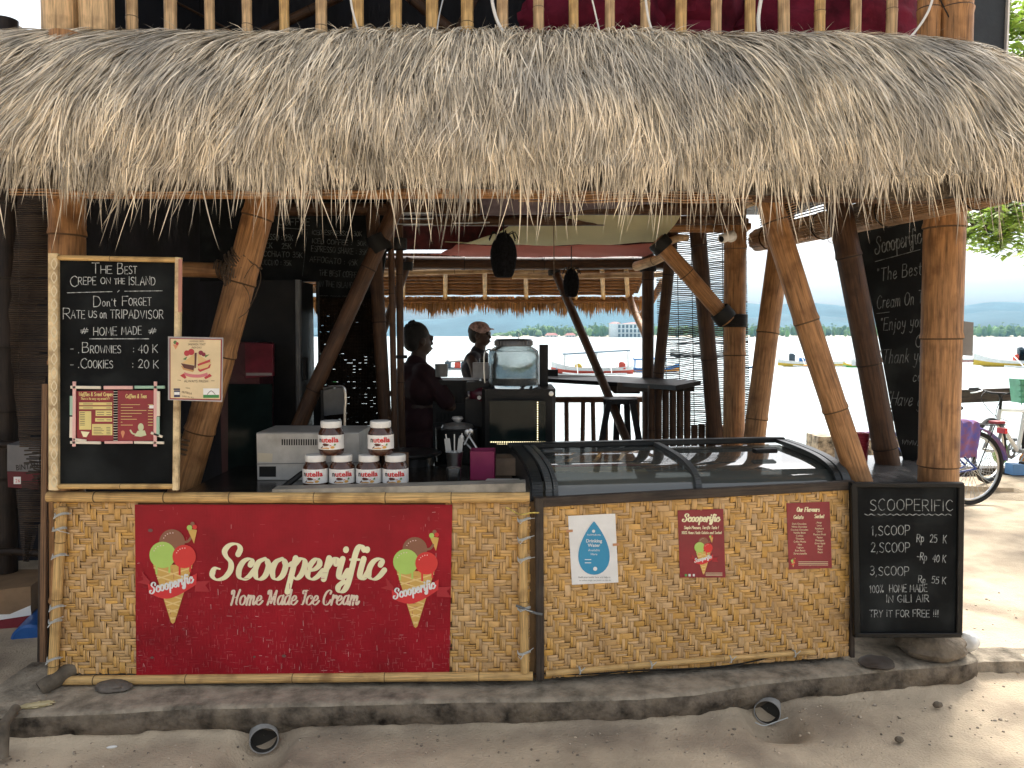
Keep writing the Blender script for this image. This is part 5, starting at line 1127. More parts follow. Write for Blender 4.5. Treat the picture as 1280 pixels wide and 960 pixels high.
for px, dep, row, lab in ((395, 3.66, 0, 'bottom row spread jar at the left end of the pyramid'), (428, 3.66, 0, 'second jar from the left in the bottom row'), (461.5, 3.66, 0, 'third jar from the left in the bottom row'), (494.5, 3.66, 0, 'bottom row spread jar at the right end, nearest the wooden block'),
                          (415, 3.665, 1, 'upper spread jar in front of the toaster oven, left one of two on top'), (476.5, 3.665, 1, 'upper spread jar on the right side, resting on the third and fourth jars')):
    loc = Vector((P(px, 600, dep).x, dep, ZW + (.1385 * 1.17 * row)))
    if first: jar0.location = loc; jar0['label'] = lab; j = jar0; first = False
    else: j = copy_tree(jar0, loc, lab)
    j.scale = (1.04, 1.04, 1.17)
    j.rotation_euler.z = R.uniform(-.12, .12) - loc.x / dep * .5
# toaster oven behind the jars
ov = thing('toaster_oven', 'white boxy toaster oven behind the jars, seen from its vented back', 'oven', P(385, 603, 3.95))
OP = YP(3.86)
mb = MB(); x0, x1 = OP.at(321, 560).x, OP.at(449, 560).x; z0, z1 = OP.at(380, 601).z, OP.at(380, 541).z; beam(mb, (x0, 4.02, (z0 + z1) / 2), (x1, 4.02, (z0 + z1) / 2), .32, z1 - z0, 0, (0, 0, 1), .006)
mb.build('body', pm('oven_enamel', (.46, .45, .42), rough=.35, var=.1, dirt=((.2, .17, .13), 9, .5)), ov, smooth=False)
mb = MB()
for k in range(19): rect_px(mb, OP, 352 + k * 3, 549, 353.7 + k * 3, 556.5, .0012)
rect_px(mb, OP, 324, 583, 345, 596, .0012); mb.build('vents', m_blackp, ov, smooth=False, kind='stuff')
mb = MB(); poly_px(mb, OP, [(322, 566), (341, 567), (340, 578), (322, 577)], .0014); mb.build('sticker', flat('old_paper', (.55, .50, .38)), ov, smooth=False)
mb = MB(); beam(mb, OP.at(321, 580, .002), OP.at(449, 578, .002), .004, .003, 0, (0, 1, 0)); mb.build('seam', m_grey, ov, smooth=False)
for px in (329, 440): mb = MB(); lathe(mb, [(.001, 0), (.016, 0), (.016, .02), (.001, .02)], (P(px, 600, 3.92).x, 3.92, ZW), 12); mb.build('foot', m_rubber, ov)
mb = MB(); tube(mb, [P(350, 613, 3.60), P(377, 592, 3.66), P(388, 588, 3.72)], [.016, .014, .012], 8); ltag(mb, 'pan_handle', m_rubber, 'black pan handle sticking out in front of the toaster oven', 'handle')
mb = MB(); box(mb, P(500.5, 588, 3.82), (.07, .10, .17)); ltag(mb, 'wooden_block', m_wood, 'brown wooden block right behind the last bottom jar', 'block', smooth=False)
# round dark griddle behind
mb = MB(); c = P(515, 566, 4.35); lathe(mb, [(.001, -.2), (.12, -.2), (.13, -.02), (.165, -.01), (.17, .0), (.165, .008), (.001, .012)], c, 30); ltag(mb, 'crepe_griddle', pm('griddle', (.03, .03, .03), rough=.28, var=.2, metal=.6), 'round black crepe griddle beside the standing worker', 'griddle')
# cup with spatulas and straws
cp = thing('steel_cup', 'tall steel cup with white spatulas and straws, reflected in the worktop', 'cup', Vector((P(568, 590, 3.95).x, 3.95, ZW)))
b0 = wl(cp); mb = MB(); lathe(mb, [(.001, 0), (.028, 0), (.030, .004), (.045, .125), (.047, .13), (.044, .128), (.028, .01), (.001, .01)], b0, 24); mb.build('cup_body', m_metal, cp)
for dx, dy, h, w_ in ((-.032, .0, .20, .022), (.03, .01, .20, .02)):
    mb = MB(); beam(mb, b0 + Vector((dx * .3, dy, .02)), b0 + Vector((dx * 1.1, dy, h)), .004, w_, 0, (0, 1, 0)) ; beam(mb, b0 + Vector((dx * .9, dy - .006, .13)), b0 + Vector((dx * 1.15, dy - .006, h)), w_ * 1.3, .003, 0, (0, 1, 0)); mb.build('spatula', flat('spatula_grey', (.42, .43, .42)), cp, smooth=False)
for dx, h in ((.0, .22), (.04, .225), (-.045, .22)): mb = MB(); tube(mb, [b0 + Vector((dx * .3, .01, .02)), b0 + Vector((dx, .012, h))], .003, 6); mb.build('straw', m_whitep, cp)
mb = MB(); x = P(568, 590, 3.75).x; lathe(mb, [(.001, 0), (.030, 0), (.033, .012), (.036, .12), (.034, .125), (.001, .12)], (x, 3.70, ZW - .035), 20); ltag(mb, 'dark_tumbler', pm('dark_steel', (.06, .06, .06), rough=.2, metal=.8, var=.2), 'dark metal tumbler at the worktop edge right in front of the steel cup', 'tumbler')
# lidded pot behind
pt = thing('pot', 'black lidded pot with a pale knob behind the steel cup', 'pot', P(572, 560, 4.6))
c = P(572, 545, 4.6); mb = MB(); lathe(mb, [(.001, -.2), (.13, -.2), (.135, 0), (.001, 0)], c + Vector((0, 0, .05)), 24); mb.build('pot_body', m_blackp, pt); mb = MB(); lathe(mb, [(.001, .05), (.10, .052), (.09, .07), (.02, .085), (.001, .086)], c, 24); mb.build('lid', pm('dull_lid', (.25, .25, .24), rough=.3, metal=.7), pt)
mb = MB(); lathe(mb, [(.012, .08), (.035, .105), (.03, .118), (.001, .12)], c, 16); mb.build('knob', pm('dull_lid2', (.45, .44, .42), rough=.3), pt)
# magenta box, papers, wooden tray
mg = thing('magenta_box', 'open magenta cardboard box standing on the counter beside the freezer', 'box', Vector((P(603, 595, 3.86).x, 3.86, ZW)))
b0 = wl(mg); mb = MB(); w2, h2, dpt = .064, .145, .13
for q in ((-w2, -w2 + .003, 0, dpt), (w2 - .003, w2, 0, dpt), (-w2, w2, 0, .003), (-w2, w2, dpt - .003, dpt)): bx2(mb, b0.x + q[0], b0.x + q[1], b0.y + q[2], b0.y + q[3], b0.z, b0.z + h2)
bx2(mb, b0.x - w2 + .004, b0.x + w2 - .004, b0.y + .004, b0.y + dpt - .004, b0.z, b0.z + .01); mb.build('carton', pm('magenta_card', (.20, .006, .06), rough=.5, var=.08, bump=.02), mg, smooth=False)
mb = MB(); poly = [P(597, 601, 3.63), P(652, 599, 3.63), P(648, 588, 3.63) + Vector((0, .15, -.06)), P(604, 588, 3.63) + Vector((0, .15, -.06))]
for p in poly: p.z = 0
x0, x1 = P(600, 600, 3.63).x, P(652, 600, 3.63).x; prism(mb, [(x0, 3.62, ZW + .01), (x1, 3.62, ZW + .01), (x1 - .01, 3.8, ZW + .01), (x0 + .03, 3.8, ZW + .01)], (0, 0, .008)); ltag(mb, 'papers', pm('paper_stack', (.50, .49, .46), rough=.6, var=.1), 'thin stack of white papers lying in front of the magenta box', 'papers', smooth=False)
mb = MB(); bx2(mb, P(620, 580, 4.0).x, P(648, 580, 4.0).x, 3.98, 4.14, ZW, ZW + .09); ltag(mb, 'tray_box', pm('tan_box', (.20, .14, .09), var=.2), 'dull tan box between the magenta box and the freezer', 'box', smooth=False)

# ---- ice cream display freezer with curved glass
fz = thing('ice_cream_freezer', 'long chest display freezer with curved glass front and dark frame', 'freezer', (1.0, 4.1, ZP))
m_frz = pm('freezer_white', (.24, .25, .25), rough=.4, var=.1); m_trim = pm('freezer_trim', (.022, .024, .024), rough=.35, spec=.3, var=.15, bump=.04); m_trim2 = pm('freezer_trim_light', (.075, .08, .08), rough=.4, spec=.3, var=.1)
m_glass = bpy.data.materials.new('curved_glass'); m_glass.use_nodes = True; N = m_glass.node_tree.nodes; b = N['Principled BSDF']; b.inputs['Base Color'].default_value = (.085, .09, .08, 1); b.inputs['Roughness'].default_value = .04; b.inputs['Alpha'].default_value = .96; b.inputs['Specular IOR Level'].default_value = .9; b.inputs['IOR'].default_value = 1.6
fa, fb = RP.at(672, 600, -.04), RP.at(1062, 600, -.04); fa.z = fb.z = 0; fu = (fb - fa).normalized(); fn_ = Vector((-fu.y, fu.x, 0)); FL = (fb - fa).length
# cross-section: (depth behind the counter front, height)
sec = [(.0, 1.00), (.012, 1.040), (.045, 1.080), (.12, 1.112), (.24, 1.135), (.42, 1.150), (.62, 1.158)]
def fzp(u, d, z): return fa + fu * u + fn_ * d + Vector((0, 0, z))
mb = MB(); prism(mb, [fzp(0, .01, .16), fzp(FL, .01, .16), fzp(FL, .66, .16), fzp(0, .66, .16)], (0, 0, .80)); mb.build('cabinet', m_frz, fz, smooth=False)
for k, (u0, u1) in enumerate(((.02, FL * .50), (FL * .50 + .0, FL - .05))):
    mb = MB(); ns = cr(sec, 5); vs = []
    for d, z in ns: vs += [fzp(u0 + .02, d + .004 + .012 * k, z - .004 - .012 * k), fzp(u1 - .0, d + .004 + .012 * k, z - .004 - .012 * k)]
    mb.add(vs, [(2 * i, 2 * i + 1, 2 * i + 3, 2 * i + 2) for i in range(len(ns) - 1)]); g_ = mb.build('curved_pane', m_glass, fz, ang=60)
def fzrib(u, wd, mt, ext=0, nm='frame_rib'):
    mb = MB(); ns = cr(sec, 4)
    for (d0, z0), (d1, z1) in zip(ns, ns[1:]): beam(mb, fzp(u, d0 - .004, z0 + .006), fzp(u, d1 - .004, z1 + .006), wd, .022, 0, tuple(fn_.cross(fu)) if 0 else None)
    mb.build(nm, mt, fz, smooth=False)
for u, wd, mt in ((.0, .05, m_trim), (.055, .03, m_trim2), (.088, .022, m_trim2), (FL * .50, .030, m_trim2), (FL - .06, .03, m_trim), (FL - .015, .04, m_trim2)): fzrib(u, wd, mt)
mb = MB(); beam(mb, fzp(-.04, .63, 1.168), fzp(FL - .02, .63, 1.168), .06, .03, 0, (0, 0, 1), .006); mb.build('top_rail', m_trim, fz, smooth=False)
mb = MB(); beam(mb, fzp(.0, -.004, 1.0), fzp(FL, -.004, 1.0), .02, .03, 0, (0, 0, 1), .004); mb.build('front_rail', m_trim, fz, smooth=False)
for u0, u1 in ((-.03, 0), (FL - .005, FL + .02)):
    mb = MB(); pts = cr(sec, 3); prism(mb, [fzp(u0, d, z) for d, z in pts] + [fzp(u0, .66, 1.155), fzp(u0, .66, .95), fzp(u0, 0, .95)], fu * (u1 - u0)); mb.build('end_panel', m_trim, fz, smooth=False)
mb = MB(); c = fzp(FL - .30, .30, 1.158); beam(mb, c - fu * .06, c + fu * .06, .05, .022, 0, (0, 0, 1), .007); mb.build('handle', m_rubber, fz); 
mb = MB(); c = fzp(.16, .42, 1.167); beam(mb, c - fu * .05, c + fu * .05, .05, .018, 0, (0, 0, 1), .006); mb.build('handle', m_trim2, fz)
icec = [('green', (.35, .42, .2)), ('cocoa', (.12, .06, .03)), ('vanilla', (.6, .52, .35)), ('berry', (.4, .08, .12)), ('white', (.6, .6, .56)), ('mango', (.6, .35, .08))]
for k in range(12):
    u = .14 + (FL - .28) * (k + .5) / 12; nm, cc = icec[(k * 5) % 6]
    for row in range(2):
        mb = MB(); c = fzp(u, .16 + row * .22, .955); prism(mb, [c - fu * .055 - fn_ * .09, c + fu * .055 - fn_ * .09, c + fu * .055 + fn_ * .09, c - fu * .055 + fn_ * .09], (0, 0, .035)); 
        tb = mb.build('tub', m_trim2, fz, smooth=False); mb = MB(); ell(mb, c + Vector((0, 0, .03)), (.045, .07, .022), 12, 6, 0, None, lambda d: 1 + .12 * noise.noise(d * 3 + Vector((k, row, 0)))); mb.build('ice_cream', flat('ice_' + nm, cc), tb)
    mb = MB(); c = fzp(u + .02, .06, 1.02); beam(mb, c - fu * .03, c + fu * .03, .003, .028, 0, None); mb.build('flavour_tag', m_white, fz, smooth=False)
# side counter with cups at the right end
mb = MB(); prism(mb, [P(1064, 604, 3.82), P(1150, 604, 3.95), P(1165, 572, 4.55), P(1060, 568, 4.6)], (0, 0, -.03)); bx2(mb, P(1090, 600, 4.1).x, P(1150, 600, 4.1).x, 4.05, 4.4, .14, 1.0); ltag(mb, 'side_counter', pm('stone_top', (.10, .10, .10), rough=.18, var=.3, dirt=((.3, .28, .25), 10, .5)), 'dark stone side counter between the braces at the right end', 'counter', smooth=False)
for px, D, h_, r_, mt, lab in ((1050, 4.35, .155, .034, m_white, 'stack of white paper cups on the side counter'), (1077, 4.45, .17, .040, None, 'stack of red paper cups behind the slanting amber brace')):
    mb = MB(); c = Vector((P(px, 575, D).x, D, P(px, 577, D).z)); prof = [(.001, 0), (r_ * .8, 0)]
    for k in range(6): z = h_ * (.45 + .55 * k / 6); prof += [(r_ * (.86 + .02 * k), z), (r_ * (.93 + .02 * k), z + .004), (r_ * (.93 + .02 * k), z + .008), (r_ * (.87 + .02 * k), z + .009)]
    prof += [(r_ * 1.02, h_), (r_ * .95, h_), (.001, h_ - .03)]; lathe(mb, prof, c, 22); ltag(mb, 'paper_cups', mt or flat('cup_red', (.30, .015, .03)), lab, 'cups')

# ---- glass water dispenser on the black cake fridge
m_tank = pm('tank_glass', (.55, .58, .58), rough=.02, var=.1, bump=.12, bsc=18, trans=.93, ior=1.25)
cf = thing('cake_fridge', 'black countertop display fridge with dotted light strips under the drink tank', 'fridge', P(650, 600, 4.5))
FP2 = YP(4.5); m_dglass = pm('dark_glass', (.008, .014, .013), rough=.12, var=.2, bump=0, spec=.18)
mb = MB(); x0, x1 = FP2.at(602, 520).x, FP2.at(695, 520).x; z0, z1 = .9, FP2.at(650, 487).z; beam(mb, ((x0 + x1) / 2, 4.78, z0), ((x0 + x1) / 2, 4.78, z1), x1 - x0, .5, 0, (0, 1, 0), .02); mb.build('cabinet', m_blackp, cf, smooth=False)
mb = MB(); slab_px(mb, FP2, [(612, 501), (682, 501), (682, 553), (612, 553)], .004, 0, .036); mb.build('glass_door', m_dglass, cf, smooth=False)
mb = MB()
for k in range(17): disc_px(mb, FP2, 672, 503 + k * 2.9, .75, .044, n=6)
for k in range(25): disc_px(mb, FP2, 614 + k * 2.8, 552.5, .7, .044, n=6); 
for k in range(18): disc_px(mb, FP2, 622 + k * 2.8, 555, .5, .044, n=6)
mb.build('light_strip', pm('warm_led', (.8, .7, .4), emit=((1, .85, .5), 1.6)), cf, smooth=False, kind='stuff')
mb = MB(); c = FP2.at(689, 492, .04); lathe(mb, [(.001, 0), (.014, 0), (.014, .006), (.001, .008)], c, 14, 0, (0, -1, 0)); mb.build('lock', m_metal, cf)
dw = thing('drink_tank', 'large glass drinks dispenser with silver lid on top of the cake fridge', 'dispenser', (P(642, 487, 4.7).x, 4.7, z1))
b0 = wl(dw); mb = MB(); r_ = .155; hh = .29; lathe(mb, [(.001, 0), (r_ * .97, 0), (r_, .01), (r_, .19), (r_ * .96, .225), (r_ * .78, .245), (r_ * .7, .25), (r_ * .68, .262), (r_ * .64, .262), (r_ * .64, .25), (r_ * .9, .222), (r_ * .94, .19), (r_ * .94, .018), (.001, .015)], b0, 36); mb.build('glass_jar', m_tank, dw)
mb = MB(); lathe(mb, [(.001, .017), (r_ * .92, .017), (r_ * .92, .06), (.001, .06)], b0, 30); mb.build('drink', pm('clear_drink', (.03, .035, .035), rough=.1, trans=.3, bump=0), dw)
mb = MB(); lathe(mb, [(r_ * .68, .252), (r_ * .74, .255), (r_ * .74, .285), (r_ * .7, .295), (r_ * .3, .298), (.001, .298)], b0, 30); 
for k in range(30): a = k * .2094; beam(mb, b0 + Vector((math.cos(a) * r_ * .745, math.sin(a) * r_ * .745, .257)), b0 + Vector((math.cos(a) * r_ * .745, math.sin(a) * r_ * .745, .284)), .006, .006)
mb.build('lid', pm('dark_lid', (.12, .12, .12), rough=.3, metal=.8), dw); mb = MB(); tube(mb, [b0 + Vector((.03, -.02, .295)), b0 + Vector((.032, -.02, .33))], .003, 6); mb.build('vent_pin', m_metal, dw)
mb = MB(); pts = [b0 + Vector(q) for q in cr([(-r_ * .9, -.05, .235), (-r_ * 1.12, -.06, .215), (-r_ * 1.15, -.06, .12), (-r_ * 1.12, -.06, .03)], 5)]; tube(mb, pts, .005, 6); mb.build('side_wire', m_metal, dw)
mb = MB(); box(mb, b0 + Vector((.19, .15, .13)), (.055, .05, .26)); ltag(mb, 'black_speaker', m_blackp, 'small black box speaker standing right behind the drinks dispenser', 'speaker', smooth=False)
mb = MB(); box(mb, P(601, 463, 4.9) + Vector((0, 0, 0)), (.10, .08, .10)); mb2 = None; ltag(mb, 'napkin_box', pm('napkin', (.30, .30, .30), rough=.5), 'grey napkin box to the left of the drinks dispenser', 'napkin box', smooth=False)
mc = thing('coffee_grinder', 'dark maroon rounded machine with a pale round badge below the napkin box', 'grinder', P(604, 560, 4.75))
mb = MB(); c = P(604, 492, 4.75); ell(mb, c, (.10, .09, .07), 20, 12); mb.build('bowl', pm('maroon_enamel', (.06, .006, .015), rough=.3, var=.1), mc)
mb = MB(); bx2(mb, c.x - .11, c.x + .11, 4.68, 4.85, .9, c.z - .03); bx2(mb, c.x - .10, c.x + .09, 4.68, 4.82, c.z + .02, c.z + .075); mb.build('stand', m_blackp, mc, smooth=False)
mb = MB(); lathe(mb, [(.001, 0), (.012, 0), (.012, .006), (.001, .006)], P(599, 497, 4.64), 12, 0, (0, -1, 0)); mb.build('badge', m_whitep, mc)
ck = thing('equipment_stack', 'tall black slotted crate stack between the worker and the coffee machine', 'crates', P(560, 600, 5.2))
mb = MB(); CKP = YP(5.2); zc = CKP.at(560, 482).z; x0, x1 = CKP.at(545, 500).x, CKP.at(584, 500).x
for k in range(9): xx = x0 + (x1 - x0) * k / 8; bx2(mb, xx - .022, xx + .010, 5.2, 5.22, .3, zc)
for z in (zc, zc - .13, zc - .26, zc - .39, zc - .52): bx2(mb, x0 - .02, x1 + .02, 5.195, 5.225, z - .05, z + .01)
mb.build('slotted_side', m_blackp, ck, smooth=False)
bx2(MB(), 0, 1, 0, 1, 0, 1)
for nm, px, py, D, r_, h_, lab, mt in (('tumbler', 552, 463, 5.1, .045, .085, 'dull metal beaker beside the hands of the standing worker', m_grey), ('mug', 606, 455, 5.6, .04, .08, 'dark mug on the machine left of the dispenser', m_blackp)):
    mb = MB(); lathe(mb, [(.001, -h_ / 2), (r_ * .9, -h_ / 2), (r_, h_ / 2), (r_ * .9, h_ / 2), (.001, -h_ / 2 + .01)], P(px, py, D), 16); ltag(mb, nm, mt, lab, 'cup')
mb = MB(); bx2(mb, P(535, 480, 5.3).x, P(600, 480, 5.3).x, 5.15, 5.5, CKP.at(560, 475).z - .03, CKP.at(560, 474).z - .005); ltag(mb, 'back_shelf', m_blackp, 'black shelf under the hands of the standing worker', 'shelf', smooth=False)
for k, (x_, y_, x2, y2) in enumerate(((577, 548, 590, 562), (584, 541, 596, 560), (588, 540, 580, 556))):
    mb = MB(); tube(mb, [P(x_, y_, 4.3), P(x2, y2, 4.25)], .006, 6); ell(mb, P(x_, y_, 4.3), (.016, .005, .022), 10, 6); ltag(mb, 'serving_spoon', m_metal, ('metal serving spoon leaning furthest left behind the magenta box', 'metal serving spoon with the highest tip behind the magenta box', 'metal serving spoon crossing two others behind the magenta box')[k], 'spoon')

# ---- left part of the interior: fridges, dark panels, menu board
IP = YP(5.2)
mb = MB(); slab_px(mb, IP, [(250, 246), (492, 250), (470, 402), (395, 392), (395, 352), (250, 352)], .03); t = thing('coffee_menu_board', 'faded coffee price chalkboard high inside under the ceiling', 'chalkboard', IP.at(380, 400)); mb.build('board', m_black, t, smooth=False)
mb = MB(); W_ = liner(IP, t, m_chalkd, .85)
W_('COFFEE', 348, 281, 9, 39, rot=2); ink(mb, IP, [[(348, 284.5), (384, 287)], [(384, 290), (378, 345)]], .7, None, .002)
W_('ESPRESSO : 25K', 318, 299, 7, 48, rot=2); W_('BLACK    25K', 318, 310, 6.5, 46, rot=1); W_('MACCHIATO 35K', 318, 320, 6.5, 60, rot=2); W_('CAPPUCCINO : 35K', 312, 331, 6.5, 52, rot=1)
W_('ICED ESPRESSO : 30K', 390, 293, 5.5, 62, rot=2); W_('ICED COFFEE :  30K', 390, 304, 6, 68, rot=3); W_('ESPRESSO SHAKE : 35K', 389, 314, 7, 70, rot=4); W_('AFFOGATO : 45K', 387, 327, 7, 60, rot=5); W_('THE BEST COFFEE', 399, 344, 7, 50, rot=4); W_('IN THE ISLAND', 399, 358, 7, 42, rot=3)
W_('~~~', 398, 372, 5, 42, rot=2); mb.build('chalk_rules', m_chalkd, t, smooth=False)
fr = thing('glass_door_fridge', 'tall black drinks fridge with a grey edged door behind the oven', 'fridge', P(333, 600, 4.9))
FR = YP(4.75)
mb = MB(); x0, x1 = FR.at(293, 400).x, FR.at(371, 400).x; zt_ = FR.at(330, 350).z; bx2(mb, x0, x1, 4.76, 5.15, ZP, zt_); mb.build('cabinet', m_blackp, fr, smooth=False)
mb = MB(); beam(mb, FR.at(373, 350), FR.at(374, 535), .03, .05, 0, (0, 1, 0), .006); mb.build('door_edge', pm('door_grey', (.11, .115, .12), rough=.35), fr, smooth=False)
mb = MB(); bx2(mb, FR.at(376, 400).x, FR.at(399, 400).x, 4.75, 5.1, ZP, FR.at(380, 536).z); bx2(mb, FR.at(397, 400).x, FR.at(399, 400).x, 4.745, 4.76, FR.at(380, 536).z, FR.at(380, 352).z); mb.build('lower_case', m_blackp, fr, smooth=False)
mb = MB(); bx2(mb, FR.at(382, 400).x, FR.at(394, 400).x, 4.9, 5.0, FR.at(380, 536).z, FR.at(380, 486).z); box(mb, FR.at(382, 461), (.02, .05, .14)); mb.build('door_handle', m_rubber, fr, smooth=False)
cl = thing('red_cooler', 'dark red branded cooler with a header sign behind the left brace', 'cooler', P(305, 600, 4.55)); CL = YP(4.45)
mb = MB(); x0, x1 = CL.at(272, 400).x, CL.at(322, 400).x; bx2(mb, x0, x1, 4.46, 4.72, ZP, CL.at(300, 428).z); mb.build('cabinet', pm('dark_red_enamel', (.045, .006, .010), rough=.35, var=.2), cl, smooth=False)
mb = MB(); slab_px(mb, CL, [(306, 428), (341, 430), (341, 470), (307, 473)], .03, 0, .02); mb.build('header_sign', pm('header_red', (.10, .008, .018), rough=.3, var=.3), cl, smooth=False)
mb = MB(); font_px(mb, CL, 'ice cold', 312, 447, 5, 24, lay=.0215) if False else rect_px(mb, CL, 307.5, 466, 340, 469.5, .0212); mb.build('header_edge', flat('header_grey', (.18, .16, .16)), cl, smooth=False)
mb = MB(); slab_px(mb, CL, [(285, 480), (340, 480), (340, 590), (285, 590)], .01, 0, .006); mb.build('glass_door', m_dglass, cl, smooth=False)
# woven dark partition with holes
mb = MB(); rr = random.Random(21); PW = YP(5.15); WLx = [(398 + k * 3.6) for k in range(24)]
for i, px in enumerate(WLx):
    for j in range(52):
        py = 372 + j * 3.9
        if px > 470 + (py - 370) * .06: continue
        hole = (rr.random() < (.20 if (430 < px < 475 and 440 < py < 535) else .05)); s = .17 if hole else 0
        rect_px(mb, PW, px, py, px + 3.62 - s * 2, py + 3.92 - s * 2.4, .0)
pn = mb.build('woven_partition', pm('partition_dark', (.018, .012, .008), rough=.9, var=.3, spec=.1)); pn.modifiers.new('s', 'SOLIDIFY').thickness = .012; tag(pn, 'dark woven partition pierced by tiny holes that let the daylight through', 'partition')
mb = MB(); bx2(mb, PW.at(398, 570).x, PW.at(486, 570).x, 5.15, 5.17, ZP, PW.at(440, 572).z); ltag(mb, 'partition_base', m_blackp, 'solid black lower part of the woven partition', 'partition', smooth=False)
ch = thing('metal_chair', 'folding chair with a pale curved back in front of the woven partition', 'chair', P(415, 600, 4.6))
mb = MB(); CHP = YP(4.5); slab_px(mb, CHP, [(402, 488), (429, 484), (431, 517), (405, 520)], .012); mb.build('backrest', pm('chair_grey', (.06, .065, .07), rough=.3), ch, smooth=False)
mb = MB(); tube(mb, [CHP.at(*q, .008) for q in cr([(404, 486), (420, 483), (430, 485), (432, 500), (431, 520), (432, 600)], 5)], .008, 7); mb.build('frame', m_metal, ch); mb = MB(); tube(mb, [CHP.at(402, 488), CHP.at(404, 600)], .01, 7); mb.build('leg', m_blackp, ch)
mb = MB(); bx2(mb, CHP.at(400, 540).x, CHP.at(432, 540).x, 4.5, 4.85, .60, .64); mb.build('seat', m_blackp, ch, smooth=False)
# dark neighbouring wall and things at the far left
nb_ = thing('neighbour_shed', 'unlit black shed wall and roof beyond the left end of the kiosk', 'shed', (-4, 6, 0))
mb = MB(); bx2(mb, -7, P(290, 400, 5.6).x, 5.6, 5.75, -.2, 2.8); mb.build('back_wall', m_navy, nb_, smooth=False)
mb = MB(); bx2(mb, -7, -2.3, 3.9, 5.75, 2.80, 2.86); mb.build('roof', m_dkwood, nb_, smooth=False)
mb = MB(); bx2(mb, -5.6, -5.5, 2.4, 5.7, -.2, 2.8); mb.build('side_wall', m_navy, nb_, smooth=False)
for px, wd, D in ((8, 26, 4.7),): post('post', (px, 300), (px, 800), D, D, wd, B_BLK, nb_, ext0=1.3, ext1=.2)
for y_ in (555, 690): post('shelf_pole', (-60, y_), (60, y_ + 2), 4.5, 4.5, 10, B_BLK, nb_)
# hanging torn blind
tb = thing('torn_blind', 'torn brown slatted blind hanging in tatters beside the left chalkboard', 'blind', P(35, 700, 3.9)); mb = MB(); rr = random.Random(8); TB = YP(3.9)
for k in range(176):
    y = 246 + k * 2.6; a = 18 + 6 * noise.noise(Vector((y * .03, 0, 0))) + (12 - (y - 400) * .0) * (0 if y < 400 else 0)
    l = 22 - 10 * math.exp(-((y - 400) / 90) ** 2) + (max(0, y - 500) * .05) + 3 * noise.noise(Vector((y * .05, 1, 0))); 
    if y > 610: l = 20 + (y - 610) * .10
    r_ = 62 if y < 470 else 57 - (y - 470) * .03
    if 560 < y < 600: l = 34 + rr.uniform(-6, 10)
    if y > 640: r_ = 54 - (y - 640) * .3
    if rr.random() < .05: r_ -= rr.uniform(4, 18)
    if r_ - l < 4: continue
    dy = rr.uniform(-.4, .4) + (rr.uniform(-2, 2) if 560 < y < 600 else 0)
    tube(mb, [TB.at(l + (r_ - l) * i / 4, y + dy * i / 4, .02 * math.sin(i + y * .02)) for i in range(5)], .0040, 4)
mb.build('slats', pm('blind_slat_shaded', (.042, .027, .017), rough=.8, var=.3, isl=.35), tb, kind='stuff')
mb = MB(); beam(mb, P(57, 480, 3.75), P(54, 846, 3.75), .03, .02, 0, (0, 1, 0), .003); ltag(mb, 'wooden_stake', m_wood, 'thin upright wooden stake at the left edge of the counter', 'stake', smooth=False)
mb = MB(); beam(mb, P(58, 655, 3.8), P(56, 850, 3.8), .06, .04, 0, (0, 1, 0), .004); ltag(mb, 'dark_stake', m_dkwood, 'dark plank standing right behind the thin stake by the counter end', 'plank', smooth=False)
# crate of drinks, cardboard, blue drum
bxp = Plane(P(30, 590, 4.25), (.25, -1, 0)); t = thing('drinks_carton', 'white and red drinks carton on the shelf at the far left', 'carton', bxp.at(25, 612))
mb = MB(); slab_px(mb, bxp, [(9, 556), (50, 558), (48, 590), (9, 589)], .2); mb.build('upper_part', pm('carton_white', (.16, .155, .155), var=.08), t, smooth=False); mb = MB(); slab_px(mb, bxp, [(9, 589.5), (48, 590.5), (47, 612), (10, 609)], .2); mb.build('lower_part', pm('carton_red', (.10, .01, .014), var=.15), t, smooth=False)
mb = MB(); font_px(mb, bxp, 'BINTANG', 20, 588, 7, 34, lay=.0015, bold=.02, rot=-6); mb.build('lettering', m_blk, t, smooth=False); mb = MB(); rect_px(mb, bxp, 17, 596, 26, 605, .0015); mb.build('number_patch', m_white, t, smooth=False); mb = MB(); font_px(mb, bxp, '26', 19, 603, 4.5, lay=.0022); mb.build('lettering', flat('label_red', (.62, .012, .015)), t, smooth=False)
cbp = Plane(P(20, 780, 4.3), (.2, -1, 0)); t = thing('cardboard_box', 'brown and red cardboard box lying open on the ground at the far left', 'box', cbp.at(15, 808))
mb = MB(); slab_px(mb, cbp, [(-40, 742), (38, 733), (39, 768), (-40, 778)], .3); mb.build('flap', pm('cardboard', (.24, .15, .08), var=.12), t, smooth=False); mb = MB(); slab_px(mb, cbp, [(-40, 779), (39, 769), (39, 800), (-40, 812)], .3); mb.build('printed_side', pm('carton_darkred', (.17, .012, .02), var=.15), t, smooth=False)
mb = MB(); slab_px(mb, cbp, [(-40, 770), (12, 768), (38, 757), (39, 769), (-40, 781)], .004, 0, .004); mb.build('white_band', m_white, t, smooth=False)
mb = MB(); box(mb, P(25, 728, 4.6), (.36, .3, .07)); ltag(mb, 'flat_carton', pm('cardboard', (.24, .15, .08), var=.12), 'flattened brown carton behind the red cardboard box', 'carton', smooth=False)
mb = MB(); c0, c1 = P(36, 803, 4.15), P(66, 770, 4.5); tube(mb, [c0, c0 + (c1 - c0) * .04, c1], [.085, .098, .10], 24); ltag(mb, 'blue_drum', pm('blue_plastic', (.02, .10, .32), rough=.35, var=.15), 'blue plastic drum lying at the left end of the counter', 'drum')

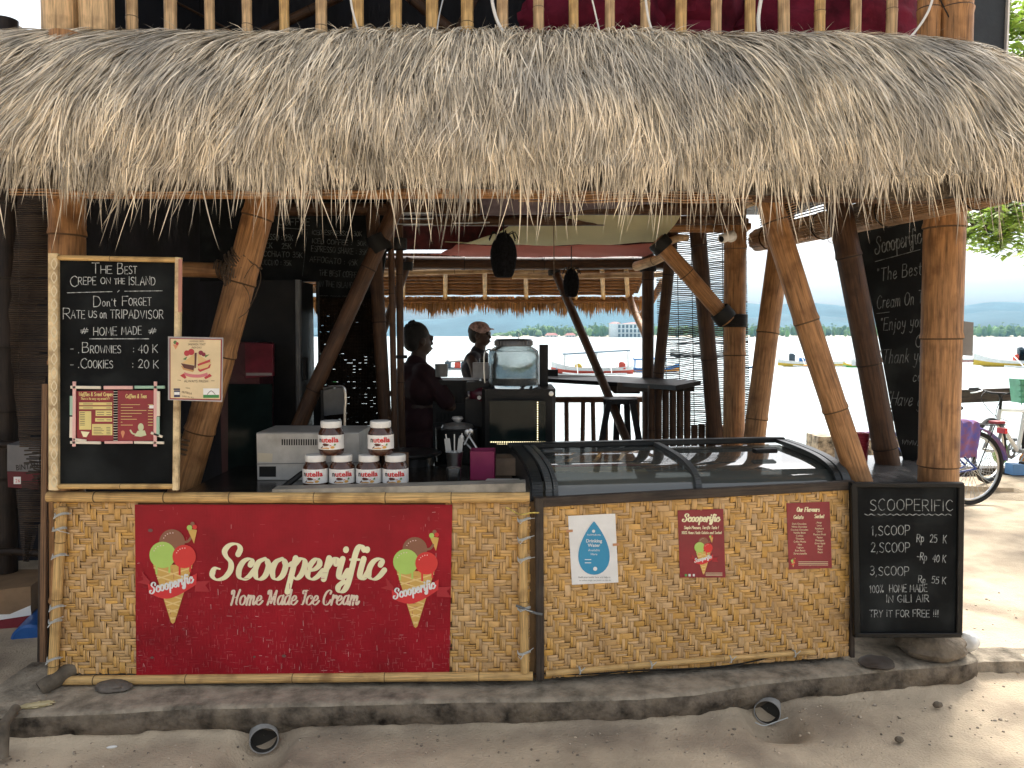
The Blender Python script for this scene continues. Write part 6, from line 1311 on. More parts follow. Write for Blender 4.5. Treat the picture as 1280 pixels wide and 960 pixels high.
# ================================================================== RIGHT SIDE BOARD, TERRACE FURNITURE, LANTERNS
SB = Plane(P(1140, 430, 4.45), (-.35, -1, 0))
t = thing('chalkboard', 'tall black slanted chalkboard with script writing beside the big right post', 'chalkboard', SB.at(1135, 595))
mb = MB(); slab_px(mb, SB, [(1069, 280), (1176, 258), (1176, 612), (1138, 606), (1121, 545), (1098, 420)], .025); mb.build('board', m_black, t, smooth=False)
mb = MB(); m_cg = pm('chalk_grey', (.12, .13, .13), rough=.95, var=.4, sc=40, bump=0); LS = liner(SB, t, m_cg, .95, .03); S_ = lambda s, x, y, h, wd, rot: LS(s, x, y, h, wd, shear=.2, rot=rot)
ink(mb, SB, write('Scooperific', 1094, 318, 12, 60, script=True, shear=.2, rot=-14), 1.3, .7, .002)
S_('"The Best Ice', 1096, 352, 16, 78, -9); S_('Cream On The Isl', 1096, 386, 16, 84, -7); S_('"Enjoy your Ice', 1100, 414, 16, 78, -6); S_('Cream', 1144, 434, 15, 36, -5); S_('"Thank you for', 1098, 455, 17, 84, -3); S_('coming', 1141, 477, 13, 36, -3)
S_('"Have good', 1108, 506, 17, 64, 3); S_('www.scoop', 1127, 555, 9, 46, 5); ink(mb, SB, [[(1094, 327), (1150, 312)], [(1096, 392), (1112, 390)]], .8, None, .002)
mb.build('chalk_heading', m_cg, t, smooth=False)
mb = MB(); GBP = YP(3.9); slab_px(mb, GBP, [(1201, 401), (1217, 403), (1216, 445), (1201, 444)], .05); tag(mb.build('socket_box', pm('grey_box', (.20, .19, .18), rough=.5, var=.1), smooth=False), 'small grey electrical box fixed to the side of the big right post', 'box')
# security camera
sc_ = thing('security_camera', 'white bullet security camera on the rear amber post', 'camera', P(912, 294, 5.4))
c = P(914, 294, 5.42); mb = MB(); lathe(mb, [(.001, -.02), (.028, -.02), (.032, 0), (.032, .11), (.026, .12), (.001, .11)], c, 18, 0, Vector((-.75, -.6, -.3))); mb.build('camera_body', m_whitep, sc_)
mb = MB(); e = c + Vector((-.75, -.6, -.3)).normalized() * .112; lathe(mb, [(.001, 0), (.022, 0), (.022, .006), (.001, .006)], e, 14, 0, Vector((-.75, -.6, -.3))); mb.build('lens', m_rubber, sc_); mb = MB(); lathe(mb, [(.001, 0), (.04, 0), (.04, .015), (.001, .03)], c + Vector((.02, .08, 0)), 16, 0, (0, -1, 0)); mb.build('mount', m_whitep, sc_)
# woven lanterns
for px, y0, y1, wd, D, lab in ((629.5, 290, 346, 33, 4.9, 'large black woven lantern hanging in front of the cream sail'), (714, 335, 371, 20, 6.1, 'smaller black woven lantern hanging lower and farther right')):
    a, b = P(px, y0, D), P(px, y1, D); Hh = a.z - b.z; r = wd / 2 / FPX * D; t = thing('lantern', lab, 'lantern', b, 'black woven lanterns')
    mb = MB(); prof = [(.001, 0), (r * .62, 0), (r * .88, Hh * .2), (r, Hh * .45), (r * .93, Hh * .66), (r * .66, Hh * .85), (r * .3, Hh * .97), (.001, Hh)]; lathe(mb, cr(prof, 4), b, 26); mb.build('shade', pm('lantern_black', (.008, .008, .01), rough=.95, var=.4, sc=60, bump=1, bsc=160, spec=.1), t)
    mb = MB()
    for k in range(9): an = k * .7; p = b + Vector((math.cos(an) * r * .35, math.sin(an) * r * .35, Hh * .93)); tube(mb, [p, p + Vector((math.cos(an) * r * .5, math.sin(an) * r * .5, .02)), p + Vector((math.cos(an) * r * .8, math.sin(an) * r * .8, -.03))], .004, 4)
    mb.build('leaf_rim', m_rubber, t); mb = MB(); tube(mb, [b + Vector((0, 0, Hh)), b + Vector((0, 0, Hh + .35))], .004, 5); mb.build('hanging_cord', m_rubber, t)
# terrace railing
tr = thing('terrace_railing', 'low bamboo railing on the seaward side of the terrace', 'railing', P(740, 560, 7.2))
for px, D in ((708, 7.2), (729, 7.2), (741, 7.2), (757, 7.2), (771, 7.2), (785, 7.2), (797, 7.2)):
    mb = MB(); bamboo(mb, P(px, 500, D), P(px + R.uniform(-2, 2), 580, D), .022, node=.4); mb.build('baluster', B_DARK, tr)
mb = MB(); bamboo(mb, P(560, 500, 7.2), P(812, 499, 7.2), .03, node=.6); mb.build('top_rail', B_DARK, tr)
mb = MB(); beam(mb, P(470, 492, 7.1), P(520, 492, 7.1), .03, .05); mb.build('side_rail', m_dkwood, tr, smooth=False)
# bar table with stools
bt = thing('bar_table', 'dark wooden bar top facing the sea with a slatted bamboo front', 'table', P(820, 560, 6.2))
mb = MB(); prism(mb, [P(682, 468, 6.9), P(775, 470, 6.9), P(876, 476, 5.9), P(845, 482, 5.75), P(775, 478, 6.5), P(682, 473, 6.8)], (0, 0, -.035)); mb.build('table_top', m_blackp, bt, smooth=False)
mb = MB(); prism(mb, [P(772, 478, 6.5), P(868, 481, 5.95), P(868, 489, 5.95), P(772, 490, 6.5)], (0, .05, 0)); prism(mb, [P(756, 480, 6.6), P(800, 481, 6.6), P(800, 492, 6.6), P(768, 492, 6.6)], (0, .04, 0)); mb.build('apron', m_dkwood, bt, smooth=False)
for k, px in enumerate(range(814, 934, 9)):
    mb = MB(); top = 482 if px < 864 else 528 + (px % 5); bamboo(mb, P(px, top, 6.1), P(px, 590, 6.1), .027, node=.5); mb.build('front_cane', B_DARK if px < 870 or k % 2 else B_POST, bt)
stools = []
for cx, D, lab in ((776, 5.9, 'black bar stool standing by the bar table in front of the railing'),):
    st = thing('bar_stool', lab, 'stool', P(cx, 580, D)); 
    mb = MB(); prism(mb, [P(754, 499, D), P(797, 499, D), P(795, 496, D + .3), P(757, 496, D + .3)], (0, 0, -.04)); mb.build('seat', m_blackp, st, smooth=False)
    for (x0, x1, dd) in ((761, 745, 0), (790, 806, 0), (772, 768, .3), (783, 787, .3)): mb = MB(); beam(mb, P(x0, 501, D + dd), P(x1, 590, D + dd), .045, .04); mb.build('leg', m_blackp, st, smooth=False)
    mb = MB(); beam(mb, P(748, 562, D), P(802, 562, D), .03, .03); mb.build('footrest', m_blackp, st, smooth=False)
mb = MB(); box(mb, P(691, 466, 6.8), (.09, .06, .06)); tag(mb.build('small_box', m_blackp, smooth=False), 'small dark box on the sea end of the bar ledge', 'box')

# ================================================================== PEOPLE
def remesh(name, prims, vox, mat, parent, sub=0, fn=None):
    mb = MB()
    for pr in prims:
        if pr[0] == 'c':
            _, p, q, r1, r2 = pr; p, q = Vector(p), Vector(q); d = q - p; L = d.length or 1e-4; n = max(2, int(L / .02)); d /= L
            pts = []; rs = []
            for k in range(5): a = math.pi / 2 * k / 4; pts.append(p - d * r1 * math.cos(a)); rs.append(max(r1 * math.sin(a), 1e-4))
            for k in range(1, n): pts.append(p + d * L * k / n); rs.append(r1 + (r2 - r1) * k / n)
            for k in range(5): a = math.pi / 2 * k / 4; pts.append(q + d * r2 * math.sin(a)); rs.append(max(r2 * math.cos(a), 1e-4))
            tube(mb, pts, rs, 14)
        else: _, c, r, M = pr; ell(mb, c, r, 20, 14, 0, M)
    o = mb.build(name + '_src', mat); bpy.context.view_layer.update()
    m = o.modifiers.new('r', 'REMESH'); m.mode = 'VOXEL'; m.voxel_size = vox; m.use_smooth_shade = True
    s = o.modifiers.new('s', 'SMOOTH'); s.factor = .5; s.iterations = 3
    me = bpy.data.meshes.new_from_object(o.evaluated_get(bpy.context.evaluated_depsgraph_get())); loc = o.location.copy(); bpy.data.objects.remove(o)
    me.materials.clear(); me.materials.append(mat); me.polygons.foreach_set('use_smooth', [True] * len(me.polygons)); me.name = name
    o2 = bpy.data.objects.new(name, me); COL.objects.link(o2); WL[o2.name] = loc; o2.parent = parent; o2.location = loc - wl(parent); return o2
m_skin = pm('brown_skin', (.045, .024, .016), rough=.6, var=.12, sc=12, bump=.05)
m_hair = pm('black_hair', (.008, .007, .006), rough=.7, var=.4, bump=.8, bsc=150)
def rotz(a): return Matrix.Rotation(a, 3, 'Z')
def hand_prims(w, dirv, up, palm_n, s=1.0, curl=.5):
    """palm and five bent fingers from wrist w"""
    d = Vector(dirv).normalized(); n = Vector(palm_n).normalized(); sd = d.cross(n).normalized(); out = []
    for k in range(4): out.append(('c', w + d * .01 + sd * (k - 1.5) * .010, w + d * .075 + sd * (k - 1.5) * .020, .015, .0115))
    for k, L in enumerate((.068, .078, .072, .056)):
        b = w + d * .082 + sd * (k - 1.5) * .0205; f = [.42, .32, .26]; a = 0; p = b
        for j in range(3):
            a += curl * (.5 + .35 * j); q = p + (d * math.cos(a) - n * math.sin(a)) * L * f[j]; out.append(('c', p, q, .0092 - .0008 * j, .0086 - .0009 * j)); p = q
    b = w + d * .028 - sd * .030; t1 = b + d * .028 - sd * .022 - n * .012; t2 = t1 + d * .028 - sd * .004 - n * .012; out += [('c', w + d * .02 - sd * .015, b, .014, .013), ('c', b, t1, .012, .0105), ('c', t1, t2, .0100, .0085)]
    return out
def person(label, foot, height, face, armR, armL, shirt, shorts, hat=None, sleeve=.6, vest=False):
    """face = yaw of the gaze (0 = away from the camera, positive = to its left); arms = (elbow, wrist) offsets in the body frame (x right, y forward, z up)"""
    t = thing('person', label, 'person', foot); M = rotz(face); h = height; F0 = Vector(foot)
    W_ = lambda x, y, z: F0 + M @ Vector((x * h, y * h, z * h))
    S = lambda v: v * h
    body = [('c', W_(0, 0, .52), W_(0, .005, .60), S(.078), S(.074)), ('c', W_(-.03, 0, .52), W_(.03, 0, .52), S(.07), S(.07)), ('c', W_(-.035, 0, .66), W_(.035, 0, .66), S(.065), S(.065)),
            ('c', W_(-.06, 0, .75), W_(.06, 0, .75), S(.066), S(.066)), ('c', W_(0, 0, .60), W_(0, .0, .76), S(.074), S(.075)), ('c', W_(-.095, -.005, .80), W_(.095, -.005, .80), S(.036), S(.036)), ('c', W_(0, 0, .80), W_(0, .012, .875), S(.037), S(.032))]
    for s in (-1, 1):
        body += [('c', W_(.052 * s, 0, .50), W_(.058 * s, .01, .29), S(.052), S(.033)), ('c', W_(.058 * s, .01, .28), W_(.06 * s, -.005, .17), S(.033), S(.030)), ('c', W_(.06 * s, -.005, .17), W_(.06 * s, -.01, .045), S(.030), S(.020)),
                 ('c', W_(.06 * s, -.02, .020), W_(.065 * s, .075, .014), S(.020), S(.014)), ('c', W_(.06 * s, -.018, .025), W_(.06 * s, -.01, .05), S(.018), S(.018))]
    sleeves = []
    for s, arm in ((1, armR), (-1, armL)):
        sh = W_(.105 * s, 0, .795); el = W_(*arm[0]); wr = W_(*arm[1]); body += [('c', sh, el, S(.030), S(.022)), ('c', el, el + (wr - el) * .4, S(.023), S(.023)), ('c', el + (wr - el) * .4, wr, S(.022), S(.0145))]
        d = (wr - el).normalized(); n = M @ Vector((0, 0, 1)); n = (n - d * n.dot(d)).normalized() if abs(d.z) < .95 else M @ Vector((s, 0, 0)); body += hand_prims(wr, d, None, n if s > 0 else n, 1, .45)
        sleeves.append(('c', sh, sh + (el - sh) * sleeve, S(.040), S(.036)))
    hc = W_(0, .012, .935); HM = M
    e = lambda x, y, z, r: ('e', hc + HM @ Vector((x * h, y * h, z * h)), tuple(S(q) for q in r), HM)
    body += [e(0, -.006, .008, (.044, .054, .056)), e(0, .012, -.025, (.034, .042, .040)), e(0, .026, -.045, (.022, .022, .018)), ('c', hc + HM @ Vector((0, .052 * h, .004 * h)), hc + HM @ Vector((0,   .060 * h, -.016 * h)), S(.005), S(.0065)),
             e(-.046, -.002, -.008, (.006, .012, .018)), e(.046, -.002, -.008, (.006, .012, .018)), e(0, .050, .012, (.032, .010, .007)), e(0, .050, -.034, (.015, .010, .006)), e(0, .046, -.044, (.013, .010, .005))]
    remesh('body', body, .0065, m_skin, t)
    for s in (-1, 1):
        mb = MB(); ell(mb, hc + HM @ Vector((.018 * s * h, .050 * h, .003 * h)), S(.0075), 10, 8); mb.build('eye', flat('eye_dark', (.03, .025, .02)), t)
    mb = MB(); ell(mb, hc + HM @ Vector((0, .058 * h, -.037 * h)), (S(.013), S(.005), S(.003)), 10, 6, 0, HM); mb.build('mouth', flat('lip', (.16, .05, .045)), t)
    hr = [e(0, -.014, .022, (.050, .056, .052)), e(0, -.030, -.004, (.044, .036, .045))]
    if not hat:
        rr = random.Random(2)
        for k in range(26):
            a, b = rr.uniform(0, 6.28), rr.uniform(0, 1.1); v = Vector((math.sin(b) * math.cos(a), math.sin(b) * math.sin(a) - .25, math.cos(b))).normalized(); p = hc + HM @ Vector((v.x * .048 * h, (v.y * .052 - .012) * h, (v.z * .052 + .022) * h)); q = p + HM @ (v + Vector((.1, .1, .2))) * .012
            hr.append(('c', p, q, .010, .004))
    remesh('hair', hr, .006, m_hair, t)
    if hat:
        cap = [e(0, -.006, .030, (.052, .062, .044)), e(0, .058, .030, (.034, .024, .005))]; remesh('cap', cap, .0065, hat, t)
    tor = [('c', W_(-.03, 0, .52), W_(.03, 0, .52), S(.084), S(.084)), ('c', W_(-.035, 0, .62), W_(.035, 0, .62), S(.080), S(.080)), ('c', W_(-.058, 0, .74), W_(.058, 0, .74), S(.077), S(.077)), ('c', W_(0, 0, .53), W_(0, .0, .77), S(.088), S(.085)), ('c', W_(-.085, -.005, .80), W_(.085, -.005, .80), S(.044), S(.044)), ('c', W_(0, -.004, .81), W_(0, 0, .838), S(.048), S(.043))]
    remesh('shirt', tor + ([] if vest else sleeves), .009, shirt, t)
    sho = []
    for s in (-1, 1): sho += [('c', W_(.048 * s, 0, .50), W_(.058 * s, .008, .31), S(.064), S(.052))]
    remesh('shorts', sho + [('c', W_(-.03, 0, .51), W_(.03, 0, .51), S(.080), S(.080))], .009, shorts, t)
    return t
m_mshirt = pm('maroon_shirt', (.022, .004, .007), rough=.85, var=.15, bump=.2, bsc=30); m_dk = pm('dark_shorts', (.015, .015, .018), rough=.9, var=.2)
f1 = P(521, 560, 5.35); f1.z = .13
person('person in a dark maroon polo shirt seen from behind, both hands out over the shelf', f1, 1.72, rad(-58), ((.15, .075, .675), (.06, .23, .655)), ((-.15, .09, .67), (-.02, .27, .65)), m_mshirt, m_dk, None, .85)
f2 = P(598, 560, 7.5); f2.z = .13
person('person in a pale cap and dark vest standing by the seaward railing, facing right', f2, 1.76, rad(-105), ((.14, .05, .64), (.08, .18, .60)), ((-.14, .05, .64), (-.05, .18, .60)), pm('dark_vest', (.02, .02, .025), rough=.9, var=.2), m_dk, pm('faded_cap', (.42, .30, .28), rough=.9, var=.35, sc=25), 0, True)

# ================================================================== BICYCLES
def bicycle(name, label, loc, yaw, frame_m, opts, R_=.335):
    t = thing(name, label, 'bicycle', loc); M = rotz(yaw); O = Vector(loc); W_ = lambda x, y, z: O + M @ Vector((x, y, z))   # x forward
    ax = M @ Vector((0, 1, 0))
    def tb(nm, pts, r, mt, par=None, seg=8): mb = MB(); tube(mb, [W_(*p) for p in pts], r, seg); return mb.build(nm, mt, par or t)
    for cx in (-.52, .53):
        c = W_(cx, 0, R_); w = thing('wheel', '', '', c); del w['label']; del w['category']; w.parent = t; w.location = c - O
        mb = MB(); tube(mb, [c + M @ Vector((math.cos(a) * (R_ - .022), 0, math.sin(a) * (R_ - .022))) for a in [i * math.pi / 24 for i in range(49)]], .022, 8, 0, False); mb.build('tyre', m_rubber, w)
        mb = MB(); tube(mb, [c + M @ Vector((math.cos(a) * (R_ - .048), 0, math.sin(a) * (R_ - .048))) for a in [i * math.pi / 24 for i in range(49)]], .011, 6, 0, False); mb.build('rim', m_metal, w)
        mb = MB()
        for k in range(32): a = k * math.pi / 16; a2 = a + (.5 if k % 2 else -.5); tube(mb, [c + M @ Vector((math.cos(a2) * .02, .025 * (1 if k % 4 < 2 else -1), math.sin(a2) * .02)), c + M @ Vector((math.cos(a) * (R_ - .05), 0, math.sin(a) * (R_ - .05)))], .0022, 4, 0, False)
        mb.build('spokes', m_metal, w, kind='stuff')
        mb = MB(); lathe(mb, [(.001, -.04), (.02, -.04), (.018, .0), (.02, .04), (.001, .04)], c, 12, 0, ax); mb.build('hub', m_metal, w)
    BB = (-.08, 0, .28); ST = (-.20, 0, .70); HT = (.34, 0, .74); HB_ = (.37, 0, .63)
    if opts.get('low'): HT = (.34, 0, .70); fr_ = [((BB), (-.20, 0, .62)), (BB, HB_), ((-.16, 0, .48), HT)]
    else: fr_ = [(BB, ST), (BB, HB_), (ST, HT)]
    for a, b in fr_ + [(HB_, HT)]: tb('frame_tube', [a, b], .021 if opts.get('fat') else .016, frame_m)
    for s in (-1, 1):
        tb('chain_stay', [(BB[0], .02 * s, BB[2]), (-.52, .06 * s, R_)], .010, frame_m); tb('seat_stay', [(ST[0], .015 * s, ST[2] - .06), (-.52, .06 * s, R_)], .009, frame_m); tb('fork_blade', [(HB_[0], .05 * s, HB_[2] - .02), (.47, .055 * s, .42), (.53, .055 * s, R_)], .016 if opts.get('fat') else .011, frame_m if not opts.get('fat') else m_grey)
    tb('seat_post', [ST, (-.235, 0, .86)], .013, m_metal)
    mb = MB(); c = W_(-.26, 0, .90); ell(mb, c, (.14, .075, .035), 18, 10, 0, M, lambda d: 1 - .35 * max(0, d.x) * (1 if abs(d.y) > .1 else .4)); mb.build('saddle', m_rubber, t)
    tb('stem', [HT, (.325, 0, .85), (.37, 0, .90)], .014, m_rubber)
    tb('handlebar', [(.30, -.31, .93), (.34, -.22, .94), (.37, -.08, .91), (.37, .08, .91), (.34, .22, .94), (.30, .31, .93)], .011, m_rubber)
    for s in (-1, 1): tb('grip', [(.335, .22 * s, .942), (.298, .325 * s, .931)], .017, m_rubber); tb('brake_lever', [(.36, .17 * s, .93), (.41, .20 * s, .91), (.39, .27 * s, .90)], .006, m_metal)
    tb('brake_cable', cr([(.38, .12, .93), (.50, .10, .90), (.47, .03, .76), (.42, 0, .66)], 5), .0035, m_rubber); tb('brake_cable', cr([(.38, -.12, .93), (.52, -.1, .86), (.42, -.03, .70), (.1, -.02, .60)], 5), .0035, m_rubber)
    mb = MB(); lathe(mb, [(.06, -.004), (.095, -.004), (.095, .004), (.06, .004), (.06, -.004)], W_(*BB) + ax * -.06, 28, 0, ax); lathe(mb, [(.001, -.05), (.022, -.05), (.022, .05), (.001, .05)], W_(*BB), 12, 0, ax); mb.build('chainring', m_grey, t)
    for s in (-1, 1): tb('crank', [(BB[0], .075 * s, BB[2]), (BB[0] + .13 * s, .085 * s, BB[2] - .10 * s)], .010, m_grey); mb = MB(); box(mb, W_(BB[0] + .13 * s, .13 * s, BB[2] - .10 * s), (.08, .09, .022), 0, M); mb.build('pedal', m_rubber, t, smooth=False)
    tb('chain', [(-.08, -.06, .375), (-.52, -.06, R_ + .035)], .005, m_rubber); tb('chain', [(-.08, -.06, .185), (-.52, -.06, R_ - .035)], .005, m_rubber)
    if opts.get('guard'):
        for cx, a0, a1, mt in ((-.52, .15, 2.9, opts['guard']),) + (((.53, .3, 2.3, opts['guard']),) if opts.get('guard2') else ()):
            mb = MB(); vs = []; n = 22
            for i in range(n + 1):
                a = a0 + (a1 - a0) * i / n if cx > 0 else math.pi - a0 - (a1 - a0) * i / n + .0
                for k in range(5): q = -1 + k * .5; rr_ = R_ + .030 - .010 * q * q; vs.append(W_(cx + math.cos(a) * rr_, q * .035, R_ + math.sin(a) * rr_))
            mb.add(vs, [(i * 5 + k, i * 5 + k + 1, (i + 1) * 5 + k + 1, (i + 1) * 5 + k) for i in range(n) for k in range(4)]); g_ = mb.build('mudguard', mt, t); g_.modifiers.new('s', 'SOLIDIFY').thickness = .003
    if opts.get('rack'):
        for s in (-1, 1): tb('rack_rail', [(-.25, .055 * s, .74), (-.45, .06 * s, .745), (-.82, .055 * s, .74)], .006, m_rubber); tb('rack_strut', [(-.70, .06 * s, .74), (-.52, .075 * s, R_)], .005, m_rubber)
        for x in (-.35, -.5, -.65, -.8): tb('rack_bar', [(x, -.055, .742), (x, .055, .742)], .005, m_rubber)
        mb = MB(); box(mb, W_(-.84, 0, .68), (.03, .09, .05), 0, M); mb.build('tail_light', flat('reflector_red', (.55, .01, .02), .2), t, smooth=False)
        mb = MB(); box(mb, W_(-.78, 0, .76), (.10, .09, .022), 0, M); mb.build('bundle', flat('bundle_red', (.30, .03, .04)), t, smooth=False)
    if opts.get('cloth'):
        mb = MB(); vs = []; n = 14
        for i in range(n + 1):
            u = i / n
            for k in range(n + 1):
                v = k / n * 2 - 1; x = -.30 - .20 * u; y = .09 * math.copysign(1, v) * min(1, abs(v) * 2.2); z = .80 - .02 * u - max(0, abs(v) - .4) * .55 + .012 * math.sin(u * 14 + v * 3); vs.append(W_(x + .01 * math.sin(v * 9), y + .014 * math.sin(u * 11 + abs(v) * 5), z))
        mb.add(vs, [(i * (n + 1) + k, i * (n + 1) + k + 1, (i + 1) * (n + 1) + k + 1, (i + 1) * (n + 1) + k) for i in range(n) for k in range(n)]); g_ = mb.build('cloth', opts['cloth'], t); g_.modifiers.new('s', 'SOLIDIFY').thickness = .004
    if opts.get('basket'):
        mb = MB(); mt = opts['basket']
        for z in (.72, .78, .84, .90): tube(mb, [W_(*q) for q in ((.46, -.16, z), (.70, -.16, z), (.70, .16, z), (.46, .16, z), (.46, -.16, z))], .006, 5)
        for k in range(9): y = -.16 + .04 * k; tube(mb, [W_(.70, y, .72), W_(.70, y, .9)], .004, 4); tube(mb, [W_(.46, y, .72), W_(.46, y, .9)], .004, 4)
        for k in range(7): x = .46 + .04 * k; tube(mb, [W_(x, -.16, .72), W_(x, -.16, .9)], .004, 4); tube(mb, [W_(x, .16, .72), W_(x, .16, .9)], .004, 4)
        mb.build('basket', mt, t); mb = MB(); bx = [W_(.48, -.14, .73), W_(.68, -.14, .73), W_(.68, .14, .73), W_(.48, .14, .73)]; prism(mb, bx, (0, 0, .16)); mb.build('basket_bag', mt, t, smooth=False)
    return t
m_batik = pm('batik_cloth', (.10, .09, .30), rough=.9, var=.3, sc=16, bump=.2, col2=(.34, .12, .14)); m_pg = pm('purple_guard', (.04, .05, .28), rough=.3, var=.2, sc=7, col2=(.28, .05, .22), bump=0)
def gp(px, py, z): q = G(px, py, z); return q
zg = .085; q = P(1214, 585, 7.55); dv = Vector((math.cos(rad(192)), math.sin(rad(192)), 0))
l1 = Vector((q.x, 7.55, zg)) + dv * (.52 * 1.08)
bk = bicycle('bicycle', 'blue bicycle with a batik cloth and purple mudguard parked behind the big right post', l1, rad(192), pm('blue_frame', (.02, .05, .25), rough=.25, var=.1, bump=0), dict(low=1, guard=m_pg, rack=1, cloth=m_batik, guard2=1), .345); bk.scale = (1.08, 1.08, 1.08)
q = P(1237, 550, 8.15); dv = Vector((math.cos(rad(213)), math.sin(rad(213)), 0)); l2 = Vector((q.x, 8.15, .19)) - dv * (.53 * 1.05)
bk = bicycle('bicycle', 'white mountain bicycle with black handlebars parked behind the blue one', l2, rad(213), pm('white_frame', (.62, .62, .60), rough=.2, var=.05, bump=0), dict(fat=1), .335); bk.scale = (1.05, 1.05, 1.05)
t = thing('green_basket', 'pale green plastic basket at the right edge beside the white bicycle handlebar', 'basket', P(1275, 520, 7.7))
mb = MB(); q = [P(1275, 474, 7.9), P(1322, 474, 7.9), P(1319, 505, 7.9), P(1278, 504, 7.9)]; prism(mb, q, (0, .18, 0)); mb.build('liner', pm('green_plastic', (.12, .42, .26), rough=.35, var=.15), t, smooth=False)
mb = MB()
for k in range(5): y_ = 475 + k * 7; tube(mb, [P(1274, y_, 7.89), P(1322, y_, 7.89)], .007, 5)
for k in range(7): x_ = 1276 + k * 7; tube(mb, [P(x_, 474, 7.885), P(x_ + 1, 506, 7.885)], .006, 5)
mb.build('wire_mesh', pm('green_wire', (.05, .28, .16), rough=.4), t, kind='stuff')
# barrier logs, low wall and concrete step on the beach edge
mb = MB(); beam(mb, P(1140, 487, 9.3), P(1300, 487, 9.3), .09, .10) if 0 else beam(mb, P(1186, 496, 8.9), P(1262, 493, 8.9), .06, .15); tag(mb.build('barrier_plank', m_dkwood, smooth=False), 'dark horizontal plank behind the bicycle handlebars', 'plank')
mb = MB(); beam(mb, Vector((4.5, 8.75, .20)), Vector((6.4, 8.75, .20)), .2, .12, 0, (0, 0, 1), .01); tag(mb.build('timber_edging', m_dkwood, smooth=False), 'dark timber edging board on the ground behind the bicycles', 'edging')
mb = MB(); ell(mb, Vector((5.4, 8.35, .05)), (1.5, .62, .15), 40, 14, 0, None, lambda d: 1 + .25 * noise.noise(d * 3.1) + .1 * noise.noise(d * 9)); o = mb.build('dirt_mound', m_sand); tag(o, 'low mound of dirt along the timber edging', 'mound'); o['kind'] = 'structure'
m_rub = pm('rubble_wall', (.34, .28, .20), rough=.95, var=.4, sc=14, bump=1, bsc=50)
mb = MB(); bx2(mb, P(1014, 550, 8.8).x, P(1120, 550, 8.8).x, 8.6, 8.95, -.1, P(1020, 546, 8.6).z); tag(mb.build('rubble_wall', m_rub, smooth=False), 'rough low rubble wall at the water edge behind the paper cups', 'wall')
for px, py, nm, colr, lab in ((1285, 575, 'ball', (.6, .25, .05), 'orange float lying by the shore at the right edge'), (1270, 590, 'bottle_crate', (.1, .25, .5), 'blue crate on the timber edging'), (1251, 566, 'green_bag', (.25, .5, .08), 'bright green bag seen through the bicycle wheel')):
    mb = MB(); D = 8.5 if nm != 'green_bag' else 8.7
    if nm == 'bottle_crate': box(mb, P(px, 586, D), (.16, .14, .12))
    else: ell(mb, P(px, py, D), (.09, .08, .09 if nm == 'ball' else .13), 12, 8, 0, None, lambda d: 1 + .1 * noise.noise(d * 3))
    tag(mb.build(nm, flat(nm + '_paint', colr)), lab, nm.replace('_', ' '))

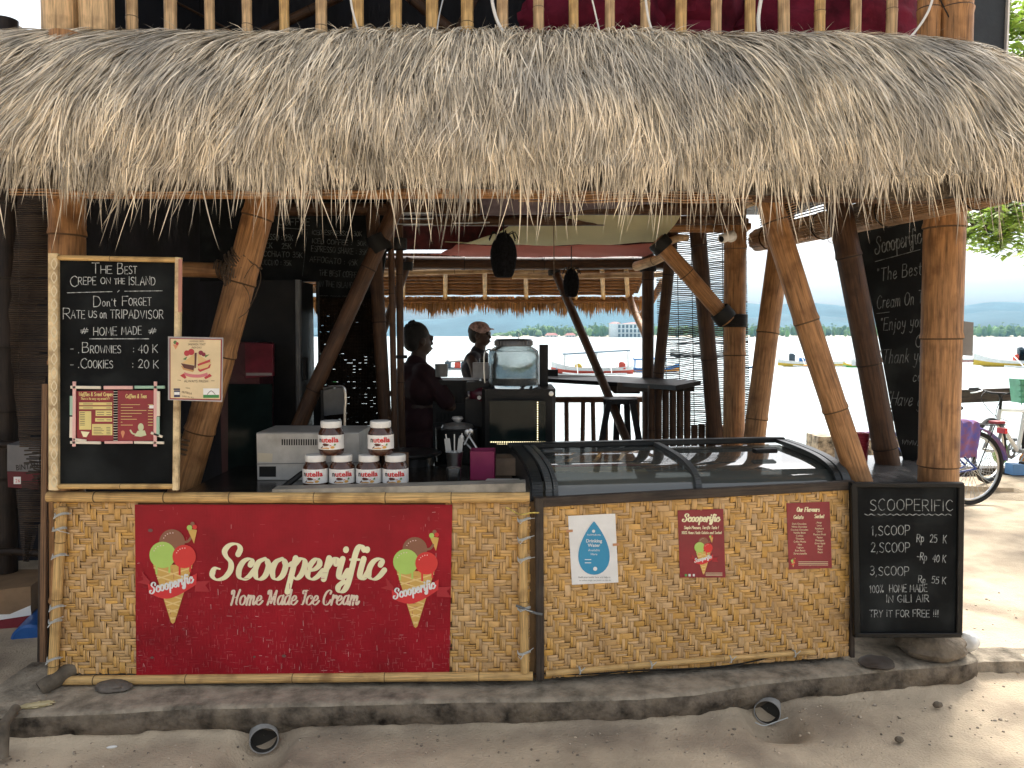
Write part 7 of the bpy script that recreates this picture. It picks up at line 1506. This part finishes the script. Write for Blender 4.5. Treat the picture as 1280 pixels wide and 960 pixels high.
# ================================================================== BOATS
def boat(label, px0, px1, py, hull, trim, canopy=None, D=None, mir=False, group='outrigger boats moored off the beach', rise=.5, hm=1.0, outr=True, people=(), extra=None, ntops=1, depth_mid=0):
    yw = EYE - ZS; ang = (py - 419) / FPX; D = D or yw / ang; x0, x1 = P(px0, 421, D).x, P(px1, 421, D).x; L = x1 - x0; cx = (x0 + x1) / 2; H_ = .085 * L * hm
    t = thing('boat', label, 'boat', (cx, D, ZS), group); sg = -1 if mir else 1
    n = 22; ring = []; vs = []; W_ = L * .07
    for i in range(n + 1):
        u = i / n; x = x0 + L * u if sg > 0 else x1 - L * u
        wd = W_ * (math.sin(math.pi * min(.999, max(.001, u)) ** .8)) ** .6; sh = H_ * (.75 + rise * 2.4 * (abs(u - .55) * 1.9) ** 3 * (1.3 if u < .5 else .7)); kl = -.12 + H_ * .9 * max(0, (.18 - u) / .18) ** 2
        sec_ = [(-wd, sh), (-wd * .97, sh * .55), (-wd * .7, sh * .12), (0, min(kl, sh - .02)), (wd * .7, sh * .12), (wd * .97, sh * .55), (wd, sh), (wd * .8, sh * .62), (-wd * .8, sh * .62)]
        vs += [(x, D + a, ZS + b) for a, b in sec_]
    fs = []; ms = []
    for i in range(n):
        for k in range(9): k2 = (k + 1) % 9; fs.append((i * 9 + k, i * 9 + k2, (i + 1) * 9 + k2, (i + 1) * 9 + k)); ms.append(1 if k in (0, 5) else (2 if k in (6, 7, 8) else 0))
    mb = MB(); mb.add(vs, fs, ms); mb.build('hull', [hull, trim, m_whitep], t, ang=30)
    for s in (-1, 1): mb = MB(); tube(mb, [(x0 + L * u if sg > 0 else x1 - L * u, D + s * W_ * (math.sin(math.pi * max(.02, min(.98, u))) ** .6), ZS + H_ * (.80 + rise * 2.4 * (abs(u - .55) * 1.9) ** 3 * (1.3 if u < .5 else .7))) for u in [j / 12 for j in range(13)]], L * .004, 5); mb.build('gunwale', trim, t)
    if outr:
        for s in (-1, 1): mb = MB(); tube(mb, [(x0 + L * .12, D + s * W_ * 4.2, ZS + .18), (x0 + L * .3, D + s * W_ * 4.4, ZS + .06), (x1 - L * .12, D + s * W_ * 4.2, ZS + .10)], L * .009, 6); mb.build('outrigger_float', trim, t)
        for u in (.3, .7): mb = MB(); x = x0 + L * u; tube(mb, [(x, D - W_ * 4.2, ZS + .12), (x, D - W_ * 2, ZS + H_ * 1.6), (x, D + W_ * 2, ZS + H_ * 1.6), (x, D + W_ * 4.2, ZS + .12)], L * .005, 5); mb.build('outrigger_arm', m_whitep, t)
    if canopy:
        a, b = canopy[:2]; xa, xb = x0 + L * a, x0 + L * b; zt = ZS + H_ * 2.9; mb = MB(); W2 = W_ * 1.1
        mb.add([(xa, D - W2, zt), (xb, D - W2, zt + canopy[3]), (xb, D, zt + .12 + canopy[3]), (xa, D, zt + .12), (xb, D + W2, zt + canopy[3]), (xa, D + W2, zt)], [(0, 1, 2, 3), (3, 2, 4, 5)]); o = mb.build('canopy', canopy[2], t, smooth=False); o.modifiers.new('s', 'SOLIDIFY').thickness = .14
        for u in (a + .02, (a + b) / 2, b - .02):
            for s in (-1, 1): mb = MB(); tube(mb, [(x0 + L * u, D + s * W_ * .8, ZS + H_ * .6), (x0 + L * (u + .01), D + s * W_ * .9, zt + canopy[3] * (u - a) / (b - a))], L * .0075, 5); mb.build('canopy_post', trim, t)
    for u, col, h_ in people:
        xx = x0 + L * u; mb = MB(); zz = ZS + H_ * .62; prism(mb, [(xx - .3, D - .25, zz), (xx + .3, D - .25, zz), (xx + .22, D + .25, zz + .05), (xx - .22, D + .25, zz + .05)], (0, 0, h_)); ell(mb, (xx, D, zz + h_), (.28, .25, .18), 10, 6); mb.build('bundle', col, t)
    return t
wt, bl, rdm, yl, gn, orr = flat('boat_white', (.72, .72, .70)), flat('boat_blue', (.03, .16, .42)), flat('boat_red', (.55, .06, .03)), flat('boat_yellow', (.70, .46, .04)), flat('boat_green', (.10, .50, .10)), flat('boat_orange', (.70, .28, .04))
dkk = flat('boat_dark', (.03, .05, .07))
b = boat('white and red outrigger boat with light canopies moored left of the rear post', 689, 792, 467, rdm, wt, (.14, .95, flat('canopy_blue_grey', (.16, .22, .28)), .35), people=((.33, yl, .35), (.10, bl, .25), (.86, rdm, .5)), rise=.28)
t2 = boat('red and yellow boat with a blue canopy partly behind the rear post', 782, 850, 465, orr, bl, (.15, .75, bl, .1), rise=.35, mir=True, people=((.5, bl, .3),))
boat('long white boat with a yellow stripe and red bundles seen between the slanting braces', 973, 1058, 458, yl, wt, None, people=((.20, dkk, .9), (.45, rdm, .5), (.52, rdm, .45), (.35, bl, .45)), rise=.15, hm=1.0)
boat('green and yellow boat beside the dark slanting brace', 1055, 1092, 459, gn, yl, None, rise=.3, hm=1.1, people=((.35, wt, .6),), outr=False)
boat('yellow outrigger boat with red and yellow bundles moored at the right edge', 1218, 1345, 458, yl, wt, None, people=((.42, rdm, .7), (.50, yl, .9), (.47, yl, 1.3), (.46, dkk, 1.5), (.66, bl, .6)), rise=.3, hm=.8, mir=False)
boat('dark blue boat behind the rear amber post', 925, 952, 460, dkk, bl, None, rise=.2, outr=False)
boat('small red and white boat just right of the grey electrical box', 1180, 1228, 452, rdm, wt, None, rise=.2, outr=False)
boat('small blue boat moored at the right of the rearmost amber brace, half hidden', 1160, 1190, 448, bl, wt, None, rise=.3, outr=False)
boat('blue and green boat visible through the gap beside the black fridge', 340, 420, 478, gn, bl, (.2, .8, wt, 0), rise=.3)
boat('grey long boat behind the slatted see-through blind', 838, 912, 447, dkk, wt, (.1, .9, dkk, 0), rise=.3)
boat('small rowing boat with swimmers visible between the two workers', 548, 588, 462, wt, dkk, (.2, .95, flat('canopy_grey', (.25, .24, .22)), .2), rise=.3, people=((.3, dkk, .6), (.6, rdm, .5), (.8, dkk, .5)), outr=False)
for px, py, lab in ((1076, 463, 'yellow buoy floating below the green boat'), (1007, 459, 'orange float beside the long white boat')):
    D = (EYE - ZS) / ((py - 419) / FPX); mb = MB(); q = P(px, py, D); ell(mb, (q.x, D, ZS + .08), (.3, .2, .22), 12, 8); tag(mb.build('buoy', yl if px > 1050 else orr), lab, 'buoy')

# ================================================================== TREES at the right edge
rr = random.Random(5)
m_bark = pm('grey_bark', (.16, .13, .10), rough=.95, var=.35, sc=8, bump=1, bsc=30)
m_leaf = bpy.data.materials.new('lime_leaf'); m_leaf.use_nodes = True; N = m_leaf.node_tree.nodes; b = N['Principled BSDF']; b.inputs['Roughness'].default_value = .45
ge = N.new('ShaderNodeNewGeometry'); rp_ = N.new('ShaderNodeValToRGB'); rp_.color_ramp.elements[0].color = (.16, .27, .03, 1); rp_.color_ramp.elements[1].color = (.34, .46, .08, 1); m_leaf.node_tree.links.new(ge.outputs['Random Per Island'], rp_.inputs[0]); m_leaf.node_tree.links.new(rp_.outputs[0], b.inputs['Base Color'])
trn = N.new('ShaderNodeBsdfTranslucent'); m_leaf.node_tree.links.new(rp_.outputs[0], trn.inputs['Color']); mxs = N.new('ShaderNodeMixShader'); mxs.inputs[0].default_value = .5
for a, c in ((b.outputs[0], mxs.inputs[1]), (trn.outputs[0], mxs.inputs[2]), (mxs.outputs[0], N['Material Output'].inputs['Surface'])): m_leaf.node_tree.links.new(a, c)
tr_ = thing('tree', 'leafy tree with light green leaves reaching in from the right edge', 'tree', (7.6, 8.3, .05))
mb = MB(); tube(mb, [(7.6, 8.3, -.1), (7.5, 8.3, 1.2), (7.65, 8.2, 2.6), (7.5, 8.1, 4.2)], [.22, .18, .16, .11], 12); mb.build('trunk', m_bark, tr_)
lf = MB(); limbs = []
def leaf(p, L, rr):
    a = rr.uniform(0, 6.28); d = Vector((math.cos(a), math.sin(a), rr.uniform(-.7, .3))).normalized(); s = d.cross(Vector((rr.uniform(-.5, .5), rr.uniform(-.5, .5), 1))).normalized() * L * .30
    lf.add([p, p + d * L * .35 + s, p + d * L, p + d * L * .35 - s, p + d * L * .5 + Vector((0, 0, L * .06))], [(0, 1, 4), (1, 2, 4), (2, 3, 4), (3, 0, 4)])
def branch(a, b, r, n, dens, spread):
    a, b = Vector(a), Vector(b); pts = [a.lerp(b, i / 8) + Vector((0, 0, math.sin(i / 8 * math.pi) * .08)) + Vector([rr.uniform(-.03, .03) for _ in range(3)]) for i in range(9)]
    mb = MB(); tube(mb, pts, [r * (1 - i / 10) for i in range(9)], 7); mb.build('limb', m_bark, tr_); tw = MB()
    for k in range(n):
        t_ = 1 - .75 * rr.random() ** 2.2; p = pts[0].lerp(pts[-1], t_); q = p + Vector((rr.uniform(-1, 1), rr.uniform(-1, 1), rr.uniform(-.7, .5))) * spread; tube(tw, [p, (p + q) / 2 + Vector((0, 0, .03)), q], [.006, .004, .002], 4)
        for j in range(dens): leaf(p.lerp(q, rr.uniform(.3, 1.05)) + Vector([rr.uniform(-.05, .05) for _ in range(3)]), rr.uniform(.06, .11), rr)
    tw.build('twigs', m_bark, tr_, kind='stuff')
T0 = (7.55, 8.15, 3.6)
branch((7.6, 8.2, 2.7), P(1214, 280, 7.6), .025, 120, 16, .38); branch((7.6, 8.2, 3.0), P(1240, 262, 7.2), .025, 80, 15, .40); branch(T0, P(1258, 20, 7.0), .05, 80, 16, .42); branch(T0, P(1268, 75, 7.3), .04, 60, 15, .38); branch(T0, P(1300, -40, 7.6), .05, 30, 14, .5)
branch(T0, (8.6, 8.6, 5.4), .06, 60, 15, .6); 
lf.build('leaves', m_leaf, tr_, smooth=False, kind='stuff')

# ================================================================== STONES, PIPES AND LITTER ROUND THE PLINTH
m_stone = pm('rough_stone', (.17, .135, .095), rough=.95, var=.35, sc=7, bump=1, bsc=60, dirt=((.10, .08, .06), 12, .6))
def rock(nm, lab, cat, c, r, seed, mat=m_stone, seg=40, amp=.10):
    mb = MB(); ell(mb, c, r, seg, seg // 2, 0, None, lambda d: 1 + amp * noise.noise(d * 1.6 + Vector((seed, 0, 0))) * 2 + amp * .5 * noise.noise(d * 6 + Vector((seed, 0, 0)))); return tag(mb.build(nm, mat), lab, cat)
c = P(1160, 812, 3.86); rock('boulder', 'rounded brown boulder propping up the right price board', 'boulder', Vector((c.x, 3.86, ZP + .055)), (.185, .16, .075), 3)
c = P(1094, 806, 3.72); rock('flat_stone', 'flat dark stone under the left edge of the right price board', 'stone', Vector((c.x, 3.70, ZP + .018)), (.085, .07, .022), 5, m_dkwood)
c = P(1198, 806, 3.9); rock('white_lump', 'small white lump beside the boulder', 'stone', Vector((P(1207, 812, 3.95).x, 3.93, ZP + .03)), (.05, .05, .05), 8, m_whitep)
c = G(142, 862, ZP); rock('flat_stone', 'flat grey stone wedged under the left counter rail', 'stone', Vector((c.x, c.y, ZP + .018)), (.085, .05, .024), 6, pm('grey_stone', (.13, .11, .09), var=.3, bump=1))
c = G(1124, 930, 0); rock('pebble_stone', 'small brown stone on the sand in front of the plinth', 'stone', Vector((c.x, c.y, .02)), (.018, .016, .014), 2, seg=16)
c = G(1172, 886, 0); rock('pebble_stone', 'darker small stone near the corner of the plinth', 'stone', Vector((c.x, c.y, .02)), (.024, .014, .016), 9, seg=16)
c = G(45, 884, ZP); mb = MB(); ell(mb, Vector((c.x, c.y, ZP + .01)), (.065, .02, .012), 24, 10, 0, rotz(.35), lambda d: 1 + .5 * noise.noise(d * 3.5)); tag(mb.build('yellow_scrap', flat('scrap_yellow', (.48, .40, .22))), 'crumpled pale yellow scrap lying on the left end of the plinth', 'scrap')
c = G(140, 936, 0); mb = MB(); ell(mb, Vector((c.x, c.y, .008)), (.022, .008, .006), 14, 8, 0, rotz(.3)); tag(mb.build('cigarette_scrap', m_whitep), 'tiny white scrap on the sand below the left end of the plinth', 'scrap')
m_pvcin = pm('pipe_inner_shade', (.03, .026, .02), rough=.9); m_oldp = pm('mossy_pipe', (.13, .105, .075), rough=.9, var=.35)  # pipe mouths: near-black lining and shallow cap paint in the shaded depth
m_pvc = pm('grey_pvc', (.32, .31, .29), rough=.5, var=.2, dirt=((.1, .08, .06), 8, .6))
def pipe(lab, px, py, D, r, L, ax, mat=m_pvc, nm='drain_pipe'):
    c = P(px, py, D)
    if ax is None: ax = Vector((c.x, c.y, .05 * c.y))
    ax = Vector(ax).normalized(); mb = MB(); L2 = .045; lathe(mb, [(.001, L2), (r * .92, L2), (r * .92, .004), (r * .93, .0), (r * .99, 0), (r, .004), (r, L)], c, 30, 0, ax, [1, 1, 0, 0, 0, 0]); tag(mb.build(nm, [mat, m_pvcin]), lab, 'pipe')
pipe('open grey drain pipe sticking out under the left half of the plinth', 330, 926, 3.265, .062, .25, None); pipe('half buried drain pipe mouth under the right half of the plinth', 959, 891, 3.505, .061, .2, None)
mb = MB(); c = P(330, 926, 3.5); tag_ = None
pipe('short mossy grey pipe lying behind the left end of the plinth', 50, 862, 3.42, .038, .22, (.6, .6, .35), m_oldp); mb = MB(); tube(mb, [P(4, 948, 3.08), P(5, 905, 3.12), P(20, 885, 3.22)], [.020, .022, .020], 14); tag(mb.build('drain_pipe', m_oldp), 'upright bent grey pipe at the very left end of the plinth', 'pipe')
mb = MB(); tube(mb, [P(*q, 3.36) for q in cr([(944, 903), (955, 907), (968, 903), (985, 897)], 5)], .0025, 5); tag(mb.build('wire', m_wire), 'bent pale wire in front of the right drain pipe', 'wire')
for px, py, D, s, sd in ((84, 852, 3.42, .06, 1), (30, 868, 3.5, .05, 2), (62, 846, 3.6, .05, 3)): pass
# neighbouring tiled roof seen at the top left
t = thing('tiled_roof', 'corner of a neighbouring pale gable with brown roof tiles at the top left', 'roof', P(20, 60, 6.5)); mb = MB(); prism(mb, [P(-60, 80, 6.5), P(30, 80, 6.5), P(14, 26, 6.5), P(-60, 28, 6.5)], (0, .3, 0)); mb.build('gable', pm('pink_brick', (.46, .33, .26), var=.3, sc=16, bump=.8), t, smooth=False)
for k in range(7): mb = MB(); bx2(mb, P(-60 + k * 11, 26, 6.4).x, P(-50 + k * 11, 26, 6.4).x, 6.35, 6.8, P(0, 34, 6.4).z, P(0, 27, 6.4).z + .02 * (k % 2)); mb.build('tile', m_stone, t, smooth=False)
